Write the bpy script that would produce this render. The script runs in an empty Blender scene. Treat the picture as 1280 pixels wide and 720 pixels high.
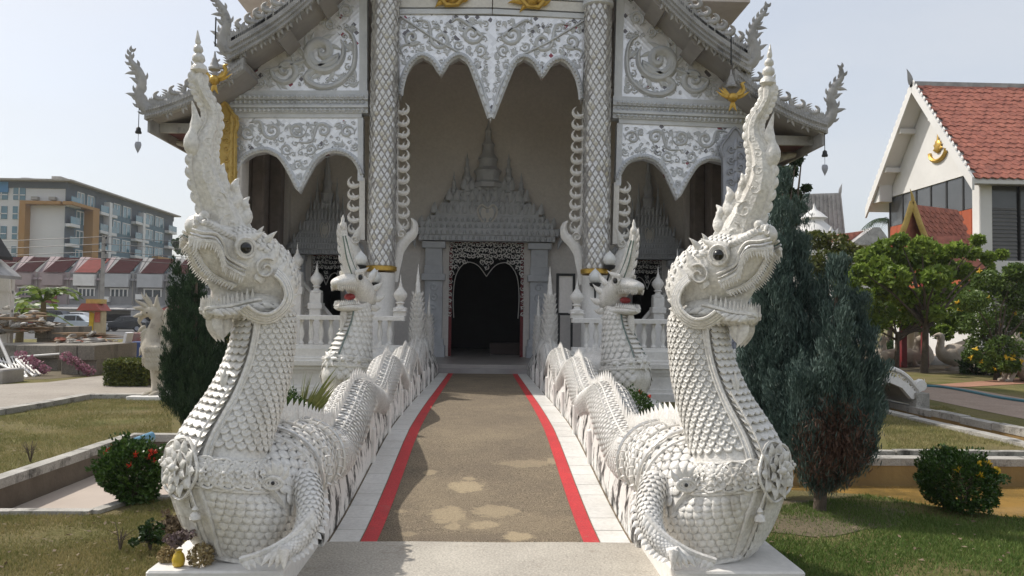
import bpy, math, random
import numpy as np
from mathutils import Vector, Matrix, Quaternion

random.seed(7)
RNG = np.random.default_rng(11)
PI = math.pi
SC = bpy.context.scene
COL = SC.collection

# ------------------------------------------------------------------ camera
CAM_H = 1.6
YAW, PITCH, ROLL = math.radians(2.0), math.radians(2.18), math.radians(0.7)
FPX = 1000.0
CF = Vector((math.sin(YAW) * math.cos(PITCH), math.cos(YAW) * math.cos(PITCH), math.sin(PITCH)))
_R = Vector((math.cos(YAW), -math.sin(YAW), 0))
_U = _R.cross(CF)
CR = _R * math.cos(ROLL) + _U * math.sin(ROLL)
CU = _U * math.cos(ROLL) - _R * math.sin(ROLL)
cam_data = bpy.data.cameras.new('camera')
cam = bpy.data.objects.new('camera', cam_data)
COL.objects.link(cam)
cam_data.sensor_width = 36.0
cam_data.lens = 36.0 * FPX / 1280.0
cam_data.clip_start = 0.05
cam_data.clip_end = 6000
cam.matrix_world = Matrix(((CR.x, CU.x, -CF.x, 0), (CR.y, CU.y, -CF.y, 0), (CR.z, CU.z, -CF.z, CAM_H), (0, 0, 0, 1)))
SC.camera = cam
SC.render.resolution_x, SC.render.resolution_y = 1024, 576

# ------------------------------------------------------------------ sky, sun, exposure
SUN_TO = Vector((-0.66, 0.33, 0.86)).normalized()      # from the ground towards the sun
SUN_EL = math.asin(SUN_TO.z)
SUN_AZ = math.atan2(SUN_TO.x, SUN_TO.y)                # clockwise from +Y
world = bpy.data.worlds.new('World')
SC.world = world
world.use_nodes = True
wn, wl = world.node_tree.nodes, world.node_tree.links
wn.clear()
w_out = wn.new('ShaderNodeOutputWorld')
w_bg = wn.new('ShaderNodeBackground')
w_sky = wn.new('ShaderNodeTexSky')
w_sky.sky_type = 'NISHITA'
w_sky.sun_disc = False
w_sky.sun_elevation = SUN_EL
w_sky.sun_rotation = SUN_AZ
w_sky.air_density = 1.0
w_sky.dust_density = 3.0
w_sky.ozone_density = 1.0
w_sky.altitude = 0
# thin milky high cloud over the whole dome
w_tc = wn.new('ShaderNodeTexCoord')
w_map = wn.new('ShaderNodeMapping')
w_map.inputs['Scale'].default_value = (1.0, 1.0, 3.2)
w_noise = wn.new('ShaderNodeTexNoise')
w_noise.inputs['Scale'].default_value = 1.7
w_noise.inputs['Detail'].default_value = 5
w_noise.inputs['Roughness'].default_value = 0.55
w_ramp = wn.new('ShaderNodeMapRange')
w_ramp.inputs['From Min'].default_value = 0.35
w_ramp.inputs['From Max'].default_value = 0.72
w_ramp.inputs['To Min'].default_value = 0.5
w_ramp.inputs['To Max'].default_value = 0.75
w_mix = wn.new('ShaderNodeMix')
w_mix.data_type = 'RGBA'
w_mix.inputs[7].default_value = (4.65, 4.76, 4.9, 1)
wl.new(w_tc.outputs['Generated'], w_map.inputs['Vector'])
wl.new(w_map.outputs['Vector'], w_noise.inputs['Vector'])
wl.new(w_noise.outputs['Fac'], w_ramp.inputs['Value'])
wl.new(w_ramp.outputs['Result'], w_mix.inputs[0])
wl.new(w_sky.outputs['Color'], w_mix.inputs[6])
wl.new(w_mix.outputs[2], w_bg.inputs['Color'])
w_bg.inputs['Strength'].default_value = 0.10
wl.new(w_bg.outputs['Background'], w_out.inputs['Surface'])

sun_data = bpy.data.lights.new('sun', 'SUN')
sun_data.energy = 2.3
sun_data.angle = math.radians(0.9)
sun_data.color = (1.0, 0.95, 0.87)
sun = bpy.data.objects.new('sun', sun_data)
COL.objects.link(sun)
sun.location = SUN_TO * 60
sun.rotation_euler = (-SUN_TO).to_track_quat('-Z', 'Y').to_euler()

SC.view_settings.view_transform = 'Standard'
SC.view_settings.look = 'None'
SC.view_settings.exposure = 0.80
SC.view_settings.gamma = 1.0
SC.view_settings.use_curve_mapping = False

# ------------------------------------------------------------------ pixel helpers (1280 x 720 photo)
def ray(px, py):
    return CF + CR * ((px - 640.0) / FPX) + CU * ((360.0 - py) / FPX)
ORI = Vector((0, 0, CAM_H))
def at(px, py, Y):
    d = ray(px, py)
    return ORI + d * (Y / d.y)
def atx(px, py, X):
    d = ray(px, py)
    return ORI + d * (X / d.x)
def gr(px, py, z=0.0):
    d = ray(px, py)
    return ORI + d * ((z - CAM_H) / d.z)
def on_plane(px, py, p0, n):
    d = ray(px, py)
    return ORI + d * ((p0 - ORI).dot(n) / d.dot(n))
def V(*a):
    return Vector(a)
def lerp(a, b, t):
    return a + (b - a) * t

# ------------------------------------------------------------------ mesh builder
ORG = {}
class MB:
    def __init__(self):
        self.v = []
        self.f = []
    def add(self, vs, fs):
        o = len(self.v)
        self.v.extend([tuple(p) for p in vs])
        self.f.extend([tuple(i + o for i in q) for q in fs])
        return self
    def box(self, x0, x1, y0, y1, z0, z1):
        x0, x1 = min(x0, x1), max(x0, x1)
        y0, y1 = min(y0, y1), max(y0, y1)
        z0, z1 = min(z0, z1), max(z0, z1)
        return self.add([(x0, y0, z0), (x1, y0, z0), (x1, y1, z0), (x0, y1, z0), (x0, y0, z1), (x1, y0, z1), (x1, y1, z1), (x0, y1, z1)],
                        [(0, 3, 2, 1), (4, 5, 6, 7), (0, 1, 5, 4), (1, 2, 6, 5), (2, 3, 7, 6), (3, 0, 4, 7)])
    def obox(self, c, a, b, n):
        c, a, b, n = Vector(c), Vector(a), Vector(b), Vector(n)
        vs = [c + a * i + b * j + n * k for k in (-1, 1) for (i, j) in ((-1, -1), (1, -1), (1, 1), (-1, 1))]
        return self.add(vs, [(0, 3, 2, 1), (4, 5, 6, 7), (0, 1, 5, 4), (1, 2, 6, 5), (2, 3, 7, 6), (3, 0, 4, 7)])
    def chbox(self, x0, x1, y0, y1, z0, z1, c):
        # box with chamfered top and vertical edges
        x0, x1 = min(x0, x1), max(x0, x1)
        y0, y1 = min(y0, y1), max(y0, y1)
        def ring(i, z):
            return [V(x0 + i + c, y0 + i, z), V(x1 - i - c, y0 + i, z), V(x1 - i, y0 + i + c, z), V(x1 - i, y1 - i - c, z),
                    V(x1 - i - c, y1 - i, z), V(x0 + i + c, y1 - i, z), V(x0 + i, y1 - i - c, z), V(x0 + i, y0 + i + c, z)]
        return self.loft([ring(0, z0), ring(0, z1 - c), ring(c * .7, z1)])
    def prism(self, pts, off):
        pts = [Vector(p) for p in pts]
        off = Vector(off)
        n = len(pts)
        fs = [tuple(range(n)), tuple(range(2 * n - 1, n - 1, -1))]
        fs += [(i, i + n, (i + 1) % n + n, (i + 1) % n) for i in range(n)]
        return self.add(pts + [p + off for p in pts], fs)
    def loft(self, rings, cap0=True, cap1=True, closed=True):
        n = len(rings[0])
        vs = [p for r in rings for p in r]
        fs = []
        for i in range(len(rings) - 1):
            for j in range(n if closed else n - 1):
                k = (j + 1) % n
                fs.append((i * n + j, i * n + k, (i + 1) * n + k, (i + 1) * n + j))
        if cap0:
            fs.append(tuple(range(n - 1, -1, -1)))
        if cap1:
            fs.append(tuple((len(rings) - 1) * n + j for j in range(n)))
        return self.add(vs, fs)
    def tube(self, path, rad, n=8, up=None, sq=1.0, closed=False):
        path = [Vector(p) for p in path]
        m = len(path)
        if not hasattr(rad, '__len__'):
            rad = [rad] * m
        rings = []
        prev = None
        for i, p in enumerate(path):
            t = (path[min(i + 1, m - 1)] - path[max(i - 1, 0)])
            if closed:
                t = path[(i + 1) % m] - path[(i - 1) % m]
            t = t.normalized() if t.length > 1e-9 else V(0, 0, 1)
            if prev is None:
                u = Vector(up) if up else (V(0, 0, 1) if abs(t.z) < .9 else V(1, 0, 0))
            else:
                u = prev
            u = (u - t * u.dot(t))
            u = u.normalized() if u.length > 1e-6 else t.orthogonal().normalized()
            prev = u
            w = t.cross(u)
            rings.append([p + (u * math.cos(2 * PI * k / n) + w * (math.sin(2 * PI * k / n) * sq)) * rad[i] for k in range(n)])
        if closed:
            rings.append(rings[0])
            return self.loft(rings, False, False)
        return self.loft(rings)
    def lathe(self, c, prof, n=12, rot=0.0, sx=1, sy=1):
        c = Vector(c)
        rings = [[c + V(math.cos(2 * PI * k / n + rot) * r * sx, math.sin(2 * PI * k / n + rot) * r * sy, z) for k in range(n)] for r, z in prof]
        return self.loft(rings)
    def ball(self, c, r, n=10, m=7):
        c = Vector(c)
        rx, ry, rz = r if hasattr(r, '__len__') else (r, r, r)
        rings = []
        for i in range(m):
            a = -PI / 2 + PI * (i + .02) / (m - 1 + .04)
            rings.append([c + V(math.cos(a) * math.cos(2 * PI * k / n) * rx, math.cos(a) * math.sin(2 * PI * k / n) * ry, math.sin(a) * rz) for k in range(n)])
        return self.loft(rings)
    def cone(self, a, b, r, n=6, r1=0.0015):
        return self.tube([a, b], [r, r1], n)
    def merge(self, other):
        return self.add(other.v, other.f)
    def build(self, name, mat, parent=None, smooth=False, org=None):
        me = bpy.data.meshes.new(name)
        if parent is not None:
            o0 = ORG[parent.name]
        elif org is not None:
            o0 = Vector(org)
        else:
            a = np.array(self.v)
            o0 = V(float((a[:, 0].min() + a[:, 0].max()) / 2), float((a[:, 1].min() + a[:, 1].max()) / 2), float(a[:, 2].min()))
        a = np.array(self.v, dtype=float) - np.array(o0)
        me.from_pydata(a.tolist(), [], self.f)
        me.update()
        if mat is not None:
            me.materials.append(mat)
        if smooth:
            me.polygons.foreach_set('use_smooth', [True] * len(me.polygons))
            try:
                me.set_sharp_from_angle(angle=math.radians(smooth if smooth is not True else 50))
            except Exception:
                pass
        ob = bpy.data.objects.new(name, me)
        COL.objects.link(ob)
        if parent is not None:
            ob.parent = parent
        else:
            ob.location = o0
        ORG[ob.name] = o0
        return ob

def quadmesh(name, verts, faces, mat, parent=None, smooth=False, org=(0, 0, 0)):
    """fast mesh from numpy arrays"""
    o0 = ORG[parent.name] if parent is not None else Vector(org)
    me = bpy.data.meshes.new(name)
    verts = np.asarray(verts, dtype=np.float32) - np.array(o0, dtype=np.float32)
    faces = np.asarray(faces, dtype=np.int32)
    nf, k = faces.shape
    me.vertices.add(len(verts))
    me.vertices.foreach_set('co', verts.ravel())
    me.loops.add(nf * k)
    me.loops.foreach_set('vertex_index', faces.ravel())
    me.polygons.add(nf)
    me.polygons.foreach_set('loop_start', np.arange(nf, dtype=np.int32) * k)
    me.update(calc_edges=True)
    me.validate()
    if mat is not None:
        me.materials.append(mat)
    if smooth:
        me.polygons.foreach_set('use_smooth', [True] * nf)
    ob = bpy.data.objects.new(name, me)
    COL.objects.link(ob)
    if parent is not None:
        ob.parent = parent
    else:
        ob.location = o0
    ORG[ob.name] = o0
    return ob

def tag(o, label=None, cat=None, group=None, kind=None):
    if label: o['label'] = label
    if cat: o['category'] = cat
    if group: o['group'] = group
    if kind: o['kind'] = kind
    return o
def thing(name, loc, label, cat, group=None):
    o = bpy.data.objects.new(name, None)
    COL.objects.link(o)
    o.location = loc
    o.empty_display_size = .2
    ORG[o.name] = Vector(loc)
    return tag(o, label, cat, group)
def inst(name, mesh, mtx, parent):
    """a piece that shares mesh data; mtx in world space"""
    o = bpy.data.objects.new(name, mesh)
    COL.objects.link(o)
    o.parent = parent
    o.matrix_local = Matrix.Translation(-ORG[parent.name]) @ mtx
    ORG[o.name] = ORG[parent.name]
    return o
def kids():
    d = {}
    for o in bpy.data.objects:
        if o.parent is not None:
            d.setdefault(o.parent.name, []).append(o)
    return d
def copy_tree(o, parent=None, _k=None):
    _k = _k if _k is not None else kids()
    c = o.copy()
    COL.objects.link(c)
    c.parent = parent
    ORG[c.name] = ORG[o.name]
    for ch in _k.get(o.name, []):
        copy_tree(ch, c, _k)
    return c
def meshdata(mb, name, mat, smooth=False):
    me = bpy.data.meshes.new(name)
    me.from_pydata([tuple(p) for p in mb.v], [], mb.f)
    me.update()
    me.materials.append(mat)
    if smooth:
        me.polygons.foreach_set('use_smooth', [True] * len(me.polygons))
    return me
def frame(o, x, y, z, s=1.0):
    """matrix with columns x,y,z (times s) at o"""
    return Matrix(((x.x * s, y.x * s, z.x * s, o.x), (x.y * s, y.y * s, z.y * s, o.y), (x.z * s, y.z * s, z.z * s, o.z), (0, 0, 0, 1)))

# ------------------------------------------------------------------ materials
def mat(name, col, rough=.6, col2=None, ns=3.0, amount=.5, detail=4, bump=0.0, bs=40.0, metal=0.0, spec=.4, stain=None, ss=1.2, sthr=.6, stretch=(1, 1, 1), coat=0.0, fine=None, swid=.16):
    m = bpy.data.materials.new(name)
    m.use_nodes = True
    nt = m.node_tree
    N, L = nt.nodes, nt.links
    b = N['Principled BSDF']
    b.inputs['Roughness'].default_value = rough
    b.inputs['Metallic'].default_value = metal
    b.inputs['Specular IOR Level'].default_value = spec
    if coat: b.inputs['Coat Weight'].default_value = coat
    geo = N.new('ShaderNodeNewGeometry')
    mp = N.new('ShaderNodeMapping')
    mp.inputs['Scale'].default_value = stretch
    L.new(geo.outputs['Position'], mp.inputs['Vector'])
    vec = mp.outputs['Vector']
    c2 = col2 if col2 else tuple(c * .72 for c in col)
    nz = N.new('ShaderNodeTexNoise')
    nz.inputs['Scale'].default_value = ns
    nz.inputs['Detail'].default_value = detail
    nz.inputs['Roughness'].default_value = .62
    L.new(vec, nz.inputs['Vector'])
    mr = N.new('ShaderNodeMapRange')
    mr.inputs['From Min'].default_value = .5 - .35 * (1 - amount) - .02
    mr.inputs['From Max'].default_value = .72
    L.new(nz.outputs['Fac'], mr.inputs['Value'])
    mx = N.new('ShaderNodeMix'); mx.data_type = 'RGBA'
    mx.inputs[6].default_value = (*col, 1); mx.inputs[7].default_value = (*c2, 1)
    L.new(mr.outputs['Result'], mx.inputs[0])
    out = mx.outputs[2]
    if fine:
        fz = N.new('ShaderNodeTexNoise'); fz.inputs['Scale'].default_value = fine[0]; fz.inputs['Detail'].default_value = 2
        L.new(geo.outputs['Position'], fz.inputs['Vector'])
        f2 = N.new('ShaderNodeMapRange'); f2.inputs['From Min'].default_value = .3; f2.inputs['From Max'].default_value = .7
        f2.inputs['To Min'].default_value = 1 - fine[1]; f2.inputs['To Max'].default_value = 1 + fine[1]
        L.new(fz.outputs['Fac'], f2.inputs['Value'])
        fm = N.new('ShaderNodeMix'); fm.data_type = 'RGBA'; fm.blend_type = 'MULTIPLY'; fm.inputs[0].default_value = 1.0
        L.new(out, fm.inputs[6]); L.new(f2.outputs['Result'], fm.inputs[7])
        out = fm.outputs[2]
    if stain:
        sz = N.new('ShaderNodeTexNoise'); sz.inputs['Scale'].default_value = ss; sz.inputs['Detail'].default_value = 6; sz.inputs['Roughness'].default_value = .7
        L.new(vec, sz.inputs['Vector'])
        sr = N.new('ShaderNodeMapRange'); sr.inputs['From Min'].default_value = sthr; sr.inputs['From Max'].default_value = sthr + swid
        L.new(sz.outputs['Fac'], sr.inputs['Value'])
        sx = N.new('ShaderNodeMix'); sx.data_type = 'RGBA'
        L.new(sr.outputs['Result'], sx.inputs[0]); L.new(out, sx.inputs[6]); sx.inputs[7].default_value = (*stain, 1)
        out = sx.outputs[2]
    L.new(out, b.inputs['Base Color'])
    if bump:
        bz = N.new('ShaderNodeTexNoise'); bz.inputs['Scale'].default_value = bs; bz.inputs['Detail'].default_value = 4
        L.new(geo.outputs['Position'], bz.inputs['Vector'])
        bp = N.new('ShaderNodeBump'); bp.inputs['Strength'].default_value = bump; bp.inputs['Distance'].default_value = .02
        L.new(bz.outputs['Fac'], bp.inputs['Height']); L.new(bp.outputs['Normal'], b.inputs['Normal'])
    m['bsdf'] = 1
    return m

def leaf_mat(name, c1, c2, rough=.5, trans=.25, ns=6.0):
    m = bpy.data.materials.new(name)
    m.use_nodes = True
    N, L = m.node_tree.nodes, m.node_tree.links
    b = N['Principled BSDF']
    geo = N.new('ShaderNodeNewGeometry')
    nz = N.new('ShaderNodeTexNoise'); nz.inputs['Scale'].default_value = ns; nz.inputs['Detail'].default_value = 3
    L.new(geo.outputs['Position'], nz.inputs['Vector'])
    ad = N.new('ShaderNodeMath'); ad.operation = 'ADD'
    ml = N.new('ShaderNodeMath'); ml.operation = 'MULTIPLY_ADD'; ml.inputs[1].default_value = .5; ml.inputs[2].default_value = -.25
    L.new(geo.outputs['Random Per Island'], ml.inputs[0]); L.new(ml.outputs[0], ad.inputs[0]); L.new(nz.outputs['Fac'], ad.inputs[1])
    mr = N.new('ShaderNodeMapRange'); mr.inputs['From Min'].default_value = .3; mr.inputs['From Max'].default_value = .75
    L.new(ad.outputs[0], mr.inputs['Value'])
    mx = N.new('ShaderNodeMix'); mx.data_type = 'RGBA'; mx.inputs[6].default_value = (*c1, 1); mx.inputs[7].default_value = (*c2, 1)
    L.new(mr.outputs['Result'], mx.inputs[0])
    L.new(mx.outputs[2], b.inputs['Base Color'])
    b.inputs['Roughness'].default_value = rough
    b.inputs['Specular IOR Level'].default_value = .3
    tr = N.new('ShaderNodeBsdfTranslucent'); L.new(mx.outputs[2], tr.inputs['Color'])
    ms = N.new('ShaderNodeMixShader'); ms.inputs[0].default_value = trans
    L.new(b.outputs[0], ms.inputs[1]); L.new(tr.outputs[0], ms.inputs[2])
    L.new(ms.outputs[0], N['Material Output'].inputs['Surface'])
    return m

M = {}
M['naga'] = mat('naga_paint', (.75, .728, .685), .30, (.61, .585, .535), 5, .5, bump=.3, bs=60, stain=(.40, .37, .32), ss=5.0, sthr=.57, fine=(45, .14), stretch=(1, 1, .38))
M['naga_side'] = mat('naga_body_paint', (.77, .75, .715), .30, (.64, .615, .57), 4, .5, bump=.25, bs=70, stain=(.40, .37, .32), ss=5.5, sthr=.58, fine=(50, .14), stretch=(1, 1, .4))
M['plaster'] = mat('white_plaster', (.78, .76, .725), .6, (.66, .635, .595), 1.5, .5, bump=.15, bs=60, fine=(20, .06))
M['porch'] = mat('porch_plaster', (.80, .755, .71), .7, (.71, .665, .62), .6, .6, bump=.1, bs=40, fine=(15, .05))
M['wallstain'] = mat('mouldy_white_wall', (.77, .76, .73), .6, (.66, .64, .60), 2, .5, stain=(.03, .03, .028), ss=5.5, sthr=.495, swid=.08, stretch=(1, 1, .55), bump=.2, bs=50)
M['ornament'] = mat('carved_grey_white', (.69, .71, .745), .5, (.56, .58, .615), 3, .5, bump=.2, bs=50, stain=(.22, .22, .23), ss=3.0, sthr=.64)
M['relief'] = mat('relief_silver_grey', (.62, .635, .66), .42, (.49, .505, .53), 3, .5, bump=.2, bs=50, stain=(.32, .32, .325), ss=3.0, sthr=.64)
M['roofgrey'] = mat('weathered_grey', (.44, .43, .42), .65, (.24, .235, .23), 2.2, .6, bump=.3, bs=40, stain=(.09, .09, .1), ss=2.4, sthr=.58)
M['soffit'] = mat('grey_soffit', (.38, .36, .35), .7, (.27, .25, .245), 1.2, .5, bump=.1)
M['redsoffit'] = mat('maroon_soffit', (.16, .06, .065), .7, (.11, .045, .05), 2, .5)
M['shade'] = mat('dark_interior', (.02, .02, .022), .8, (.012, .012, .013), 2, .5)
M['gold'] = mat('gold_paint', (.62, .40, .09), .38, (.42, .26, .05), 8, .5, metal=.55, bump=.2, bs=40)
M['goldslab'] = mat('ochre_gold_carving', (.60, .42, .13), .5, (.42, .28, .07), 5, .5, metal=.15, bump=.3, bs=40)
M['silver'] = mat('grey_silver_carving', (.40, .41, .45), .45, (.28, .29, .33), 4, .5, metal=.35, bump=.3, bs=40)
M['mirror'] = mat('mirror_mosaic', (.76, .745, .72), .24, (.5, .49, .47), 18, .5, metal=.4, bump=.35, bs=25)
M['greenglass'] = mat('green_glass_mosaic', (.10, .17, .14), .2, (.25, .29, .27), 8, .5, metal=.3)
M['black'] = mat('black_gloss', (.012, .012, .012), .18, (.01, .01, .01), 3, .5, spec=.6)
M['redmouth'] = mat('red_mouth', (.28, .03, .03), .5, (.2, .02, .02), 5, .5)
M['redframe'] = mat('dark_red_wood', (.22, .025, .03), .5, (.14, .02, .02), 4, .5)
M['iron'] = mat('black_iron', (.02, .02, .02), .5, (.03, .03, .03), 5, .5)
M['globe'] = mat('white_glass_globe', (.8, .8, .78), .25, (.7, .7, .68), 5, .5)
M['grass'] = None
# ------------------------------------------------------------------ ornament helpers
def smooth_path(pts, n):
    """Catmull-Rom through points (tuples of any length) -> n samples"""
    P = np.array([tuple(p) for p in pts], dtype=float)
    m = len(P)
    out = []
    for k in range(n):
        u = k / (n - 1) * (m - 1)
        i = min(int(u), m - 2)
        t = u - i
        p0, p1, p2, p3 = P[max(i - 1, 0)], P[i], P[i + 1], P[min(i + 2, m - 1)]
        out.append(.5 * ((2 * p1) + (-p0 + p2) * t + (2 * p0 - 5 * p1 + 4 * p2 - p3) * t * t + (-p0 + 3 * p1 - 3 * p2 + p3) * t ** 3))
    return np.array(out)
def blade(mb, path, half, nrm, thick):
    """ribbon with a raised ridge: path of 3-D points, half widths, plane normal, ridge heights"""
    nrm = Vector(nrm)
    m = len(path)
    path = [Vector(p) for p in path]
    if not hasattr(half, '__len__'): half = [half] * m
    if not hasattr(thick, '__len__'): thick = [thick] * m
    rings = []
    for i, p in enumerate(path):
        t = (path[min(i + 1, m - 1)] - path[max(i - 1, 0)])
        s = t.cross(nrm)
        s = s.normalized() if s.length > 1e-9 else V(1, 0, 0)
        rings.append([p + s * half[i], p + s * half[i] * .35 + nrm * thick[i], p - s * half[i] * .35 + nrm * thick[i], p - s * half[i],
                      p - s * half[i] * .35 - nrm * thick[i], p + s * half[i] * .35 - nrm * thick[i]])
    mb.loft(rings)
    return mb
def flame(mb, o, a, b, L, w, curl=.3, thick=.25, n=6, nrm=None):
    """flame-shaped leaf growing from o along b and curling towards a"""
    o, a, b = Vector(o), Vector(a), Vector(b)
    nn = Vector(nrm) if nrm is not None else a.cross(b).normalized()
    path, hw, th = [], [], []
    for i in range(n):
        t = i / (n - 1)
        path.append(o + b * (L * (t - .12 * curl * t * t)) + a * (L * curl * (t * t - .55 * t ** 4 * (1 if curl > .5 else 0))))
        h = w * .5 * ((1 - t) ** .75) * (.62 + 1.5 * t * (1 - t) * 1.6) + .0008
        hw.append(h)
        th.append(max(h * thick, .0006))
    blade(mb, path, hw, nn, th)
    return mb
def spiral_pts(c, r, a0, turns, sgn, n=22, rin=.10):
    """2-D spiral from the outside (angle a0) inwards"""
    out = []
    for i in range(n):
        t = i / (n - 1)
        rr = r * (1 - t) ** 1.0 * (1 - rin) + r * rin
        a = a0 + sgn * turns * 2 * PI * t
        out.append((c[0] + rr * math.cos(a), c[1] + rr * math.sin(a)))
    return out
def scroll(mb, to3, nrm, c, r, a0, turns=1.35, sgn=1, w=.2, h=.10, tail=None, leaves=7, n=24):
    """carved scroll: spiral stem with flame leaves, drawn in a 2-D plane; to3 maps (u,v)->3-D"""
    pts = spiral_pts(c, r * .86, a0, turns, sgn, n)
    if tail:
        pts = [tuple(q) for q in smooth_path(list(tail) + [pts[0]], 5 * len(tail) + 4)[:-1]] + pts
    m = len(pts)
    hw = [r * w * (.35 + .65 * math.sin(PI * min(1, (i + 1) / m * .9))) * (.55 if i < 2 else 1) for i in range(m)]
    p3 = [to3(*p) for p in pts]
    blade(mb, p3, hw, nrm, [x * .0 + r * h for x in hw])
    mb.ball(to3(*pts[-1]), r * .13, 6, 4)
    nrm = Vector(nrm)
    for k in range(leaves):
        i = int(1 + (m - 1) * .72 * (k + .3) / leaves)
        t = (p3[min(i + 1, m - 1)] - p3[max(i - 1, 0)]).normalized()
        s = t.cross(nrm).normalized()
        cc = to3(*c)
        if (p3[i] - cc).dot(s) < 0: s = -s
        inw = (k % 3 == 1)
        if inw: s = -s
        flame(mb, p3[i] + s * hw[i] * .5, t, (s * .8 + t * .6).normalized(), r * (.42 if not inw else .26), r * .2, .5, .35, 5, nrm)
    return mb

class Loft:
    """smooth surface through elliptical rings: centre c, half axes A (front-back) and B (sideways)"""
    def __init__(self, rings):
        self.k = np.array([list(c) + list(a) + list(b) for c, a, b in rings], dtype=float)
        self.m = len(rings)
        self.shift = 0.0
    def ring(self, t):
        u = max(0, min(1, t)) * (self.m - 1)
        i = min(int(u), self.m - 2)
        f = u - i
        P = self.k
        p0, p1, p2, p3 = P[max(i - 1, 0)], P[i], P[i + 1], P[min(i + 2, self.m - 1)]
        q = .5 * ((2 * p1) + (-p0 + p2) * f + (2 * p0 - 5 * p1 + 4 * p2 - p3) * f * f + (-p0 + 3 * p1 - 3 * p2 + p3) * f ** 3)
        return Vector(q[0:3]), Vector(q[3:6]), Vector(q[6:9])
    def p(self, t, th):
        c, a, b = self.ring(t)
        th += self.shift
        return c + a * math.cos(th) + b * math.sin(th)
    def frame(self, t, th):
        e = .004
        p = self.p(t, th)
        dt = (self.p(t + e, th) - self.p(t - e, th)).normalized()
        dh = (self.p(t, th + .02) - self.p(t, th - .02)).normalized()
        n = dh.cross(dt)
        c, a, b = self.ring(t)
        if n.dot(p - c) < 0: n = -n
        return p, dt, dh, n.normalized()
    def mesh(self, mb, nt=40, nh=28, bulge=None):
        rings = []
        for i in range(nt):
            t = i / (nt - 1)
            rings.append([self.p(t, 2 * PI * j / nh) for j in range(nh)])
        mb.loft(rings)
        return mb
    def line(self, t0, t1, th0, th1, n, off=0.0):
        out = []
        for i in range(n):
            f = i / (n - 1)
            p, dt, dh, nn = self.frame(lerp(t0, t1, f), lerp(th0, th1, f))
            out.append(p + nn * off)
        return out

def scale_mesh(w, l, h, rings=True):
    """a fish scale in its own frame: x sideways, y towards the free tip, z outwards"""
    mb = MB()
    n = 9
    out = []
    for i in range(n):
        a = PI * i / (n - 1)
        out.append((math.cos(a) * w / 2, -l * .25 + math.sin(a) * l * .75))
    levels = [(1.0, .0, 0), (.97, .55, 0), (.74, .62, 1), (.66, .38, 1), (.34, .5, 1), (.26, .95, 1)] if rings else [(1.0, 0, 0), (.9, .6, 0), (.4, .85, 1)]
    rr = []
    for s, z, _ in levels:
        rr.append([V(x * s, (y + l * .1) * s - l * .1, h * z * (.55 + .6 * max(0, y) / l) if s > .9 else h * z * (.75 + .3 * max(0, y) / l)) for x, y in out])
    mb.loft(rr, cap0=False, cap1=True)
    return mb
# ------------------------------------------------------------------ the great naga balustrades
WZ = [(0, 0), (5.7, 0), (6.2, .012), (6.8, .055), (7.4, .105), (7.95, .158), (8.8, .235), (9.6, .285), (10.6, .3), (30, .3)]
def walk_z(y):
    for (a, za), (b, zb) in zip(WZ, WZ[1:]):
        if y <= b:
            return lerp(za, zb, (y - a) / (b - a))
    return .3
def walk_half(y):
    return 1.075 if y < 12 else lerp(1.075, 1.03, min(1, (y - 12) / 6))

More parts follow.
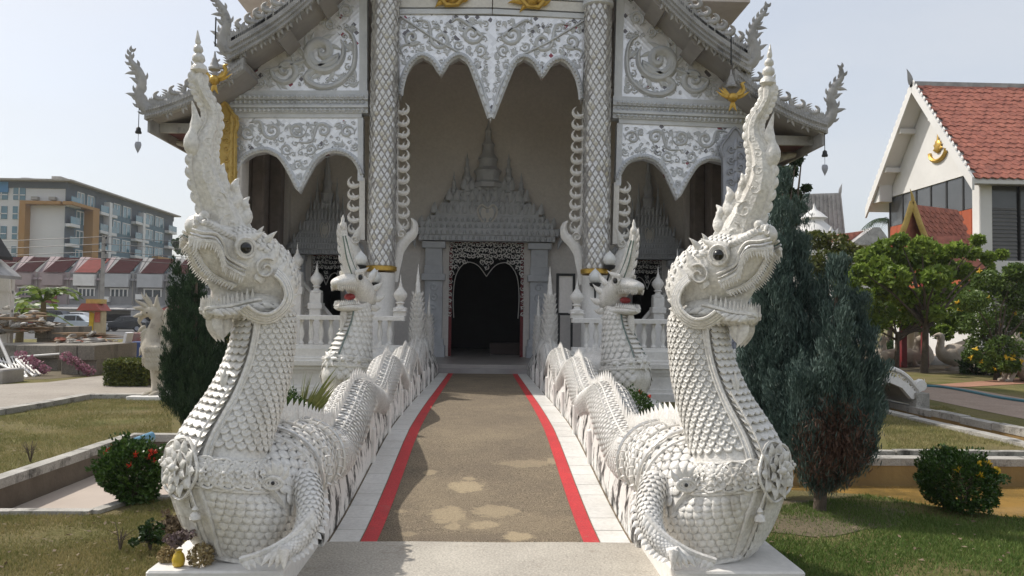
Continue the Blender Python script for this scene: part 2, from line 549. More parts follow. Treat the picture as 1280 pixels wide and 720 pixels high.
def make_guardian_naga():
    base = V(-1.60, 5.0, 0)
    d = V(-.80, -.60, 0).normalized()
    lat = V(-d.y, d.x, 0)
    if lat.y > 0: lat = -lat              # towards the viewer
    nrm = lat
    P = lambda x, y: on_plane(x, y, base, nrm)
    def TW(X, w, sg):
        """move a point of the middle plane sideways by w without shifting its place against the photo"""
        X = ORI + (X - ORI) * ((w + (base - ORI).dot(lat)) / (X - ORI).dot(lat))
        return X if sg > 0 else X - lat * (2 * w)
    root = thing('naga_statue', base, 'tall white naga guardian with open jaws, yellow vase standing at its foot', 'statue', 'naga statues flanking the walkway')
    # ---- trunk: (front px, back px, sideways half width)
    rows = [((264, 693), (326, 695), .30), ((244, 681), (350, 684), .38), ((228, 658), (370, 656), .43), ((216, 628), (371, 629), .46), ((211, 600), (346, 607), .43),
            ((216, 568), (334, 574), .375), ((229, 540), (337, 551), .33), ((246, 515), (346, 522), .30), ((262, 493), (354, 498), .27), ((275, 470), (361, 473), .245),
            ((286, 446), (365, 448), .225), ((293, 423), (368, 422), .21), ((297, 402), (369, 398), .20), ((302, 385), (365, 374), .18)]
    rings = []
    for f, b, w in rows:
        pf, pb = P(*f), P(*b)
        rings.append(((pf + pb) / 2, (pf - pb) * .468, lat * w * .86))
    T = Loft(rings)
    T.shift = .30                         # the belly turns a little towards the walkway
    T.mesh(mb := MB(), 56, 36)
    trunk = mb.build('neck', M['naga'], root, True)
    m = len(rows) - 1
    # scales on the neck, one by one
    sm = meshdata(scale_mesh(1, 1.15, .2), 'neck_scale', M['naga'], True)
    nr = 24
    back = []
    for j in range(nr):
        t = lerp(5.9 / m, 12.3 / m, j / (nr - 1))
        c, a, b = T.ring(t)
        per = 2 * PI * math.sqrt((a.length ** 2 + b.length ** 2) / 2)
        k = 26
        sw = per / k * 1.06
        for q in range(k):
            th = 2 * PI * (q + .5 * (j % 2)) / k
            thd = (th + PI) % (2 * PI) - PI
            if abs(thd) < .62: continue
            p, dt, dh, n = T.frame(t, th)
            n2 = (n + dt * .22).normalized()
            y = -dt
            x = y.cross(n2).normalized(); y = n2.cross(x)
            if abs(thd) < 2.75 and math.sin(th + T.shift) > -.12:
                inst('neck_scale', sm, frame(p + n * .002, x, y, n2, sw), root)
            else:
                back.append((p + n * .002, x, y, n2, sw))
    mb = MB()
    s3 = scale_mesh(1, 1.15, .2, False)
    for o_, x, y, z, sw in back:
        mb.add([o_ + (x * v[0] + y * v[1] + z * v[2]) * sw for v in s3.v], s3.f)
    tag(mb.build('back_scales', M['naga'], trunk, True), kind='stuff')
    # fish scales of the bulb (joined: small and many)
    s2 = scale_mesh(1, 1.1, .16, False)
    arr = np.array([tuple(v) for v in s2.v])
    def scatter(mb, L, trange, krow, k, skip=None, tilt=.16, sz=1.05, flip=1, lift=.001, j0=0):
        for j in range(krow):
            t = lerp(trange[0], trange[1], j / max(1, krow - 1))
            c, a, b = L.ring(t)
            per = 2 * PI * math.sqrt((a.length ** 2 + b.length ** 2) / 2)
            sw = per / k * sz
            for q in range(k):
                th = 2 * PI * (q + .5 * ((j + j0) % 2)) / k
                if skip and skip(t, (th + PI) % (2 * PI) - PI): continue
                p, dt, dh, n = L.frame(t, th)
                dt = dt * flip
                n2 = (n + dt * tilt).normalized()
                y = -dt
                x = y.cross(n2).normalized(); y = n2.cross(x)
                p = p + n * lift
                R = np.array([[x.x, x.y, x.z], [y.x, y.y, y.z], [n2.x, n2.y, n2.z]])
                vs = arr * sw @ R + np.array(p)
                o = len(mb.v)
                mb.v.extend(map(tuple, vs.tolist()))
                mb.f.extend([tuple(i + o for i in f) for f in s2.f])
        return mb
    mb = scatter(MB(), T, (1.25 / m, 3.75 / m), 9, 40, lambda t, th: abs(th) < .5)
    tag(mb.build('bulb_scales', M['naga'], trunk, True), kind='stuff')
    # belly plates up the front of the neck
    mb0 = MB()
    for j in range(20):
        t = lerp(5.3 / m, 12.6 / m, j / 19)
        t2 = t - .034
        mb = MB()
        ring = []
        for (tt, off) in ((t, .003), (t - .012, .016), (t2, .036), (t2 - .003, .026), (t2 + .004, .003)):
            row = []
            for q in range(13):
                a_ = lerp(-.44, .44, q / 12)
                sc_ = -.010 * abs(math.sin(q * PI / 3)) if tt <= t2 else 0      # scalloped lower edge
                fr = T.frame(tt + sc_, a_)
                row.append(fr[0] + fr[3] * off)
            ring.append(row)
        mb.loft(ring, False, False, closed=False)
        mb.build('belly_plate', M['naga'], root, True)
    for sg in (-1, 1):
        mb = MB()
        mb.tube(T.line(4.9 / m, 12.7 / m, .54 * sg, .56 * sg, 40, .012), .016, 6)
        mb.tube(T.line(4.9 / m, 12.7 / m, .64 * sg, .66 * sg, 40, .008), .009, 5)
        mb.build('belly_rim', M['naga'], root, True)
        mb = MB().tube(T.line(5.0 / m, 12.6 / m, .59 * sg, .61 * sg, 40, .010), .008, 4)
        mb.build('mirror_strip', M['mirror'], root)
    # lower belly plates of the bulb
    for sg in (-.22, .22, -.46, .46):
        MB().tube(T.line(.6 / m, 4.0 / m, sg * .9, sg, 16, .006), .013, 5).build('bulb_rib', M['naga'], root, True)
    for j in range(7):
        t = lerp(1.0 / m, 3.7 / m, j / 6)
        ring = []
        for (tt, off) in ((t, .004), (t - .02, .02), (t - .045, .026), (t - .047, .004)):
            ring.append([T.frame(tt, lerp(-.2, .2, q / 5))[0] + T.frame(tt, lerp(-.2, .2, q / 5))[3] * off for q in range(6)])
        MB().loft(ring, False, False, closed=False).build('belly_plate', M['naga'], root, True)
    # breast band with chain of rosettes
    band = MB()
    for t, r in ((4.05 / m, .011), (4.14 / m, .008), (5.02 / m, .012), (5.16 / m, .009)):
        band.tube(T.line(t, t, 0, 2 * PI * 39 / 40, 40, .008), r, 6, closed=True)
    bo = band.build('breast_band', M['naga'], root, True)
    mb = MB().tube(T.line(5.09 / m, 5.09 / m, 0, 2 * PI * 39 / 40, 40, .012), .008, 4, closed=True)
    mb.tube(T.line(4.2 / m, 4.2 / m, 0, 2 * PI * 39 / 40, 40, .01), .007, 4, closed=True)
    mb.build('mirror_strip', M['mirror'], bo)
    def rosette(th, t, R, name='rosette'):
        p, dt, dh, n = T.frame(t, th)
        mb = MB()
        for ring_r, np_, l, lift in ((.98, 10, .46, .018), (.66, 8, .42, .036), (.36, 6, .34, .052)):
            for q in range(np_):
                a = 2 * PI * (q + .5 * (np_ % 4 == 0)) / np_
                dr = dh * math.cos(a) + dt * math.sin(a)
                sd = n.cross(dr)
                o = p + n * lift + dr * (R * (ring_r - l))
                flame(mb, o, sd, (dr + n * .18).normalized(), R * l * 1.05, R * .48 * ring_r + .01, .12, .34, 6, n)
        mb.ball(p + n * .06, R * .15, 8, 6)
        mb.tube([p + n * .016 + (dh * math.cos(2 * PI * q / 28) + dt * math.sin(2 * PI * q / 28)) * R * (.98 + .05 * math.cos(q * 2 * PI * 5 / 28)) for q in range(28)], .010, 5, closed=True)
        mb.tube([p + n * .026 + (dh * math.cos(2 * PI * q / 24) + dt * math.sin(2 * PI * q / 24)) * R * .55 for q in range(24)], .008, 5, closed=True)
        return mb.build(name, M['naga'], bo, True)
    rosette(.02, 4.6 / m, .175, 'breast_rosette')
    for th in (.58, .92, 1.26, 1.60, 1.94, 2.28, -.58, -.92):
        rosette(th, 4.62 / m, .088)
    # hanging tassel cord
    mb = MB().tube(T.line(8.4 / m, 4.0 / m, .40, .36, 20, .05), .007, 5)
    q0 = T.frame(3.3 / m, .34)
    mb.tube([T.frame(4.0 / m, .36)[0] + q0[3] * .05, q0[0] + q0[3] * .04], .006, 5)
    mb.lathe(q0[0] + q0[3] * .04 - V(0, 0, .09), [(.004, 0), (.034, .02), (.03, .045), (.012, .06), (.02, .075), (.004, .1)], 8)
    mb.build('tassel_cord', M['naga'], root, True)
    # breast spur
    mb = MB()
    p, dt, dh, n = T.frame(8.3 / m, .1)
    for k in (-1, 0, 1):
        flame(mb, p, dh * k, (n * .5 + dt * .9).normalized(), .15 - .03 * abs(k), .055, .35 * abs(k), .6, 6, dh if k == 0 else n)
    mb.build('breast_spur', M['naga'], root, True)
    # foot rim with fringe
    mb = MB()
    mb.tube(T.line(.32 / m, .32 / m, 0, 2 * PI * 43 / 44, 44, .015), .028, 6, closed=True)
    mb.tube(T.line(.75 / m, .75 / m, 0, 2 * PI * 43 / 44, 44, .008), .018, 6, closed=True)
    for q in range(46):
        p, dt, dh, n = T.frame(.3 / m, 2 * PI * q / 46)
        flame(mb, p + n * .01, dh, (n * .7 - dt * .7).normalized(), .06, .055, .1, .4, 4)
    mb.build('foot_rim', M['naga'], root, True)

    # ---- head
    def ring2(c, u, hh, w):
        return (P(*c), u * hh, lat * w)
    def axis_loft(lst, sc=.00555):
        rr = []
        pts = [P(*q[0]) for q in lst]
        for i, (c, hh, w) in enumerate(lst):
            t = (pts[min(i + 1, len(pts) - 1)] - pts[max(i - 1, 0)]).normalized()
            u = lat.cross(t).normalized()
            if u.z < 0: u = -u
            rr.append((pts[i], u * hh * sc, lat * w))
        return Loft(rr)
    skull = axis_loft([((356, 378), 10, .09), ((350, 366), 24, .155), ((338, 347), 34, .17), ((321, 333), 37, .175), ((303, 324), 37, .165), ((286, 315), 34, .146), ((270, 306), 28, .13), ((257, 296), 22, .118), ((247, 288), 16.5, .108), ((241, 286), 10, .082), ((238, 287), 3, .03)])
    head = skull.mesh(MB(), 40, 26).build('skull', M['naga'], root, True)
    jaw = axis_loft([((350, 385), 8, .08), ((338, 383), 17, .16), ((318, 381), 16.5, .16), ((298, 384), 13.5, .14), ((279, 388), 11, .118), ((265, 389), 10, .10), ((257, 389), 7, .07), ((254, 389), 2, .02)])
    jo = jaw.mesh(MB(), 26, 20).build('lower_jaw', M['naga'], root, True)
    mb = scatter(MB(), skull, (.10, .56), 15, 30, lambda t, th: not (.35 < abs(th) < 1.15), .2, 1.1, -1)
    tag(mb.build('cheek_scales', M['naga'], head, True), kind='stuff')
    mb = scatter(MB(), jaw, (.1, .8), 11, 22, lambda t, th: abs(th) < 1.9, .2, 1.1, -1)
    tag(mb.build('throat_scales', M['naga'], jo, True), kind='stuff')
    # nostrils, nose bosses
    mb = MB()
    for sg in (-1, 1):
        p, dt, dh, n = skull.frame(.86, sg * .6)
        mb.ball(p, .030, 8, 6)
        p, dt, dh, n = skull.frame(.84, sg * 1.05)
        blade(mb, [p + n * .004 + (dt * math.cos(a) + dh * math.sin(a)) * (.01 + a * .006) for a in np.linspace(0, 7, 18)], .007, n, .01)
        p, dt, dh, n = skull.frame(.91, sg * 1.0)
        mb.ball(p - n * .01, .030, 8, 6)
    mb.ball(P(249, 283), (.085, .08, .075), 14, 10)
    for sg in (-1, 1):
        cc = P(241, 277) + lat * sg * .055
        mb.tube([cc + (lat * math.cos(a) + V(0, 0, 1) * math.sin(a)) * .026 for a in np.linspace(0, 2 * PI, 13)[:-1]], .011, 6, closed=True)
        mb.ball(P(252, 271) + lat * sg * .05, .034, 8, 6)
    mb.build('nose', M['naga'], head, True)
    # lips (rope lines along the mouth), mirror strips, teeth
    mt = MB(); mtl = MB()
    for sg in (-1, 1):
        mb = MB(); mm = MB(); mj = MB(); mj2 = MB()
        np_ = smooth_path([(237, 297, .085), (251, 301, .122), (268, 303, .138), (277, 315, .14), (281, 330, .142), (292, 338, .158), (306, 345, .178)], 30)
        near = [TW(P(x, y), w, sg) for x, y, w in np_]
        mb.tube(near, .014, 6)
        mm.tube([q - V(0, 0, -.026) + lat * sg * .004 for q in near], .008, 4)
        mb.tube([q + V(0, 0, .05) - d * .012 for q in near], .010, 5)
        fp_ = smooth_path([(238, 303, .04), (243, 318, .06), (250, 332, .065), (260, 343, .07), (272, 351, .08), (288, 358, .10)], 26)
        rim = [P(x, y) + lat * (sg * w) for x, y, w in fp_]
        mb.tube(rim, .012, 6)
        for i in range(1, 29):
            dn = (V(0, 0, -1) + d * .25 + lat * sg * .1).normalized()
            ln = .075 if i in (3, 4) else (.046 + .010 * (i % 2))
            mt.cone(near[i] - dn * .006, near[i] + dn * ln, .0145, 5)
        for i in range(1, 25):
            dn = (V(0, 0, -.75) + d * .7 + lat * sg * .25).normalized()
            mt.cone(rim[i] - dn * .006, rim[i] + dn * (.040 + .008 * (i % 2)), .0125, 5)
        # flame scales above the lip
        for i in range(17):
            p, dt, dh, n = skull.frame(lerp(.86, .36, i / 16), sg * 1.20)
            flame(mb, p, dt, (n * .35 + dh * (-sg) * .2 - dt * .8).normalized(), .062, .04, .3, .4, 5, n)
        lo = jaw.line(.93, .30, sg * 1.15, sg * 1.2, 22, .006)
        mj.tube(lo, .013, 6)
        mj.tube(jaw.line(.90, .16, sg * 1.75, sg * 1.9, 22, .005), .010, 5)
        mj2.tube(jaw.line(.90, .18, sg * 1.45, sg * 1.55, 22, .006), .008, 4)
        for i in range(15):
            p, dt, dh, n = jaw.frame(lerp(.95, .36, i / 14), sg * .95)
            mtl.cone(p - V(0, 0, .006), p + V(0, 0, .05 + .012 * (i % 2)) + n * .01, .015, 5)
        for i in range(9):
            p, dt, dh, n = jaw.frame(lerp(.8, .15, i / 8), sg * 1.6)
            flame(mj, p, -V(0, 0, 1), (n * .3 - dt * .9).normalized(), .09, .05, .25, .4, 5, n)
        mb.build('upper_lip', M['naga'], head, True)
        mj.build('lower_lip', M['naga'], jo, True)
        mm.build('mirror_strip', M['mirror'], head)
        mj2.build('mirror_strip', M['mirror'], jo)
    tag(mt.build('upper_teeth', M['naga'], head, True), kind='stuff')
    tag(mtl.build('lower_teeth', M['naga'], jo, True), kind='stuff')
    # mouth lining and tongue
    tp = smooth_path([tuple(P(x, y)) for x, y in ((318, 370), (296, 372), (280, 368), (270, 360), (262, 352), (258, 353))], 14)
    tongue = MB().tube([Vector(q) for q in tp], [.06, .06, .055, .05, .047, .043, .04, .036, .032, .028, .024, .018, .012, .004], 8, sq=.6)
    flame(tongue, P(272, 372), d * 1, V(0, 0, 1), .10, .05, .9, .5, 7, lat)
    tongue.build('tongue', M['naga'], head, True)
    # goatee under the lower jaw
    mb = MB()
    for sg in (-1, 0, 1):
        flame(mb, P(268, 394) + lat * .05 * sg, d * -1, (V(0, 0, -1) + lat * .1 * sg).normalized(), .17, .085, .25, .5, 7, lat)
        flame(mb, P(281, 398) + lat * .05 * sg, d, (V(0, 0, -1) - d * .1).normalized(), .13, .07, .3, .5, 6, lat)
    mb.build('chin_beard', M['naga'], jo, True)
    # eyes
    for sg in (-1, 1):
        c = TW(P(306, 310), .155, sg)
        socket = MB()
        for rr, rb in ((.058, .014), (.041, .010)):
            socket.tube([c + lat * sg * .012 + (d * math.cos(a) + V(0, 0, 1) * math.sin(a)) * rr for a in np.linspace(0, 2 * PI, 17)[:-1]], rb, 6, closed=True)
        flame(socket, c + V(0, 0, .045) + d * .06, V(0, 0, 1), -d, .19, .085, .35, .5, 7, lat)
        flame(socket, c - V(0, 0, .05) + d * .05, -V(0, 0, 1), -d, .16, .05, .2, .5, 7, lat)
        so = socket.build('eye_socket', M['naga'], head, True)
        MB().ball(c + lat * sg * .018, .034, 14, 10).build('eyeball', M['black'], so, True)
        # brow horn and ear
        mb = MB()
        flame(mb, TW(P(322, 298), .11, sg), -d, (V(0, 0, 1) + lat * sg * .3).normalized(), .085, .045, .35, .7, 7, lat)
        flame(mb, TW(P(331, 305), .12, sg), -d, (V(0, 0, .9) - d * .4 + lat * sg * .3).normalized(), .10, .05, .3, .6, 7, lat)
        mb.build('brow_horn', M['naga'], head, True)
        mb = MB()
        for k, (x, y, L_, an) in enumerate(((336, 330, .11, .9), (343, 345, .11, .6), (350, 358, .10, .3), (330, 345, .10, 1.0), (322, 352, .10, .9))):
            flame(mb, TW(P(x, y), .165, sg), V(0, 0, 1), (-d * math.cos(an) + V(0, 0, 1) * math.sin(an)).normalized(), L_, .085, .45, .5, 7, lat)
        cc = TW(P(332, 336), .188, sg)
        blade(mb, [cc + (d * math.cos(a) + V(0, 0, 1) * math.sin(a)) * (.012 + .007 * a) for a in np.linspace(0, 8.5, 26)], .009, lat, .016)
        mb.build('ear', M['naga'], head, True)
    # collar bands behind the jaw
    for sg in (-1, 1):
        mb = MB(); mm = MB()
        for k, (r0, wd, isM) in enumerate(((0, .013, 0), (.036, .010, 1), (.07, .012, 0), (.10, .009, 1), (.13, .012, 0), (.18, .009, 1), (.22, .010, 0))):
            pts = smooth_path([(301, 386), (318, 398), (338, 400), (356, 388), (364, 370), (358, 350), (346, 337)], 26)
            pc = P(334, 366)
            out = []
            for (x, y) in pts:
                q = P(x, y)
                q = pc + (q - pc) * (1.06 - r0 * 1.35)
                rel = (q - P(334, 372))
                wv = .195 * math.sqrt(max(.05, 1 - min(.95, (rel.length / .28) ** 2)))
                out.append(TW(q, wv * .5 + .105 + r0 * .25, sg))
            (mm if isM else mb).tube(out, wd, 6)
        for i in range(13):
            q = smooth_path([(301, 386), (318, 398), (338, 400), (356, 388), (364, 370), (358, 350), (346, 337)], 13)[i]
            qq = TW(P(*q), .13, sg)
            o_ = (P(*q) - P(330, 366)).normalized()
            flame(mb, qq, lat.cross(o_), o_, .045, .045, .35, .4, 5, lat)
        mb.build('collar', M['naga'], head, True)
        mm.build('mirror_strip', M['mirror'], head)
    # ---- crest: broad carved blade that narrows into an S and ends in a jointed spindle
    cen = [(287, 294, 31), (277, 268, 26), (264, 240, 22), (255, 214, 18), (254, 192, 15), (258, 173, 12.5), (265, 155, 9.5), (264, 138, 8.0), (255, 122, 7.0), (249, 109, 6.8), (248, 99, 8.0), (249, 90, 5.5)]
    sp = smooth_path(cen, 44)
    path = [P(x, y) for x, y, w in sp]
    hw = [w * .0046 for x, y, w in sp]
    crest = blade(MB(), path, hw, lat, [lerp(.075, .028, i / 43) for i in range(44)]).build('crest', M['naga'], head, 40)
    mb = MB()
    for k in (-1, 1):
        edge = []
        for i in range(44):
            t = (path[min(i + 1, 43)] - path[max(i - 1, 0)]).normalized()
            s = t.cross(lat).normalized()
            edge.append(path[i] + s * hw[i] * k * .93)
            if i % 2 == 1 and i < 41:
                o_ = path[i] + s * hw[i] * k * .85
                flame(mb, o_, -s * k, (s * k * .75 + t * .8).normalized(), .115 - .0014 * i, .055, .45, .45, 6, lat)
        mb.tube(edge, [lerp(.022, .012, i / 43) for i in range(44)], 6)
    for sg in (-1, 1):
        for i in range(2, 38, 4):
            t = (path[i + 1] - path[i - 1]).normalized()
            s = t.cross(lat).normalized()
            to3 = lambda u, v, o=path[i], s=s, t=t, i=i: o + s * u + t * v + lat * sg * lerp(.068, .03, i / 43)
            scroll(mb, to3, lat * sg, (0, 0), hw[i] * .62, 1.2, 1.2, 1 if i % 8 < 4 else -1, .2, .14, None, 4, 14)
    mb.build('crest_carving', M['naga'], crest, True)
    # spindle tip
    tip0, tip1 = P(249, 92), P(247, 38)
    ax = (tip1 - tip0)
    prof = [(.034, 0), (.052, .07), (.046, .16), (.024, .24), (.040, .31), (.036, .40), (.018, .47), (.030, .53), (.027, .60), (.012, .67), (.018, .73), (.014, .80), (.003, 1.0)]
    MB().tube([tip0 + ax * z for r, z in prof], [r for r, z in prof], 10).build('crest_spindle', M['naga'], crest, True)
    # side prongs of the crest
    for (pts, w0) in (([(243, 196), (239, 172), (245, 152), (240, 126)], .05), ([(268, 250), (280, 232), (277, 216), (280, 204)], .05), ([(285, 262), (297, 248), (294, 232), (299, 222)], .045), ([(300, 282), (309, 268), (306, 254), (312, 246)], .045), ([(245, 108), (241, 96), (242, 86), (239, 76)], .028)):
        q = smooth_path(pts, 14)
        mb = MB().tube([P(x, y) for x, y in q], [w0 * s for s in (.5, .75, .95, 1.0, .9, .7, .55, .6, .72, .62, .42, .3, .18, .04)], 8, sq=.7)
        mb.build('crest_prong', M['naga'], crest, True)

    # ---- makara body running along the walkway
    body_pts = [(-1.44, 4.95, .42, .29), (-1.36, 5.28, .56, .30), (-1.285, 5.66, .59, .265), (-1.255, 6.2, .52, .22), (-1.25, 6.75, .435, .205), (-1.25, 7.45, .61, .205), (-1.25, 8.05, .83, .20), (-1.25, 8.75, .70, .19), (-1.25, 9.35, .555, .19),
                (-1.25, 10.05, .78, .19), (-1.25, 10.6, .98, .19), (-1.25, 11.3, .78, .185), (-1.25, 11.9, .60, .18), (-1.25, 12.6, .84, .18), (-1.25, 13.15, 1.03, .18), (-1.25, 13.8, .82, .175), (-1.25, 14.35, .62, .17),
                (-1.25, 14.95, .9, .17), (-1.25, 15.4, 1.12, .165), (-1.25, 15.95, .92, .16), (-1.25, 16.4, .74, .15), (-1.27, 16.9, 1.0, .14), (-1.29, 17.3, 1.1, .10)]
    body_pts = [(x, y, z if y < 6.5 or y > 16.6 else lerp(walk_z(y) + .47, z, .68), r) for x, y, z, r in body_pts]
    bp = smooth_path(body_pts, 150)
    rr = []
    cs = [Vector(q[:3]) + V(-.02, 0, 0) for q in bp]
    for i, q in enumerate(bp):
        t = (cs[min(i + 1, 149)] - cs[max(i - 1, 0)]).normalized()
        up = V(0, 0, 1) - t * t.z
        up.normalize()
        sd = t.cross(up)
        rr.append((cs[i], up * q[3] * 1.0, sd * q[3] * 1.08))
    B = Loft(rr)
    body = B.mesh(MB(), 200, 20).build('makara_body', M['naga_side'], root, True)
    mb = MB()
    j = 0
    y = 0.012
    while y < .985:
        c, a, b = B.ring(y)
        scatter(mb, B, (y, y), 1, 23, lambda t, th: abs(th) > 2.5, .2, 1.1, 1, .001, j)
        y += .0042
        j += 1
    tag(mb.build('body_scales', M['naga_side'], body, True), kind='stuff')
    # double mirror band along the spine and back fin
    fin = MB()
    near = []
    for sg in (-1, 1):
        MB().tube(B.line(.07, .97, .42 * sg, .42 * sg, 160, .006), .010, 5).build('spine_band', M['naga_side'], body, True)
        MB().tube(B.line(.08, .80, .62 * sg, .62 * sg, 150, .008), .006, 4).build('mirror_strip', M['mirror'], body)
    n_sp = 108
    for i in range(n_sp):
        t = .05 + .93 * (i / n_sp) ** .97
        p, dt, dh, n = B.frame(t, 0)
        L_ = lerp(.15, .10, i / n_sp)
        mb = MB() if i < 48 else fin
        k_ = 1.25 if i < 16 else 1.0
        flame(mb, p - n * .012, dt, n, L_ * k_, L_ * .8 * k_ * (1.2 if i < 16 else 1), .28, .3, 6, dh)
        if i < 48:
            mb.build('dorsal_spike', M['naga_side'], body, True)
    tag(fin.build('far_dorsal_spikes', M['naga_side'], body, True), kind='stuff')
    # neck frills of the makara: curved ribs and mirror hoops behind its jaw
    for k, (t, lift) in enumerate(((.035, .02), (.062, .03), (.088, .03), (.112, .02))):
        mb = MB()
        mb.tube(B.line(t, t + .01, -2.2, 2.2, 26, lift * .7), .013, 6)
        for q in range(23):
            p, dt, dh, n = B.frame(t, lerp(-2.0, 2.0, q / 22))
            flame(mb, p + n * (lift + .005), dh, (dt * .5 + n * .8).normalized(), .045, .032, .3, .5, 5, dh)
        mb.build('frill_rib', M['naga_side'], body, True)
        if k % 2 == 0:
            MB().tube(B.line(t + .008, t + .018, -2.0, 2.0, 26, lift + .012), .012, 5).build('mirror_strip', M['mirror'], body)
    # makara face: brow, eye, curled lip along the bulb
    Q = lambda x, y, yy: at(x, y, yy - .16)
    mk = MB()
    eye = Q(341, 604, 4.95)
    up = V(0, 0, 1); rt = CR
    toc = (ORI - eye).normalized()
    for (ra, rb_, rb) in ((.056, .034, .011), (.038, .02, .007)):
        mk.tube([eye + (rt * math.cos(a) * ra + up * math.sin(a) * rb_) for a in np.linspace(0, 2 * PI, 17)[:-1]], rb, 6, closed=True)
    mk.ball(eye - toc * .012, .024, 10, 8)
    for k in range(7):
        an = .5 + k * .42
        dd = (rt * math.cos(an) + up * math.sin(an)).normalized()
        flame(mk, eye + dd * .05 - toc * .015, toc.cross(dd), dd, .085, .045, .5, .5, 6, toc)
    lip2 = smooth_path([tuple(Q(*q)) for q in ((300, 700, 4.76), (330, 690, 4.78), (356, 676, 4.80), (376, 660, 4.84), (392, 640, 4.9))], 18)
    mk.tube([Vector(q) for q in lip2], .018, 6)
    for i in range(1, 17):
        q = Vector(lip2[i])
        flame(mk, q, rt, (toc * .3 - up * .8 + rt * .3).normalized(), .07, .05, .2, .4, 5, toc)
    mk.build('makara_face', M['naga_side'], body, True)
    MB().ball(eye + toc * .014, .012, 8, 6).build('makara_pupil', M['black'], body, True)
    # makara fore leg with clawed foot on the plinth
    lp = smooth_path([tuple(Q(*q)) for q in ((380, 600, 5.2), (387, 624, 5.06), (386, 650, 4.95), (377, 670, 4.87), (364, 685, 4.82), (352, 693, 4.78))], 22)
    lr = smooth_path([(.09,), (.078,), (.068,), (.057,), (.048,), (.04,)], 22)[:, 0]
    rl = []
    for i in range(22):
        t = (Vector(lp[min(i + 1, 21)]) - Vector(lp[max(i - 1, 0)])).normalized()
        u = V(1, 0, 0) - t * t.x; u.normalize()
        rl.append((Vector(lp[i]), u * lr[i], t.cross(u) * lr[i]))
    LL = Loft(rl)
    leg = LL.mesh(MB(), 40, 14).build('fore_leg', M['naga_side'], root, True)
    mb = scatter(MB(), LL, (.04, .93), 26, 13, None, .25, 1.12, -1)
    tag(mb.build('leg_scales', M['naga_side'], leg, True), kind='stuff')
    mb = MB()
    for i in range(12):
        p, dt, dh, n = LL.frame(lerp(.2, .9, i / 11), -.3)
        o_ = (p - Vector(LL.ring(lerp(.2, .9, i / 11))[0]))
        flame(mb, p, dt, (V(.8, -.3, -.3)).normalized(), .055, .045, .2, .4, 5)
    mb.build('leg_fringe', M['naga_side'], leg, True)
    for k in range(4):
        a = Q(364 - 3 * k, 691, 4.80 - .03 * k)
        b = Q(334 + 7 * k, 698 + 1.0 * k, 4.74 - .02 * k); b.z = max(b.z, .165)
        mid = (a + b) / 2 + V(0, 0, .03)
        mb = MB().tube([a, mid, b, b + (b - mid) * .5 - V(0, 0, .02)], [.035, .03, .02, .004], 7)
        mb.build('claw', M['naga_side'], leg, True)
    # tail ends in two jewelled spires
    for (x, y, ztop, z0, r) in ((-1.40, 17.0, 2.72, .75, .135), (-1.27, 18.6, 2.15, .6, .105)):
        prof = [(r * .9, 0), (r, .18), (r * .95, .35), (r * .72, .55), (r * .5, .68), (r * .34, .76), (r * .38, .79), (r * .24, .84), (r * .26, .87), (r * .1, .93), (.006, 1)]
        hh = ztop - z0
        mb = MB().lathe((x, y, z0), [(q, z * hh) for q, z in prof], 10)
        tl = mb.build('tail_spire', M['naga_side'], body, True)
        ar = []
        for s in range(11):
            zf = .1 + .6 * s / 11
            rad = np.interp(zf, [z for q, z in prof], [q for q, z in prof])
            for q in range(10):
                a = 2 * PI * (q + .5 * (s % 2)) / 10
                dr = V(math.cos(a), math.sin(a), 0)
                ar.append((V(x, y, z0 + zf * hh) + dr * rad * .96, dr))
        mb = MB()
        for o_, dr in ar:
            flame(mb, o_, dr, V(0, 0, 1) * .9 + dr * .35, hh * .075, r * .62, .1, .5, 4, V(-dr.y, dr.x, 0).cross(V(0, 0, 1)))
        tag(mb.build('tail_scales', M['naga_side'], tl, True), kind='stuff')
    # parapet wall under the body
    wall = MB()
    top = []
    for i in range(90):
        y = lerp(5.62, 18.9, i / 89)
        k = int(np.argmin([abs(c.y - y) for c in cs])) if y < 17.3 else 149
        zc = cs[k].z - bp[k][3] * .15 if y < 17.3 else .78
        xin = -walk_half(y) - .012
        xo = min(cs[k].x - .13, xin - .22)
        xt = max(cs[k].x + .12, xo + .2)
        top.append((y, zc, xin, xo, xt))
    rg = []
    for y, zc, xin, xo, xt in top:
        zb = walk_z(y) - .35
        rg.append([V(xin, y, zb), V(xin, y, lerp(walk_z(y), zc, .35)), V(lerp(xin, xt, .55), y, lerp(walk_z(y), zc, .8)), V(xt, y, zc), V(xo, y, zc), V(xo, y, -.6)])
    wall.loft(rg)
    wo = wall.build('parapet', M['wallstain'], root, 35)
    for k, y in enumerate((8.0, 9.3, 10.7, 12.0, 13.3, 14.4, 15.5, 16.6)):
        x = -walk_half(y)
        MB().chbox(x - .03, x + .025, y - .05, y + .05, walk_z(y) + .002, walk_z(y) + .34, .012).build('post', M['plaster'], wo)
        flame(MB(), V(x - .02, y, walk_z(y) + .2), V(0, 1, 0), V(0, 0, 1), .42, .26, .0, .12, 8, V(1, 0, 0)).build('pointed_panel', M['plaster'], wo)
    return root

naga_a = make_guardian_naga()
naga_b = copy_tree(naga_a)
naga_b.location.x = -naga_a.location.x
naga_b.scale.x = -1
naga_b['label'] = 'tall white naga guardian with open jaws in front of the blue-green conifer'
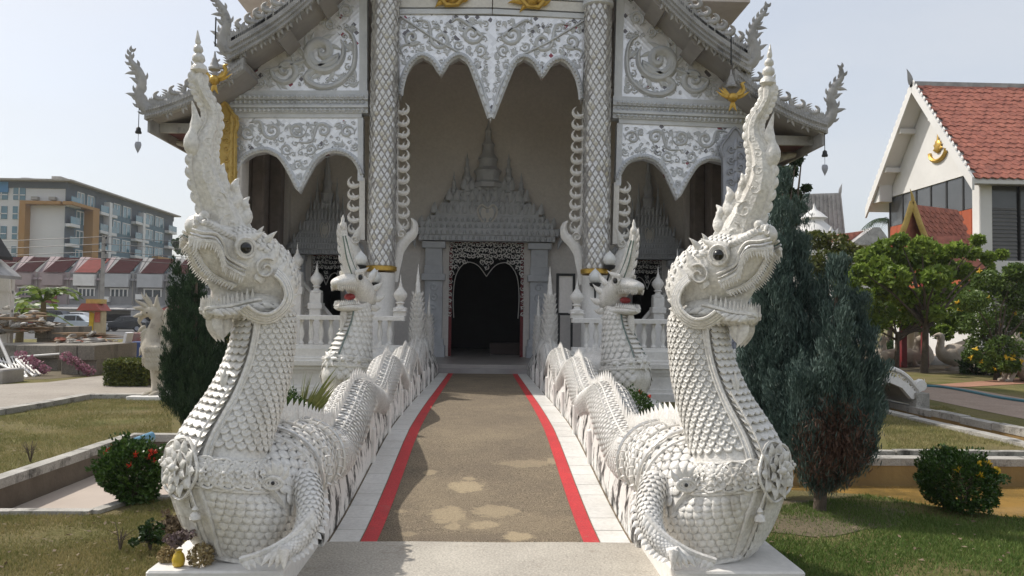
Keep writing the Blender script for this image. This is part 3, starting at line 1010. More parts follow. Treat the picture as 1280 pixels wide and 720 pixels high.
# ------------------------------------------------------------------ the temple hall
FY = 17.5
XC = at(613, 200, FY).x
hall = thing('temple_hall', V(XC, 17.5, 0), 'white Thai temple hall with tiered roof, scrollwork gable and mirror columns', 'temple')
YN = V(0, -1, 0)
def fx(px, py, s, Y=FY):
    """photo pixel of the left half -> point; s=-1 mirrors it about the hall axis"""
    p = at(px, py, Y)
    if s < 0:
        p = V(2 * XC - p.x, p.y, p.z)
    return p
def fpoly(pts, s, Y, th, smooth=False):
    return MB().prism([fx(x, y, s, Y) for x, y in pts], (0, th, 0))
def strip(x0, x1, y0, y1, s, Y, th):
    return fpoly([(x0, y0), (x1, y0), (x1, y1), (x0, y1)], s, Y, th)
SIDES = (1, -1)
def relief(parent, s, Y, lst, matl=None, name='scroll_ornament', nrm=YN):
    """each carved scroll is a piece of its own"""
    for it in lst:
        (x, y, r, a0, sg) = it[:5]
        tail = it[5] if len(it) > 5 else None
        lv = it[6] if len(it) > 6 else 7
        # leaves sized in metres
        mb = MB()
        c3 = fx(x, y, s, Y)
        R = (fx(x + r, y, s, Y) - c3).length
        ux = V(1, 0, 0) * s
        to3 = lambda u, v: c3 + ux * u + V(0, 0, 1) * v
        tl = None
        if tail:
            tl = []
            for (tx, ty) in tail:
                q = fx(tx, ty, s, Y) - c3
                tl.append((q.x * s, q.z))
        scroll(mb, to3, nrm, (0, 0), R, -a0, 1.4, -sg, .19, .14, tl, lv, 22 if R < .3 else 46)
        mb.build(name, matl or M['relief'], parent, True)
def leaf_fill(parent, s, Y, pts, L, matl=None, name='leaf_ornament'):
    for (x, y, an) in pts:
        mb = MB()
        o = fx(x, y, s, Y)
        dr = V(math.cos(an) * s, 0, math.sin(an))
        for k in (-1, 0, 1):
            a2 = an + k * .75
            d2 = V(math.cos(a2) * s, 0, math.sin(a2))
            flame(mb, o, V(-d2.z, 0, d2.x) * (k or 1), d2, L * (1 if k == 0 else .75), L * .42, .3, .3, 5, YN)
        mb.build(name, matl or M['relief'], parent, True)

def inpoly2(x, y, P):
    c = False
    for i in range(len(P)):
        x0, y0 = P[i]; x1, y1 = P[i - 1]
        if (y0 > y) != (y1 > y) and x < (x1 - x0) * (y - y0) / (y1 - y0) + x0: c = not c
    return c
def filigree(parent, s, Y, poly, taken, n, r0, r1, seed=1):
    """fine tendrils between the main scrolls (too small to pick apart)"""
    rnd = random.Random(seed)
    xs = [p[0] for p in poly]; ys = [p[1] for p in poly]
    got = [(x, y, r * .8) for x, y, r in taken]
    mb = MB()
    for _ in range(n):
        x, y, r = rnd.uniform(min(xs), max(xs)), rnd.uniform(min(ys), max(ys)), rnd.uniform(r0, r1)
        if not all(inpoly2(x + r * 1.1 * math.cos(a), y + r * 1.1 * math.sin(a), poly) for a in (0, 1.05, 2.1, 3.14, 4.2, 5.2)): continue
        if any((x - a) ** 2 + (y - b) ** 2 < (c + r * .75) ** 2 for a, b, c in got): continue
        got.append((x, y, r))
        c3 = fx(x, y, s, Y)
        R = r * .0175
        scroll(mb, lambda u, v: c3 + V(u * s, 0, v), YN, (0, 0), R, rnd.uniform(0, 6), 1.2, rnd.choice((-1, 1)), .22, .2, None, 5, 13)
    tag(mb.build('filigree', M['relief'], parent, True), kind='stuff')

# mosaic ground behind the scrolls: white chips with a few dark and red ones
def mosaic_mat():
    m = bpy.data.materials.new('white_mosaic')
    m.use_nodes = True
    N, L = m.node_tree.nodes, m.node_tree.links
    b = N['Principled BSDF']; b.inputs['Roughness'].default_value = .32; b.inputs['Metallic'].default_value = .5
    geo = N.new('ShaderNodeNewGeometry')
    mp = N.new('ShaderNodeMapping'); mp.inputs['Rotation'].default_value = (0, PI / 4, 0); mp.inputs['Scale'].default_value = (12, 12, 12)
    L.new(geo.outputs['Position'], mp.inputs['Vector'])
    vo = N.new('ShaderNodeTexVoronoi'); vo.inputs['Scale'].default_value = 1.0; vo.inputs['Randomness'].default_value = .15
    L.new(mp.outputs['Vector'], vo.inputs['Vector'])
    sp = N.new('ShaderNodeSeparateColor'); L.new(vo.outputs['Color'], sp.inputs['Color'])
    nz = N.new('ShaderNodeTexNoise'); nz.inputs['Scale'].default_value = 1.1; nz.inputs['Detail'].default_value = 3
    L.new(geo.outputs['Position'], nz.inputs['Vector'])
    ad = N.new('ShaderNodeMath'); ad.operation = 'MULTIPLY_ADD'; ad.inputs[1].default_value = .75; L.new(nz.outputs['Fac'], ad.inputs[0]); L.new(sp.outputs['Red'], ad.inputs[2])
    gt = N.new('ShaderNodeMath'); gt.operation = 'GREATER_THAN'; gt.inputs[1].default_value = 1.36; L.new(ad.outputs[0], gt.inputs[0])
    cr = N.new('ShaderNodeMix'); cr.data_type = 'RGBA'; cr.inputs[6].default_value = (.16, .15, .16, 1); cr.inputs[7].default_value = (.28, .07, .09, 1)
    g2 = N.new('ShaderNodeMath'); g2.operation = 'GREATER_THAN'; g2.inputs[1].default_value = .8; L.new(sp.outputs['Green'], g2.inputs[0]); L.new(g2.outputs[0], cr.inputs[0])
    wv = N.new('ShaderNodeMapRange'); wv.inputs['To Min'].default_value = .76; wv.inputs['To Max'].default_value = .92; L.new(sp.outputs['Blue'], wv.inputs['Value'])
    mx = N.new('ShaderNodeMix'); mx.data_type = 'RGBA'; L.new(gt.outputs[0], mx.inputs[0]); tn_ = N.new('ShaderNodeCombineColor'); [L.new(wv.outputs['Result'], tn_.inputs[k_]) for k_ in range(2)]; bl = N.new('ShaderNodeMath'); bl.operation = 'MULTIPLY'; bl.inputs[1].default_value = 1.03; L.new(wv.outputs['Result'], bl.inputs[0]); L.new(bl.outputs[0], tn_.inputs[2]); L.new(tn_.outputs[0], mx.inputs[6]); L.new(cr.outputs[2], mx.inputs[7])
    L.new(mx.outputs[2], b.inputs['Base Color'])
    bp = N.new('ShaderNodeBump'); bp.inputs['Strength'].default_value = .4; bp.inputs['Distance'].default_value = .01; L.new(vo.outputs['Distance'], bp.inputs['Height']); L.new(bp.outputs['Normal'], b.inputs['Normal'])
    return m
M['mosaic'] = mosaic_mat()

zF = .5                                     # porch floor
yB = 22.9                                   # back wall
# ---- floor, plinths
MB().box(XC - 6.1, XC + 6.1, 18.95, yB + 6, -.2, zF).build('porch_floor', mat('porch_floor_tile', (.40, .37, .35), .35, (.32, .295, .28), 2, .5), hall)
MB().box(XC - 1.3, XC + 1.3, 18.72, 18.95, .1, .41).build('door_step', M['soffit'], hall)
for s in SIDES:
    xi, xo = XC - s * 1.62, XC - s * 6.2
    pl = MB().box(xi, xo, 15.78, 18.94, -.3, .499).build('plinth', M['plaster'], hall)
    for (z0, z1, out) in ((-.3, .16, .10), (.16, .24, .05), (.56, .64, .03), (.64, .74, .09), (.74, .80, .04)):
        MB().chbox(xi + s * out * .2, xo - s * out, 15.75 - out, 15.95, z0, z1, .012).build('plinth_moulding', M['plaster'], hall)
    MB().box(xi, xo, 15.76, 16.16, .4991, .97).build('parapet_wall', M['plaster'], hall)
# ---- back wall with the three doors cut out of it
def porch_wall():
    mb = MB()
    xs = [XC - 5.75]
    segs = []
    doors = []
    for (c, hw, py0) in ((at(408, 350, yB).x, .44, 318), (at(608, 350, yB).x, 1.07, 302), (2 * XC - at(408, 350, yB).x, .44, 318)):
        doors.append((c - hw, c + hw, at(608, py0, yB).z))
    x = XC - 5.75
    for (a, b, zt) in doors:
        mb.box(x, a, yB, yB + .3, zF - .1, 8.9)
        mb.box(a, b, yB, yB + .3, zt, 8.9)
        x = b
    mb.box(x, XC + 5.75, yB, yB + .3, zF - .1, 8.9)
    mb.build('back_wall', M['porch'], hall)
    # dark nave behind the doors
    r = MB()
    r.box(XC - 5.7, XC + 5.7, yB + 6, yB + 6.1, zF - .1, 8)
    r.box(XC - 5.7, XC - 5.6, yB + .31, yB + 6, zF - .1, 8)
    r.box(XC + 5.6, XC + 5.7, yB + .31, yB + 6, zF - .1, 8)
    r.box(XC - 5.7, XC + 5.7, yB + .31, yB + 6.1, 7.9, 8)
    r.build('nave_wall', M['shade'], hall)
    return doors
doors = porch_wall()
MB().box(XC - 5.9, XC + 5.9, 17.85, yB + .3, 8.9, 9.0).build('porch_ceiling', mat('ceiling_boards', (.60, .54, .50), .7, (.50, .44, .40), 3, .5), hall)
M['darkwood'] = mat('dark_carved_wood', (.27, .225, .195), .7, (.18, .15, .13), 4, .5, bump=.4, bs=30)
for s in SIDES:
    MB().box(XC - s * 5.75, XC - s * 5.95, 18.2, yB + 9, 0, 6.6).build('side_wall', M['darkwood'], hall)
    for y in (19.6, 21.2):
        MB().chbox(XC - s * 5.745, XC - s * 5.45, y - .2, y + .2, zF, 6.6, .03).build('pilaster', M['darkwood'], hall)
    # carved pillar against the back wall seen through the side arch
    cx = fx(352, 300, s, yB - .3).x
    MB().chbox(cx - .17, cx + .17, yB - .30, yB - .004, zF, 6.2, .02).build('pilaster', M['porch'], hall)
    MB().chbox(fx(337, 300, s, yB - .3).x - .16, fx(337, 300, s, yB - .3).x + .16, yB - .55, yB - .31, zF, 6.2, .02).build('carved_pillar', M['darkwood'], hall)
    for k in range(12):
        zz = 1.2 + k * .4
        c3 = V(fx(337, 300, s, yB - .3).x, yB - .56, zz)
        scroll(mb := MB(), lambda u, v: c3 + V(u, 0, v), YN, (0, 0), .13, k * 1.7, 1.2, 1 if k % 2 else -1, .2, .12, None, 5, 16)
        mb.build('pillar_carving', M['relief'], hall, True)

# ---- main columns clad in mirror lozenges
dia = MB()
dia.add([(-.5, 0, 0), (0, -.5, .0), (.5, 0, 0), (0, .5, 0), (0, 0, .16)], [(0, 1, 4), (1, 2, 4), (2, 3, 4), (3, 0, 4)])
darr = np.array(dia.v)
def column(s):
    c0, c1 = fx(476.5, 330, s, 17.3), fx(476.5, -80, s, 17.3)
    r = .305
    prof = [(r * 1.12, zF - .001), (r * 1.12, zF + .3), (r * 1.03, zF + .34), (r * 1.0, fx(470, 342, s).z), ]
    c = V(c0.x, 17.3, 0)
    sh = MB().lathe(c, prof, 24).build('column_shaft', M['plaster'], hall, True)
    zg = fx(470, 340, s).z
    MB().lathe(c, [(r * 1.0, zg), (r * 1.1, zg + .02), (r * 1.1, zg + .1), (r * 1.0, zg + .12)], 24).build('gold_ring', M['gold'], hall, True)
    z0, z1 = zg + .11, fx(470, 8, s).z
    MB().lathe(c, [(r * .95, z0), (r * .95, z1)], 24).build('column_core', M['soffit'], hall, True)
    rows, k = 52, 14
    vs, fs = [], []
    step = (z1 - z0) / rows
    fr = MB()
    for j in range(rows):
        z = z0 + step * (j + .5)
        for q in range(k):
            a = 2 * PI * (q + .5 * (j % 2)) / k
            n = V(math.cos(a), math.sin(a), 0)
            if n.y > .5: continue
            wob = RNG.normal(0, .11, 2)
            x = V(-n.y, n.x, 0); y = V(0, 0, 1)
            n2 = (n + x * wob[0] + y * wob[1]).normalized()
            x = y.cross(n2).normalized(); y = n2.cross(x)
            R = np.array([tuple(x), tuple(y), tuple(n2)])
            sc = np.array([2 * PI * r / k * .80, step * 1.62, .09])
            p = c + n * r * .965 + V(0, 0, z)
            vv = (darr * sc) @ R + np.array(tuple(p))
            o = len(vs)
            vs.extend(vv.tolist())
            fs.extend([(i + o, jj + o, kk + o) for (i, jj, kk) in dia.f])
    me = quadmesh('mirror_lozenges', vs, fs, M['mirror'], hall)
    tag(me, kind='stuff')
    zc = z1
    MB().lathe(c, [(r * .95, zc), (r * 1.12, zc + .04), (r * 1.12, zc + .12), (r * 1.0, zc + .15), (r * 1.0, zc + .3), (r * 1.15, zc + .36), (r * 1.15, zc + .5), (r, zc + .55), (r, zc + 1.6)], 24).build('column_capital', M['ornament'], hall, True)
for s in SIDES: column(s)

# ---- front screen: wing panels and centre panel with cusped arches
wing_arch = [(452, 221), (450, 214), (443, 202), (432, 194), (418, 191), (404, 195), (393, 205), (384, 221), (374, 241), (364, 221), (354, 204), (345, 195), (332, 190), (316, 193), (303, 201), (293, 217)]
mid_arch = [(500, 123), (502, 110), (507, 93), (516, 79), (528, 72), (541, 79), (551, 95), (561, 79), (574, 72), (586, 80), (597, 106), (613, 151)]
for s in SIDES:
    wp = fpoly([(293, 146), (450, 146)] + wing_arch, s, FY, .22).build('wing_panel', M['mosaic'], hall)
    mb = MB()
    a = smooth_path(wing_arch[:9], 30).tolist() + smooth_path(wing_arch[8:], 30).tolist()[1:]
    blade(mb, [fx(x, y - 3.2, s, FY - .012) for x, y in a], .062, YN, .05)
    mb.build('arch_border', M['ornament'], hall, True)
    mb = MB()
    for i in range(1, len(a) - 1):
        p = fx(a[i][0], a[i][1] - 3.2, s, FY - .065)
        mb.ball(p, .03, 6, 4)
    tag(mb.build('arch_beads', M['relief'], hall, True), kind='stuff')
    for (x0, x1, y0, y1, dz, th) in ((290, 452, 141, 147, -.04, .26), (288, 295, 147, 222, -.03, .26), (447, 454, 147, 226, -.03, .26)):
        strip(x0, x1, y0, y1, s, FY + dz, th).build('panel_frame', M['ornament'], hall)
    relief(wp, s, FY - .01, [(310, 166, 11, .5, 1), (340, 163, 13, 3.0, -1, [(312, 153), (325, 152)]), (372, 162, 13, 0, 1), (372, 166, 8, 3.1, -1), (404, 163, 12, 3.0, 1, [(372, 178), (388, 177)]), (434, 165, 11, .3, -1),
                             (358, 186, 9, .8, 1), (388, 186, 9, 2.4, -1), (373, 205, 7, 1.5, 1), (373, 221, 5, 1.5, -1), (302, 184, 6, 0, 1), (443, 184, 6, 3, -1), (325, 182, 5, 0, 1), (420, 182, 5, 3, -1)])
    leaf_fill(wp, s, FY - .01, [(x, 154 + (i % 2) * 2, -PI / 2 + RNG.normal(0, .5)) for i, x in enumerate(range(302, 446, 12))] + [(300, 198, 1.2), (446, 200, 1.9), (350, 196, 1), (396, 196, 2), (366, 212, 1.3), (380, 212, 1.8), (373, 232, 1.57), (318, 180, .5), (428, 181, 2.6)], .16)
    filigree(wp, s, FY - .01, [(296, 149), (446, 149)] + [(x, y - 7) for x, y in wing_arch], [(310, 166, 11), (340, 163, 13), (372, 162, 13), (404, 163, 12), (434, 165, 11), (358, 186, 8), (388, 186, 8), (373, 205, 7)], 1500, 2.4, 5.5, 3)
    # mouldings between wing panel and gable
    for (y0, y1, dz, th, mm) in ((113, 118, -.05, .3, 'ornament'), (118, 124, -.10, .3, 'relief'), (124, 131, -.04, .3, 'ornament'), (131, 134, -.12, .3, 'ornament'), (134, 141, -.07, .3, 'relief')):
        strip(278, 460, y0, y1, s, FY + dz, th).build('cornice_moulding', M[mm], hall)
    mb = MB()
    for i in range(30):
        x = 282 + i * 5.9
        for (y, h, dz) in ((127.5, 3.2, .055), (137.5, 3, .085), (121, 2.6, .115)):
            c3 = fx(x, y, s, FY - dz)
            R = h * .0175
            mb.add([c3 + V(-R, 0, 0), c3 + V(0, 0, -R), c3 + V(R, 0, 0), c3 + V(0, 0, R), c3 + V(0, -.04, 0)], [(0, 1, 4), (1, 2, 4), (2, 3, 4), (3, 0, 4)])
    tag(mb.build('cornice_lozenges', M['ornament'], hall), kind='stuff')
    # gable wing
    gp = fpoly([(293, 113), (450, 113), (450, -32)], s, FY, .2).build('gable_panel', M['mosaic'], hall)
    strip(449, 459, -40, 113, s, FY - .04, .25).build('panel_frame', M['ornament'], hall)
    relief(gp, s, FY - .012, [(402, 63, 26, .3, 1, [(384, 94), (396, 108), (420, 106), (440, 88), (444, 62), (440, 44), (430, 36)][::-1], 9), (357, 88, 21, PI, -1, [(375, 60), (382, 75), (378, 100)][:2], 8), (433, 14, 12, 2, 1, None, 7),
                               (327, 104, 8, 2.5, 1), (384, 36, 9, 3.5, -1), (440, 100, 7, 0, 1), (413, 30, 8, 1, 1), (345, 66, 7, 2, 1), (440, 36, 6, 1, -1)])
    relief(gp, s, FY - .012, [(402, 66, 34, -.6, 1, None, 10)])
    leaf_fill(gp, s, FY - .012, [(310, 110, 1), (336, 108, 1.2), (385, 108, .8), (444, 108, 2), (366, 58, 2), (376, 48, 2.2), (420, 12, 2), (444, 60, 2.5), (396, 24, 2), (352, 108, .6), (428, 98, 2.4), (378, 82, 2.5)], .2)
    filigree(gp, s, FY - .012, [(304, 110), (447, 110), (447, -22)], [(402, 63, 34), (357, 88, 21), (433, 14, 12), (327, 104, 8), (384, 36, 9), (413, 30, 8)], 1800, 2.6, 6.5, 4)
    # post beside the mirror column, with its row of hooked flames
    strip(489.5, 497.5, 12, 290, s, FY - .02, .3).build('inner_post', M['plaster'], hall)
    strip(449, 456, 222, 300, s, FY - .02, .3).build('outer_post', M['plaster'], hall)
    def hook(x, y, L, dirx):
        o = fx(x, y, s, FY + .06)
        mb = MB()
        path = [(0, 0), (.55, -.18), (.95, .02), (1.0, .42), (.72, .78)]
        q = smooth_path(path, 10)
        blade(mb, [o + V(u * L * dirx * s, 0, v * L) for u, v in q], [L * w for w in (.16, .2, .22, .21, .19, .16, .13, .1, .06, .01)], YN, L * .13)
        flame(mb, o + V(.5 * L * dirx * s, 0, -.1 * L), V(dirx * s, 0, 0), V(0, 0, 1), L * .5, L * .24, .4, .4, 5, YN)
        return mb.build('hook_ornament', M['plaster'], hall, True)
    for i in range(11): hook(496.5, 139 + i * 14.4, .24, 1)
    for i in range(5): hook(449, 231 + i * 14.4, .23, -1)
    # big curled bracket at the foot of the posts
    for (x0, y0, dx) in ((496, 300, 1), (450, 306, -1)):
        o = fx(x0, y0, s, FY - .02)
        mb = MB()
        q = smooth_path([(-.10, -.9), (-.02, -.5), (.06, -.2), (.22, .02), (.36, .16), (.38, .36), (.30, .48)], 18)
        blade(mb, [o + V(u * dx * s, 0, v) for u, v in q], [.14, .14, .13, .13, .13, .12, .12, .12, .11, .11, .11, .1, .09, .08, .07, .06, .04, .01], YN, .07)
        flame(mb, o + V(.1 * dx * s, 0, 0), V(-dx * s, 0, 0), V(0, 0, 1), .5, .2, .3, .4, 7, YN)
        scroll(mb, lambda u, v: o + V(u * s, -.05, v), YN, (.10 * dx, .12), .13, 0, 1.3, dx, .2, .2, None, 3, 16)
        mb.build('curled_bracket', M['plaster'], hall, True)
half = [fx(x, y, 1, FY) for x, y in [(498, 17)] + mid_arch]
oth = [fx(x, y, -1, FY) for x, y in ([(498, 17)] + mid_arch[:-1])]
cp = MB().prism([half[0], oth[0]] + oth[1:] + half[1:][::-1], (0, .22, 0))
cp = cp.build('centre_panel', M['mosaic'], hall)
for s in SIDES:
    a = smooth_path(mid_arch[:7], 24).tolist() + smooth_path(mid_arch[6:], 24).tolist()[1:]
    blade(MB(), [fx(x, y - 3.5, s, FY - .012 - .001 * s) for x, y in a], .068, YN, .055).build('arch_border', M['ornament'], hall, True)
    mb = MB()
    for i in range(1, len(a) - 1): mb.ball(fx(a[i][0], a[i][1] - 3.5, s, FY - .07), .032, 6, 4)
    tag(mb.build('arch_beads', M['relief'], hall, True), kind='stuff')
    relief(cp, s, FY - .01, [(515, 47, 12, .5, 1, [(504, 70), (502, 58)]), (551, 49, 14, 3, -1, [(520, 26), (535, 28)]), (590, 42, 15, .2, 1, [(565, 28), (575, 24)]), (600, 62, 10, 2, -1), (573, 56, 8, 0, 1), (607, 90, 6, 1, 1), (608, 112, 5, 1, -1), (532, 30, 7, 0, 1), (504, 28, 6, 0, -1), (597, 80, 6, 2, 1)])
    leaf_fill(cp, s, FY - .01, [(505, 80, 1.2), (512, 30, -1), (535, 62, 1), (560, 30, -1.2), (575, 38, 1), (600, 26, -1.6), (608, 74, 1.5), (603, 102, 1.4), (609, 126, 1.5), (585, 66, 1), (560, 66, 2), (544, 32, -1.3), (590, 22, -1.5), (525, 64, 1.2)], .17)
    filigree(cp, s, FY - .01, [(500, 20), (613, 20), (613, 140)] + [(x, y - 8) for x, y in mid_arch[::-1]], [(515, 47, 12), (551, 49, 14), (590, 42, 15), (600, 62, 10), (573, 56, 8)], 1500, 2.5, 6, 5)
    # ribs of the inner V
    blade(MB(), [fx(x, y, s, FY - .014) for x, y in ((500, 20), (545, 50), (575, 66), (592, 82), (604, 108), (612.5, 140))], .03, YN, .05).build('rib_moulding', M['ornament'], hall, True)
    strip(497, 615, 11, 17, s, FY - .05 - .003 * s, .3).build('panel_frame', M['ornament'], hall)
    strip(497, 615, -3, 9, s, FY - .02 - .003 * s, .25).build('name_panel', M['plaster'], hall)
    mb = MB()
    for (x, an, L_) in ((562, 2.6, .34), (570, 2.0, .3), (577, .4, .34), (566, -.2, .34), (556, 3.3, .25), (573, 3.0, .3)):
        dd = V(math.cos(an) * s, 0, math.sin(an))
        flame(mb, fx(x, 1, s, FY - .08), V(-dd.z, 0, dd.x), dd, L_, .16, .5, .6, 7, YN)
    mb.ball(fx(566, -2, s, FY - .1), .15, 10, 6)
    mb.tube([fx(551, -2, s, FY - .1), fx(558, 6, s, FY - .1), fx(572, 5, s, FY - .1), fx(581, -4, s, FY - .1)], .06, 6)
    mb.build('gilded_relief', M['gold'], hall, True)
    strip(497, 615, -11, -5, s, FY - .05 - .003 * s, .3).build('panel_frame', M['ornament'], hall)
    fpoly([(459, -12), (615, -12), (615, -190), (459, -45)], s, FY + .01 - .003 * s, .2).build('gable_panel', M['mosaic'], hall)

# ---- roof tiers: sections drawn at the front edge, run back along the hall
BY = 16.4
up_line = [(283, 76), (318, 56), (349, 36), (384, 7), (430, -38), (520, -132), (613, -236)]
lo_line = [(180, 149), (206, 142), (241, 128), (275, 108), (304, 86)]
def roof_part(line, s, th_px, name_mat, y1, soffit, nm):
    a = smooth_path(line, 20)
    lo = [fx(x, y, s, BY) for x, y in a]
    hi = [p + V(0, 0, th_px * .0164) for p in lo]
    bb = MB().prism(lo + hi[::-1], (0, .16, 0)).build('bargeboard', M['roofgrey'], hall)
    lo2 = [p + V(0, .16, .02) for p in lo]; hi2 = [p + V(0, .16, -.06) for p in hi]
    n = len(lo)
    mb = MB()
    L_ = y1 - BY
    mb.prism([p for p in hi2] + [p - V(0, 0, .09) for p in hi2][::-1], (0, L_, 0))
    mb.build(nm, M['roofgrey'], hall)
    mb = MB().prism([p for p in lo2] + [p + V(0, 0, .07) for p in lo2][::-1], (0, L_, 0))
    mb.build('roof_soffit', soffit, hall)
    return a, lo, hi
# crockets and leaf drops for the bargeboards
def crocket_mesh():
    mb = MB()
    X, Z = V(1, 0, 0), V(0, 0, 1)
    mb.box(-.07, .07, -.03, .03, -.08, .06)
    flame(mb, V(0, 0, .02), -X, Z, .34, .16, .25, .3, 7, YN)
    flame(mb, V(.02, 0, .03), X, (X + Z * .3).normalized(), .30, .13, .1, .3, 6, YN)
    q = smooth_path([(.10, .05), (.26, .06), (.31, .17), (.22, .24)], 9)
    blade(mb, [V(u, 0, v) for u, v in q], [.05, .055, .06, .06, .055, .05, .04, .03, .005], YN, .03)
    flame(mb, V(-.03, 0, .02), -X, (-X * .8 + Z * .5).normalized(), .24, .11, .3, .3, 6, YN)
    for k in range(3):
        flame(mb, V(.02, 0, .12 + k * .06), X, (X * .8 + Z * .5).normalized(), .12, .06, .4, .3, 5, YN)
    return meshdata(mb, 'crocket', M['roofgrey'], True)
def drop_mesh():
    mb = MB()
    X, Z = V(1, 0, 0), V(0, 0, 1)
    for k, w in ((-1, .16), (0, .24), (1, .16)):
        flame(mb, V(.05 * k, 0, 0), X * (k or 1), (-Z + X * .45 * k).normalized(), w, .13, .25, .3, 6, YN)
    mb.box(-.08, .08, -.02, .02, -.04, .08)
    return meshdata(mb, 'leaf_drop', M['roofgrey'], True)
CRK, DRP = crocket_mesh(), drop_mesh()
def roof_finial(s, path_px, w0, Y):
    q = smooth_path(path_px, 30)
    pts = [fx(x, y, s, Y) for x, y, w in q]
    hw = [w * .0164 * .37 for x, y, w in q]
    mb = MB()
    blade(mb, pts, hw, YN, [max(.01, h * .55) for h in hw])
    for i in range(3, 28, 2):
        t = (pts[min(i + 1, 29)] - pts[i - 1]).normalized()
        n = t.cross(YN).normalized()
        for k in (-1, 1):
            out = n * k
            if i % 4 == 1 and k == 1: continue
            flame(mb, pts[i] + out * hw[i] * .7, -out, (out * .7 + t * .85).normalized(), .13 + hw[i] * .7, .075, .3, .4, 5, YN)
    # folded mane behind the neck
    for i in (10, 14, 18):
        t = (pts[i + 1] - pts[i - 1]).normalized()
        n = t.cross(YN).normalized()
        flame(mb, pts[i], t, n * -s, .30, .12, .6, .4, 7, YN)
    return mb.build('naga_finial', M['roofgrey'], hall, True)
for s in SIDES:
    a, lo, hi = roof_part(up_line, s, 22, 0, 33, M['soffit'], 'upper_roof')
    for i in range(9):
        f = .085 + .058 * i
        k = f * 19
        i0 = int(k)
        p = lerp(hi[i0], hi[min(i0 + 1, 19)], k - i0)
        sl = (hi[min(i0 + 1, 19)] - hi[i0]).normalized()
        inst('crocket', CRK, frame(p + V(0, .08, .02), V(-s, 0, 0), V(0, 1, 0), V(0, 0, 1), 1.0), hall)
        p = lerp(lo[i0], lo[min(i0 + 1, 19)], k - i0)
        inst('leaf_drop', DRP, frame(p + V(0, .04, .06), V(1, 0, 0), V(0, 1, 0), V(0, 0, 1), .9), hall)
    # fretted ridge strip along the bargeboard
    mb = MB()
    for i in range(54):
        f = .03 + .55 * i / 54
        k = f * 19; i0 = int(k)
        p = lerp(hi[i0], hi[min(i0 + 1, 19)], k - i0)
        t = (hi[min(i0 + 1, 19)] - hi[i0]).normalized()
        mb.obox(p + V(0, .08, -.03), t * .035, V(0, .06, 0), V(0, 0, .11))
        flame(mb, p + V(0, .08, .05), t, V(0, 0, 1), .15, .09, .1, .4, 4, YN)
        for dz in (.12, .24, .36):
            q = p + V(0, -.012, -dz) + t * (.03 if dz == .24 else 0)
            mb.add([q + t * .035, q + V(0, 0, .05), q - t * .035, q - V(0, 0, .05), q + V(0, -.03, 0)], [(0, 1, 4), (1, 2, 4), (2, 3, 4), (3, 0, 4)])
    tag(mb.build('bargeboard_fretwork', M['roofgrey'], hall), kind='stuff')
    roof_finial(s, [(300, 62, 22), (288, 66, 22), (279, 56, 20), (279, 42, 17), (284, 30, 15), (281, 16, 12), (273, 4, 10), (266, -6, 5), (264, -14, 1)], 1, BY + .06)
    mb = MB()
    for i in range(6): flame(mb, fx(286 + i * 4, 56 - i * 2, s, BY + .05), V(-s, 0, 0), V(0, 0, 1), .28, .11, .2, .4, 6, YN)
    mb.build('finial_mane', M['roofgrey'], hall, True)
    # purlin ends and rafters under the eaves
    for (x, y) in ((297, 84), (352, 42), (402, -6)):
        p = fx(x, y, s, BY + .2)
        t = V(s * .72, 0, .69)
        MB().obox(p + V(0, .55, .02), t * .17, V(0, .62, 0), V(-t.z * .12, 0, t.x * .12)).build('purlin', M['soffit'], hall)
    # lower tier
    a, lo, hi = roof_part(lo_line, s, 15, 0, 33, M['soffit'], 'lower_roof')
    for i in range(5):
        k = (.26 + .14 * i) * 19; i0 = int(k)
        p = lerp(hi[i0], hi[min(i0 + 1, 19)], k - i0)
        inst('crocket', CRK, frame(p + V(0, .08, .02), V(-s, 0, 0), V(0, 1, 0), V(0, 0, 1), .85), hall)
        p = lerp(lo[i0], lo[min(i0 + 1, 19)], k - i0)
        inst('leaf_drop', DRP, frame(p + V(0, .04, .06), V(1, 0, 0), V(0, 1, 0), V(0, 0, 1), .8), hall)
    mb = MB()
    for i in range(34):
        k = (.03 + .93 * i / 34) * 19; i0 = int(k)
        p = lerp(hi[i0], hi[min(i0 + 1, 19)], k - i0)
        t = (hi[min(i0 + 1, 19)] - hi[i0]).normalized()
        flame(mb, p + V(0, .08, -.02), t, V(0, 0, 1), .24 if i < 11 else .15, .10, .2, .4, 5, YN)
        for dz in (.08, .2):
            q = p + V(0, -.012, -dz) + t * (.03 if dz == .2 else 0)
            mb.add([q + t * .035, q + V(0, 0, .05), q - t * .035, q - V(0, 0, .05), q + V(0, -.03, 0)], [(0, 1, 4), (1, 2, 4), (2, 3, 4), (3, 0, 4)])
    tag(mb.build('bargeboard_fretwork', M['roofgrey'], hall), kind='stuff')
    roof_finial(s, [(203, 134, 20), (190, 140, 20), (178, 130, 19), (174, 116, 17), (178, 102, 15), (173, 88, 13), (164, 77, 9), (163, 67, 4), (166, 61, 1)], 1, BY + .06)
    # side eave fascia with fretwork, running back
    p0 = fx(182, 150, s, BY)
    MB().box(p0.x, p0.x + s * .05, BY + .1, 33, p0.z - .22, p0.z + .14).build('eave_fascia', M['roofgrey'], hall)
    e1 = fx(276, 160, s, BY + .9)
    MB().box(p0.x + s * .06, e1.x, BY + .55, BY + .65, p0.z - .12, p0.z + .08).build('eave_beam', M['roofgrey'], hall)
    MB().box(p0.x + s * .06, e1.x, BY + .66, 33, p0.z - .04, p0.z).build('eave_ceiling', M['redsoffit'], hall)
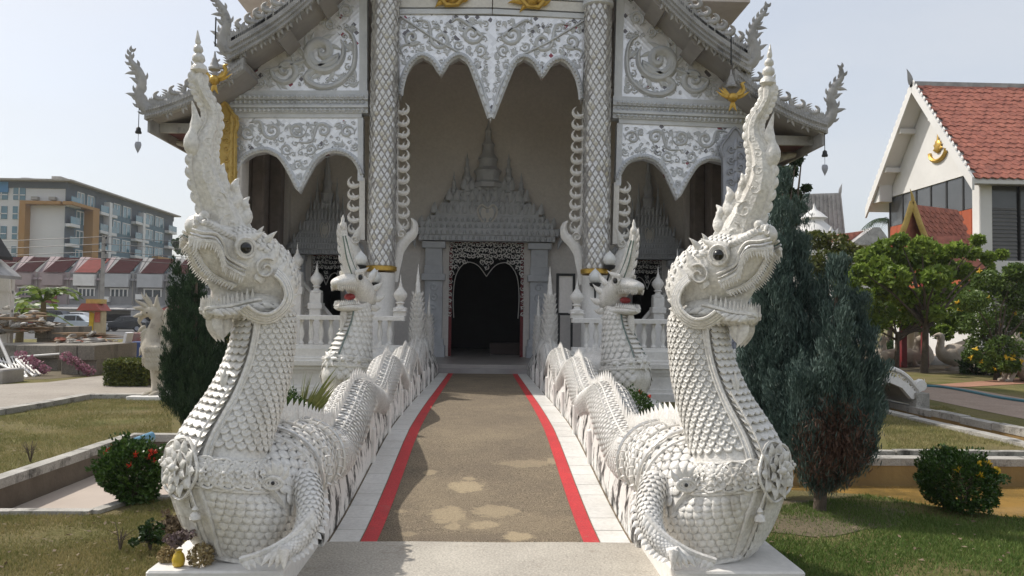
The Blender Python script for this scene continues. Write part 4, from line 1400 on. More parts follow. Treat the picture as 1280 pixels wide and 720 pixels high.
    # eave brackets
    for yy in (17.75, 20.5, 23.5):
        mb = MB()
        w = XC - s * 5.95
        o = V(w, yy, p0.z - .1)
        q = smooth_path([(0, -1.35), (.10, -1.15), (.08, -.85), (.22, -.6), (.30, -.35), (.55, -.14), (.95, -.06)], 18)
        blade(mb, [o + V(-s * u, 0, v) for u, v in q], [.03, .07, .10, .12, .13, .13, .13, .14, .14, .14, .14, .14, .14, .14, .12, .1, .08, .06], YN, .07)
        flame(mb, o + V(-s * .15, 0, -.9), V(s, 0, 0), V(-s * .9, 0, -.3).normalized(), .3, .14, .4, .4, 6, YN)
        mb.build('eave_bracket', M['roofgrey'], hall, True)
    # corner posts of the screen
    cxp = fx(283, 250, s, FY).x
    MB().chbox(cxp - .3, cxp + .3, 17.52, 18.1, zF - .1, fx(283, 140, s).z, .03).build('corner_post', M['porch'], hall)
    for zz in np.arange(1.2, 5.8, .42):
        c3 = V(cxp, 17.51, zz)
        scroll(mb := MB(), lambda u, v: c3 + V(u, 0, v), YN, (0, 0), .17, zz * 3, 1.2, 1, .2, .12, None, 5, 16)
        mb.build('post_carving', M['relief'], hall, True)

# carved slabs in front of the corner posts
def corner_slab(s, xs, y0, mt, nm, label):
    x0, x1 = xs
    Y = 17.22
    top = smooth_path([(x0 + 2, y0 + 34), (x0 - 1, y0 + 22), (x0 + (x1 - x0) * .25, y0 + 8), ((x0 + x1) / 2, y0 - 2), (x1 - (x1 - x0) * .25, y0 + 8), (x1 + 1, y0 + 22), (x1 - 2, y0 + 34)], 15).tolist()
    pts = top + [(x1 - 3, 470), (x0 + 3, 470)]
    lo = [at(x, y, Y) for x, y in pts]
    for p in lo:
        p.z = max(p.z, zF)
    root = thing(nm, V((lo[-1].x + lo[-2].x) / 2, Y, zF), label, 'carved panel')
    MB().prism(lo, (0, .14, 0)).build('slab', mt, root)
    w = (lo[-2].x - lo[-1].x)
    cx = (lo[-1].x + lo[-2].x) / 2
    blade(MB(), [p + V(0, -.01, 0) for p in lo], .035, YN, .04).build('rim', mt, root, True)
    zt = at((x0 + x1) / 2, y0, Y).z
    k = 0
    z = zF + .2
    while z < zt - .35:
        for sg in (-1, 1):
            c3 = V(cx + sg * w * .2, Y - .012, z + .1 * (sg > 0))
            scroll(mb := MB(), lambda u, v: c3 + V(u, 0, v), YN, (0, 0), w * .22, PI / 2 + k, 1.3, sg, .22, .2, None, 6, 18)
            mb.build('scroll_ornament', mt, root, True)
        flame(MB(), V(cx, Y - .01, z), V(1, 0, 0), V(0, 0, 1), .3, .12, .1, .5, 6, YN).build('leaf_ornament', mt, root, True)
        z += w * .5
        k += .9
corner_slab(1, (266, 296), 130, M['goldslab'], 'corner_panel', 'tall ochre gold carved panel fixed before the hall corner post')
corner_slab(-1, (902, 936), 162, M['silver'], 'corner_panel', 'tall silver grey carved panel fixed before the hall corner post')

# ---- door portals on the back wall
def portal(cx, sx, sz, fret_rows, main):
    K = .0229
    Yp = yB
    W = lambda dx, py: V(cx + dx * K * sx, Yp, zF + (446 - py) * K * sz)
    def blk(dx0, dx1, py0, py1, dep, nm='portal_block', mt='porch', ch=.012):
        a, b = W(dx0, py1), W(dx1, py0)
        return MB().chbox(a.x, b.x, Yp - dep, Yp - .003, a.z, b.z, ch).build(nm, M[mt], pr)
    pr = MB().box(cx - 82 * K * sx, cx + 82 * K * sx, Yp - .05, Yp - .002, W(0, 300).z, W(0, 290).z).build('door_portal', M['relief'], hall)
    for k in (-1, 1):
        for (a, b, y0, y1, dep) in ((50, 82, 432, 446, .45), (52, 80, 424, 432, .38), (54, 76, 352, 424, .28), (51, 80, 344, 352, .38), (54, 77, 334, 344, .32), (55, 76, 312, 334, .28), (51, 80, 304, 312, .36)):
            blk(k * a if k > 0 else -b, k * b if k > 0 else -a, y0, y1, dep, 'jamb_block', 'relief')
        for i in range(5):
            c3 = W(k * 65, 360 + i * 13) + V(0, -.285, 0)
            scroll(mb := MB(), lambda u, v: c3 + V(u, 0, v), YN, (0, 0), .15 * sx ** .5, i * 2., 1.2, k, .2, .14, None, 5, 14)
            mb.build('jamb_carving', M['relief'], pr, True)
    for (h, y0, y1, dep) in ((84, 296, 303, .45), (88, 288, 296, .52), (82, 280, 288, .42), (70, 272, 280, .36), (64, 264, 272, .34), (55, 256, 264, .32), (46, 248, 256, .3), (38, 240, 248, .28), (28, 232, 240, .26)):
        blk(-h, h, y0, y1, dep, 'cornice_tier', 'relief')
    mb = MB()
    for (y, h, n, L_) in ((281, 82, 20, .30), (265, 66, 15, .34), (249, 48, 11, .36), (235, 30, 7, .34)):
        for i in range(n):
            dx = lerp(-h, h, i / (n - 1))
            flame(mb, W(dx, y + 4) + V(0, -.34, 0), V(1, 0, 0), V(0, 0, 1), L_ * sz, .2 * sx, .1, .45, 5, YN)
    for (y, h, dep) in ((299, 82, .46), (292, 86, .53), (284, 80, .43), (276, 68, .37), (260, 53, .33), (252, 45, .31), (244, 36, .29)):
        n_ = max(7, int(h / 3.4))
        for i in range(n_):
            flame(mb, W(lerp(-h, h, (i + .5) / n_), y + 3) + V(0, -dep, 0), V(1, 0, 0), V(0, 0, 1), .13 * sz, .11 * sx, .15, .9, 4, YN)
    tag(mb.build('tier_antefixes', M['relief'], pr, True), kind='stuff')
    for k in (-1, 1):
        q = smooth_path([(80, 292), (90, 290), (94, 298), (90, 304), (88, 312)], 10)
        blade(MB(), [W(k * a, b) + V(0, -.3, 0) for a, b in q], [.06, .08, .09, .09, .08, .07, .06, .05, .04, .01], YN, .06).build('corner_curl', M['relief'], pr, True)
    def spire(dx, pyb, pyt, r):
        a, b = W(dx, pyb), W(dx, pyt)
        hh = b.z - a.z
        prof = [(r, 0), (r * 1.1, .06), (r * .8, .1), (r * .85, .2), (r * 1.0, .24), (r * .66, .3), (r * .62, .38), (r * .74, .42), (r * .45, .5), (r * .4, .6), (r * .48, .63), (r * .26, .7), (r * .2, .8), (r * .26, .83), (r * .1, .9), (.008, 1)]
        MB().lathe(a + V(0, -.16, 0), [(q, z * hh) for q, z in prof], 8, PI / 8).build('spire', M['relief'], pr, 40)
    for dx, b, t, r in ((0, 236, 150, .42 * sx), (-26, 246, 192, .2 * sx), (26, 246, 192, .2 * sx), (-42, 254, 216, .15 * sx), (42, 254, 216, .15 * sx), (-52, 268, 245, .16 * sx), (52, 268, 245, .16 * sx), (-70, 284, 262, .13 * sx), (70, 284, 262, .13 * sx)):
        spire(dx, b, t, r)
    hb = W(0, 270) + V(0, -.37, 0)
    mb = MB()
    hp = [(0, -.28), (.16, -.06), (.2, .1), (.12, .2), (0, .13), (-.12, .2), (-.2, .1), (-.16, -.06)]
    mb.prism([hb + V(u * sx, 0, v * sz) for u, v in hp], (0, .06, 0))
    mb.tube([hb + V(u * sx * 1.35, -.01, v * sz * 1.35) for u, v in smooth_path(hp + [hp[0]], 26)[:-1]], .035 * sx, 5, closed=True)
    mb.build('heart_boss', M['plaster'], pr, True)
    # fretwork valance in the opening
    mb = MB()
    K2 = K * sx
    def lace(dx, py, r, a0, sg):
        c3 = W(dx, py) + V(0, -.05, 0)
        scroll(mb, lambda u, v: c3 + V(u, 0, v), YN, (0, 0), r, a0, 1.2, sg, .17, .12, None, 4, 12)
    n = 17 if main else 9
    for i in range(n):
        dx = lerp(-44, 44, i / (n - 1))
        deep = abs(dx)
        rows = 3 + (1 if deep > 24 else 0) + (1 if deep > 33 else 0) + (1 if deep < 11 else 0) + (1 if deep < 4 else 0) + (1 if deep > 39 else 0)
        for j in range(rows):
            lace(dx, 306 + j * 7.2, (.10 if main else .075), 1.3 * i + j, 1 if (i + j) % 2 else -1)
    for k in (-1, 1):
        for j in range(7 if main else 4):
            lace(k * 45.5, 345 + j * 8, .085 if main else .05, j, k)
    for k in (-1, 1):
        blade(mb, [W(k * a, b) + V(0, -.05, 0) for a, b in smooth_path([(40, 398), (41, 370), (38, 345), (28, 330), (18, 329), (9, 334), (0, 346)], 22)], .012, YN, .02)
    mb.build('fretwork_valance', M['plaster'], pr, True)
    for k in (-1, 1):
        a, b = W(k * 49.5, 446), W(k * 43, 304)
        MB().box(a.x, b.x, Yp + .02, Yp + .16, a.z, b.z).build('door_frame', M['redframe'], pr)
    MB().box(W(-49.5, 0).x, W(49.5, 0).x, Yp + .021, Yp + .15, W(0, 304).z, W(0, 301).z).build('door_frame', M['redframe'], pr)
    return pr
portal(at(608, 350, yB).x, 1.0, 1.0, 3, True)
for s in SIDES:
    portal(fx(408, 350, s, yB).x, .47, .865, 2, False)
# boards and altar hints inside the nave
MB().box(XC + .1, XC + 1.0, yB + 1.2, yB + 1.9, zF + .001, zF + .35).build('offering_bench', mat('dark_bench_wood', (.05, .03, .025), .6), hall)

# ---- balustrades with urn posts
BAL = MB().lathe((0, 0, 0), [(.055, 0), (.055, .04), (.03, .06), (.032, .10), (.058, .20), (.055, .26), (.03, .38), (.026, .42), (.045, .45), (.045, .48)], 10)
BALM = meshdata(BAL, 'baluster', M['plaster'], True)
def urn_post(parent, x, y, z0, hpost, s=1.0):
    mb = MB()
    mb.chbox(x - .15 * s, x + .15 * s, y - .15 * s, y + .15 * s, z0, z0 + hpost, .01)
    mb.chbox(x - .19 * s, x + .19 * s, y - .19 * s, y + .19 * s, z0 + hpost * .78, z0 + hpost * .86, .01)
    p = mb.build('post', M['plaster'], parent)
    prof = [(.17, 0), (.17, .05), (.09, .08), (.07, .13), (.12, .17), (.08, .2), (.11, .24), (.17, .33), (.165, .40), (.09, .50), (.04, .58), (.045, .6), (.02, .68), (.004, .86)]
    MB().lathe((x, y, z0 + hpost), [(r * s, z * s) for r, z in prof], 14).build('urn_finial', M['plaster'], p, True)
for s in SIDES:
    xi, xo = XC - s * 1.66, XC - s * 6.1
    lab = 'white balustrade on the hall plinth beside the ochre gold panel' if s > 0 else 'white balustrade on the hall plinth beside the silver grey panel'
    br = thing('balustrade', V((xi + xo) / 2, 15.96, .97), lab, 'balustrade', 'balustrades on the hall plinth')
    z0, z1 = .9705, 1.62
    MB().chbox(xi, xo, 15.83, 16.09, z0, z0 + .07, .01).build('bottom_rail', M['plaster'], br)
    MB().chbox(xi, xo, 15.81, 16.11, z1 - .09, z1, .015).build('top_rail', M['plaster'], br)
    n = 22
    for i in range(n):
        x = lerp(xi - s * .30, xo + s * .1, i / (n - 1))
        inst('baluster', BALM, Matrix.Translation((x, 15.96, z0 + .07)) @ Matrix.Scale(1.02, 4), br)
    urn_post(br, XC - s * 1.76, 15.96, z1 + .001, .12, .82)
    # stair cheek walls behind the rail, at the side doors
    sw = thing('stair_wall', V(XC - s * 4.2, 18.6, zF), ('white stair cheek wall with urn posts facing the ochre gold panel' if s > 0 else 'white stair cheek wall with urn posts facing the silver grey panel'), 'stair wall', 'stair cheek walls in the porch')
    pts = [fx(x, y, s, 18.4) for x, y in ((352, 338), (366, 338), (414, 396), (428, 396), (428, 440), (352, 440))]
    MB().prism(pts, (0, .22, 0)).build('cheek', M['plaster'], sw)
    blade(MB(), [fx(x, y, s, 18.39) for x, y in ((352, 338), (366, 339), (414, 396), (428, 397))], .05, YN, .05).build('cheek_moulding', M['plaster'], sw, True)
    for (x, y, r) in ((366, 372, 13), (384, 386, 9), (358, 358, 8), (398, 395, 6)):
        relief(sw, s, 18.39, [(x, y, r, .5, 1)], M['plaster'])
    for (x, yb, hp) in ((369, 440, None), (394, 440, None)):
        p = fx(x, yb, s, 18.1)
        zt = fx(x, 343 if x < 380 else 366, s, 18.1).z
        urn_post(sw, p.x, 18.1, zF, zt - zF, .84)
# ------------------------------------------------------------------ ground, canal, walkway
from mathutils.geometry import tessellate_polygon
def grass_mat(name='lawn', lush=0.0):
    m = bpy.data.materials.new(name)
    m.use_nodes = True
    N, L = m.node_tree.nodes, m.node_tree.links
    b = N['Principled BSDF']; b.inputs['Roughness'].default_value = .95; b.inputs['Specular IOR Level'].default_value = .1
    geo = N.new('ShaderNodeNewGeometry')
    def noise(sc, det=5, ro=.6):
        n = N.new('ShaderNodeTexNoise'); n.inputs['Scale'].default_value = sc; n.inputs['Detail'].default_value = det; n.inputs['Roughness'].default_value = ro
        L.new(geo.outputs['Position'], n.inputs['Vector']); return n.outputs['Fac']
    def rng(sock, a, b_, c=0., d=1.):
        r = N.new('ShaderNodeMapRange'); r.inputs['From Min'].default_value = a; r.inputs['From Max'].default_value = b_; r.inputs['To Min'].default_value = c; r.inputs['To Max'].default_value = d
        L.new(sock, r.inputs['Value']); return r.outputs['Result']
    def mix(f, a, b_, bt='MIX'):
        x = N.new('ShaderNodeMix'); x.data_type = 'RGBA'; x.blend_type = bt
        if isinstance(f, float): x.inputs[0].default_value = f
        else: L.new(f, x.inputs[0])
        for i, q in ((6, a), (7, b_)):
            if isinstance(q, tuple): x.inputs[i].default_value = (*q, 1)
            else: L.new(q, x.inputs[i])
        return x.outputs[2]
    g = mix(rng(noise(1.3), .35, .7), (.15, .155, .052), (.29, .24, .11))
    g = mix(rng(noise(.55, 4), .46 + lush, .72 + lush), g, (.27, .21, .12))
    g = mix(rng(noise(45, 3), .3, .7, 0, 1), g, mix(1.0, g, (.55, .58, .5), 'MULTIPLY'))
    g = mix(rng(noise(9, 3), .62, .75, 0, .8), g, (.24, .19, .10))
    L.new(g, b.inputs['Base Color'])
    bp = N.new('ShaderNodeBump'); bp.inputs['Strength'].default_value = .9; bp.inputs['Distance'].default_value = .03
    L.new(noise(70, 4, .7), bp.inputs['Height']); L.new(bp.outputs['Normal'], b.inputs['Normal'])
    return m
M['grass'] = grass_mat()
M['concrete'] = mat('old_concrete', (.42, .40, .37), .8, (.30, .28, .26), 2.5, .5, bump=.4, bs=30, stain=(.10, .095, .085), ss=3, sthr=.6, fine=(60, .15))
M['kerb'] = mat('pale_kerb', (.42, .40, .36), .85, (.28, .265, .235), 3, .5, bump=.5, bs=30, stain=(.07, .065, .055), ss=4, sthr=.53, fine=(60, .15))
M['canalwall'] = mat('ochre_stained_wall', (.30, .20, .075), .8, (.18, .11, .04), 2, .5, bump=.3, bs=20, stain=(.05, .04, .025), ss=2, sthr=.58, stretch=(1, 1, .4))
M['aggregate'] = mat('pebble_walkway', (.245, .195, .13), .85, (.165, .13, .092), 1.6, .5, bump=.8, bs=160, fine=(110, .75), stain=(.29, .235, .155), ss=2.5, sthr=.60)
M['worn'] = mat('worn_cement_patch', (.40, .315, .20), .85, (.33, .25, .15), 6, .5, bump=.4, bs=120, fine=(110, .22))
M['redpaint'] = mat('red_path_paint', (.55, .04, .045), .6, (.42, .035, .04), 3, .5, bump=.3, bs=120, fine=(80, .2), stain=(.36, .12, .10), ss=7, sthr=.60)
M['tile'] = mat('white_path_tile', (.72, .71, .68), .4, (.58, .565, .53), 2.2, .5, fine=(30, .08), stain=(.34, .31, .27), ss=5, sthr=.62)
M['soil'] = mat('bare_soil', (.14, .11, .07), .95, (.095, .08, .045), 4, .5, bump=.6, bs=60, fine=(60, .3))
water = bpy.data.materials.new('murky_water')
water.use_nodes = True
wb = water.node_tree.nodes['Principled BSDF']
wb.inputs['Base Color'].default_value = (.27, .165, .045, 1)
wb.inputs['Roughness'].default_value = .07
wb.inputs['IOR'].default_value = 1.33
_g = water.node_tree.nodes.new('ShaderNodeNewGeometry')
_c = water.node_tree.nodes.new('ShaderNodeTexNoise'); _c.inputs['Scale'].default_value = 1.4; _c.inputs['Detail'].default_value = 6; _c.inputs['Roughness'].default_value = .7
_m = water.node_tree.nodes.new('ShaderNodeMix'); _m.data_type = 'RGBA'; _m.inputs[6].default_value = (.33, .20, .06, 1); _m.inputs[7].default_value = (.12, .085, .03, 1)
_r = water.node_tree.nodes.new('ShaderNodeMapRange'); _r.inputs['From Min'].default_value = .4; _r.inputs['From Max'].default_value = .66
water.node_tree.links.new(_g.outputs['Position'], _c.inputs['Vector']); water.node_tree.links.new(_c.outputs['Fac'], _r.inputs['Value']); water.node_tree.links.new(_r.outputs[0], _m.inputs[0]); water.node_tree.links.new(_m.outputs[2], wb.inputs['Base Color'])
_n = water.node_tree.nodes.new('ShaderNodeTexNoise'); _n.inputs['Scale'].default_value = 6
_b = water.node_tree.nodes.new('ShaderNodeBump'); _b.inputs['Strength'].default_value = .05; _b.inputs['Distance'].default_value = .02
water.node_tree.links.new(_n.outputs['Fac'], _b.inputs['Height']); water.node_tree.links.new(_b.outputs['Normal'], wb.inputs['Normal'])

HOLE_R = [(1.10, 7.75), (2.3, 7.75), (3.55, 7.42), (4.35, 6.6), (7.0, 5.4), (14, 4.6), (14, 9.25), (7.95, 9.25), (7.95, 16.6), (7.25, 16.6), (7.25, 9.25), (1.10, 9.25)]
HOLE_L = [(-4.42, 6.62), (-3.12, 6.62), (-3.02, 7.05), (-1.10, 7.6), (-1.10, 10.4), (-4.42, 10.4)]
def in_poly(x, y, P):
    c = False
    for i in range(len(P)):
        x0, y0 = P[i]; x1, y1 = P[i - 1]
        if (y0 > y) != (y1 > y) and x < (x1 - x0) * (y - y0) / (y1 - y0) + x0: c = not c
    return c
def sheet(name, outer, holes, z, mt, label=None):
    loops = [[V(x, y, 0) for x, y in outer]] + [[V(x, y, 0) for x, y in h] for h in holes]
    tris = tessellate_polygon(loops)
    vs = [V(p.x, p.y, z) for l in loops for p in l]
    fs = []
    for t in tris:
        a, b, c = (vs[i] for i in t)
        if (b - a).cross(c - a).z < 0: t = (t[0], t[2], t[1])
        fs.append(tuple(t))
    mb = MB().add(vs, fs)
    return tag(mb.build(name, mt, None, org=(0, 0, 0)), kind='structure')
B_ = 3000
sheet('ground', [(-B_, -B_), (B_, -B_), (B_, B_), (-B_, B_)], [HOLE_R, HOLE_L], 0.0, M['grass'])
def hole_walls(P, name, mt, zb=-.5):
    mb = MB()
    for i in range(len(P)):
        (x0, y0), (x1, y1) = P[i - 1], P[i]
        mb.add([(x0, y0, .0), (x1, y1, .0), (x1, y1, zb), (x0, y0, zb)], [(0, 1, 2, 3)])
    return tag(mb.build(name, mt), kind='structure')
hole_walls(HOLE_R, 'canal_wall', M['canalwall'])
hole_walls(HOLE_L, 'canal_wall', mat('damp_canal_wall', (.15, .12, .09), .85, (.09, .07, .05), 3, .5, bump=.4, bs=30))
tag(MB().add([(-4.6, 4.2, -.30), (14.2, 4.2, -.30), (14.2, 16.8, -.30), (-4.6, 16.8, -.30)], [(0, 1, 2, 3)]).build('canal_water', water), kind='structure')
tag(MB().add([(-4.41, 6.63, -.24), (-1.5, 6.63, -.24), (-1.5, 10.39, -.24), (-4.41, 10.39, -.24)], [(0, 1, 2, 3)]).build('basin_floor', mat('silted_basin_floor', (.44, .37, .31), .75, (.36, .30, .25), .9, .5, bump=.1, bs=30, stain=(.30, .24, .18), ss=.8, sthr=.6)), kind='structure')
def kerb(name, pts, w, z1, mt, z0=-.02, jog=.004, seg=.6):
    """kerb of separate cast lengths along a polyline"""
    root = None
    for (a, b) in zip(pts, pts[1:]):
        a, b = V(*a, 0), V(*b, 0)
        n = max(1, int((b - a).length / seg))
        t = (b - a).normalized(); s = V(-t.y, t.x, 0)
        for i in range(n):
            p, q = a + (b - a) * (i / n) + t * .006, a + (b - a) * ((i + 1) / n) - t * .006
            dz = random.uniform(-jog, jog)
            c = (p + q) / 2
            mb = MB().obox(c + V(0, 0, (z0 + z1) / 2 + dz), t * ((q - p).length / 2), s * (w / 2), V(0, 0, (z1 - z0) / 2))
            o = mb.build(name if root is None else 'kerb_stone', mt, root)
            if root is None:
                root = tag(o, kind='structure')
    return root
kerb('canal_kerb', [(-4.485, 5.0), (-4.485, 10.465), (-1.6, 10.465)], .15, .07, M['kerb'])
kerb('canal_kerb', [(-6.2, 6.56), (-3.10, 6.56), (-2.98, 7.0), (-2.2, 7.3)], .10, .03, M['kerb'])
kerb('canal_kerb', [(1.7, 9.35), (14, 9.35)], .22, .025, M['kerb'], -.06, .006, .9)
kerb('canal_kerb', [(1.7, 9.62), (7.2, 9.62)], .12, .06, M['kerb'], -.02, .01, 1.1)
kerb('canal_kerb', [(7.16, 9.75), (7.16, 16.5)], .2, .05, M['kerb'], -.05, .012, .8)
kerb('canal_kerb', [(8.04, 9.75), (8.04, 16.5)], .2, .06, M['kerb'], -.05, .012, .8)

# walkway deck with profile
ys = list(np.concatenate([np.linspace(5.72, 11, 30), np.linspace(11.3, 18.72, 14)]))
def deck(name, xl, xr, dz, mt, y0=5.72, thick=None):
    mb = MB()
    rr = [[V(xl(y), y, walk_z(y) + dz), V(xr(y), y, walk_z(y) + dz)] for y in ys]
    if thick:
        rr = [r + [V(r[1].x, r[1].y, r[1].z - thick), V(r[0].x, r[0].y, r[0].z - thick)] for r in rr]
        mb.loft(rr)
    else:
        mb.loft(rr, False, False, closed=False)
        mb.f = [q[::-1] for q in mb.f]
    return mb.build(name, mt, None, org=(0, 0, 0))
path = tag(deck('walkway', lambda y: -walk_half(y) - .012, lambda y: walk_half(y) + .012, .004, M['aggregate'], thick=.3), kind='structure')
def on_deck(name, xl, xr, dz, mt):
    o = deck(name, xl, xr, dz, mt); o.parent = path; return o
TW = .225; RW = .115
for s in (-1, 1):
    on_deck('red_border_stripe', lambda y: (s * (walk_half(y) - TW - RW)) if s > 0 else -(walk_half(y) - TW), lambda y: (walk_half(y) - TW) if s > 0 else -(walk_half(y) - TW - RW), .008, M['redpaint'])
    y = 5.73
    k = 0
    while y < 18.6:
        y1 = min(y + .31, 18.7)
        a, b = s * (walk_half(y) - TW + .004), s * (walk_half(y) - .002)
        x0, x1 = min(a, b), max(a, b)
        e = .005
        dz = random.uniform(.010, .0125)
        top = [V(x0 + e, y + e, walk_z(y) + dz), V(x1 - e, y + e, walk_z(y) + dz), V(x1 - e, y1 - e, walk_z(y1) + dz), V(x0 + e, y1 - e, walk_z(y1) + dz)]
        o = MB().prism([p - V(0, 0, .02) for p in top][::-1], (0, 0, .02))
        o = o.build('tile', M['tile'], None, org=(0, 0, 0)); o.parent = path
        y = y1
# worn cement patches: soft-edged wear in the pebble surface
def wear_patches(m, lst, colr):
    N, L = m.node_tree.nodes, m.node_tree.links
    bs = N['Principled BSDF']
    src = bs.inputs['Base Color'].links[0].from_socket
    geo = N.new('ShaderNodeNewGeometry')
    nz = N.new('ShaderNodeTexNoise'); nz.inputs['Scale'].default_value = 11; nz.inputs['Detail'].default_value = 8; nz.inputs['Roughness'].default_value = .7
    L.new(geo.outputs['Position'], nz.inputs['Vector'])
    tot = None
    for (cx, cy, rx, ry, st) in lst:
        sb_ = N.new('ShaderNodeVectorMath'); sb_.operation = 'SUBTRACT'; sb_.inputs[1].default_value = (cx, cy, 0); L.new(geo.outputs['Position'], sb_.inputs[0])
        ml = N.new('ShaderNodeVectorMath'); ml.operation = 'MULTIPLY'; ml.inputs[1].default_value = (1 / rx, 1 / ry, 0); L.new(sb_.outputs[0], ml.inputs[0])
        ln = N.new('ShaderNodeVectorMath'); ln.operation = 'LENGTH'; L.new(ml.outputs[0], ln.inputs[0])
        ad = N.new('ShaderNodeMath'); ad.operation = 'MULTIPLY_ADD'; ad.inputs[1].default_value = 2.1; L.new(nz.outputs['Fac'], ad.inputs[0]); L.new(ln.outputs['Value'], ad.inputs[2])
        mr = N.new('ShaderNodeMapRange'); mr.inputs['From Min'].default_value = 2.22; mr.inputs['From Max'].default_value = 1.86; mr.inputs['To Max'].default_value = st; L.new(ad.outputs[0], mr.inputs['Value'])
        if tot is None: tot = mr.outputs[0]
        else:
            mx_ = N.new('ShaderNodeMath'); mx_.operation = 'MAXIMUM'; L.new(tot, mx_.inputs[0]); L.new(mr.outputs[0], mx_.inputs[1]); tot = mx_.outputs[0]
    fz = N.new('ShaderNodeTexNoise'); fz.inputs['Scale'].default_value = 90; L.new(geo.outputs['Position'], fz.inputs['Vector'])
    fm = N.new('ShaderNodeMapRange'); fm.inputs['From Min'].default_value = .3; fm.inputs['From Max'].default_value = .7; fm.inputs['To Min'].default_value = .72; fm.inputs['To Max'].default_value = 1.2; L.new(fz.outputs['Fac'], fm.inputs['Value'])
    cm = N.new('ShaderNodeMix'); cm.data_type = 'RGBA'; cm.blend_type = 'MULTIPLY'; cm.inputs[0].default_value = 1; cm.inputs[6].default_value = (*colr, 1); L.new(fm.outputs[0], cm.inputs[7])
    mx = N.new('ShaderNodeMix'); mx.data_type = 'RGBA'; L.new(tot, mx.inputs[0]); L.new(src, mx.inputs[6]); L.new(cm.outputs[2], mx.inputs[7])
    L.new(mx.outputs[2], bs.inputs['Base Color'])
def deck_hit(px, py):
    d = ray(px, py); t = 4.0
    for it in range(14):
        t = (walk_z(d.y * t) - CAM_H) / d.z
    return ORI + d * t
wl_ = []
for (px, py, rx, ry, st) in ((582, 609, 22, 7.5, 1), (561, 643, 21, 12, .85), (618, 640, 30, 8, .75), (606, 657, 20, 5, .9), (648, 671, 19, 6, 1), (567, 659, 10, 4, .8), (587, 599, 8, 2.4, .8), (537, 591, 8, 3, .7), (655, 580, 34, 5, .5), (500, 640, 9, 2, .6), (690, 577, 6, 4, .7), (510, 668, 12, 3, .5), (560, 620, 60, 30, .18), (640, 655, 80, 14, .22), (600, 540, 60, 12, .12)):
    c_ = deck_hit(px, py); ex = deck_hit(px + rx, py); ey = deck_hit(px, py + ry)
    wl_.append((c_.x, c_.y, abs(ex.x - c_.x), max(.03, abs(ey.y - c_.y)), st))
wear_patches(M['aggregate'], wl_, (.42, .335, .215))
# concrete apron in front of the walkway
ap = [(-1.22, -3), (1.22, -3), (1.22, 5.70), (1.07, 5.735), (.62, 5.752), (.1, 5.74), (-.45, 5.76), (-1.07, 5.745), (-1.22, 5.70)]
tag(sheet('apron', ap, [], .012, mat('apron_concrete', (.46, .425, .365), .85, (.35, .32, .275), 1.6, .5, bump=.5, bs=50, stain=(.25, .215, .17), ss=2.2, sthr=.58, fine=(70, .22))))
# statue plinths
for root, s in ((naga_a, 1), (naga_b, -1)):
    pass
pl = MB().chbox(-1.89, -1.12, 4.64, 5.80, -.05, .15, .012).build('plinth', M['plaster'], naga_a)
pc = pl.copy(); COL.objects.link(pc); pc.parent = naga_b

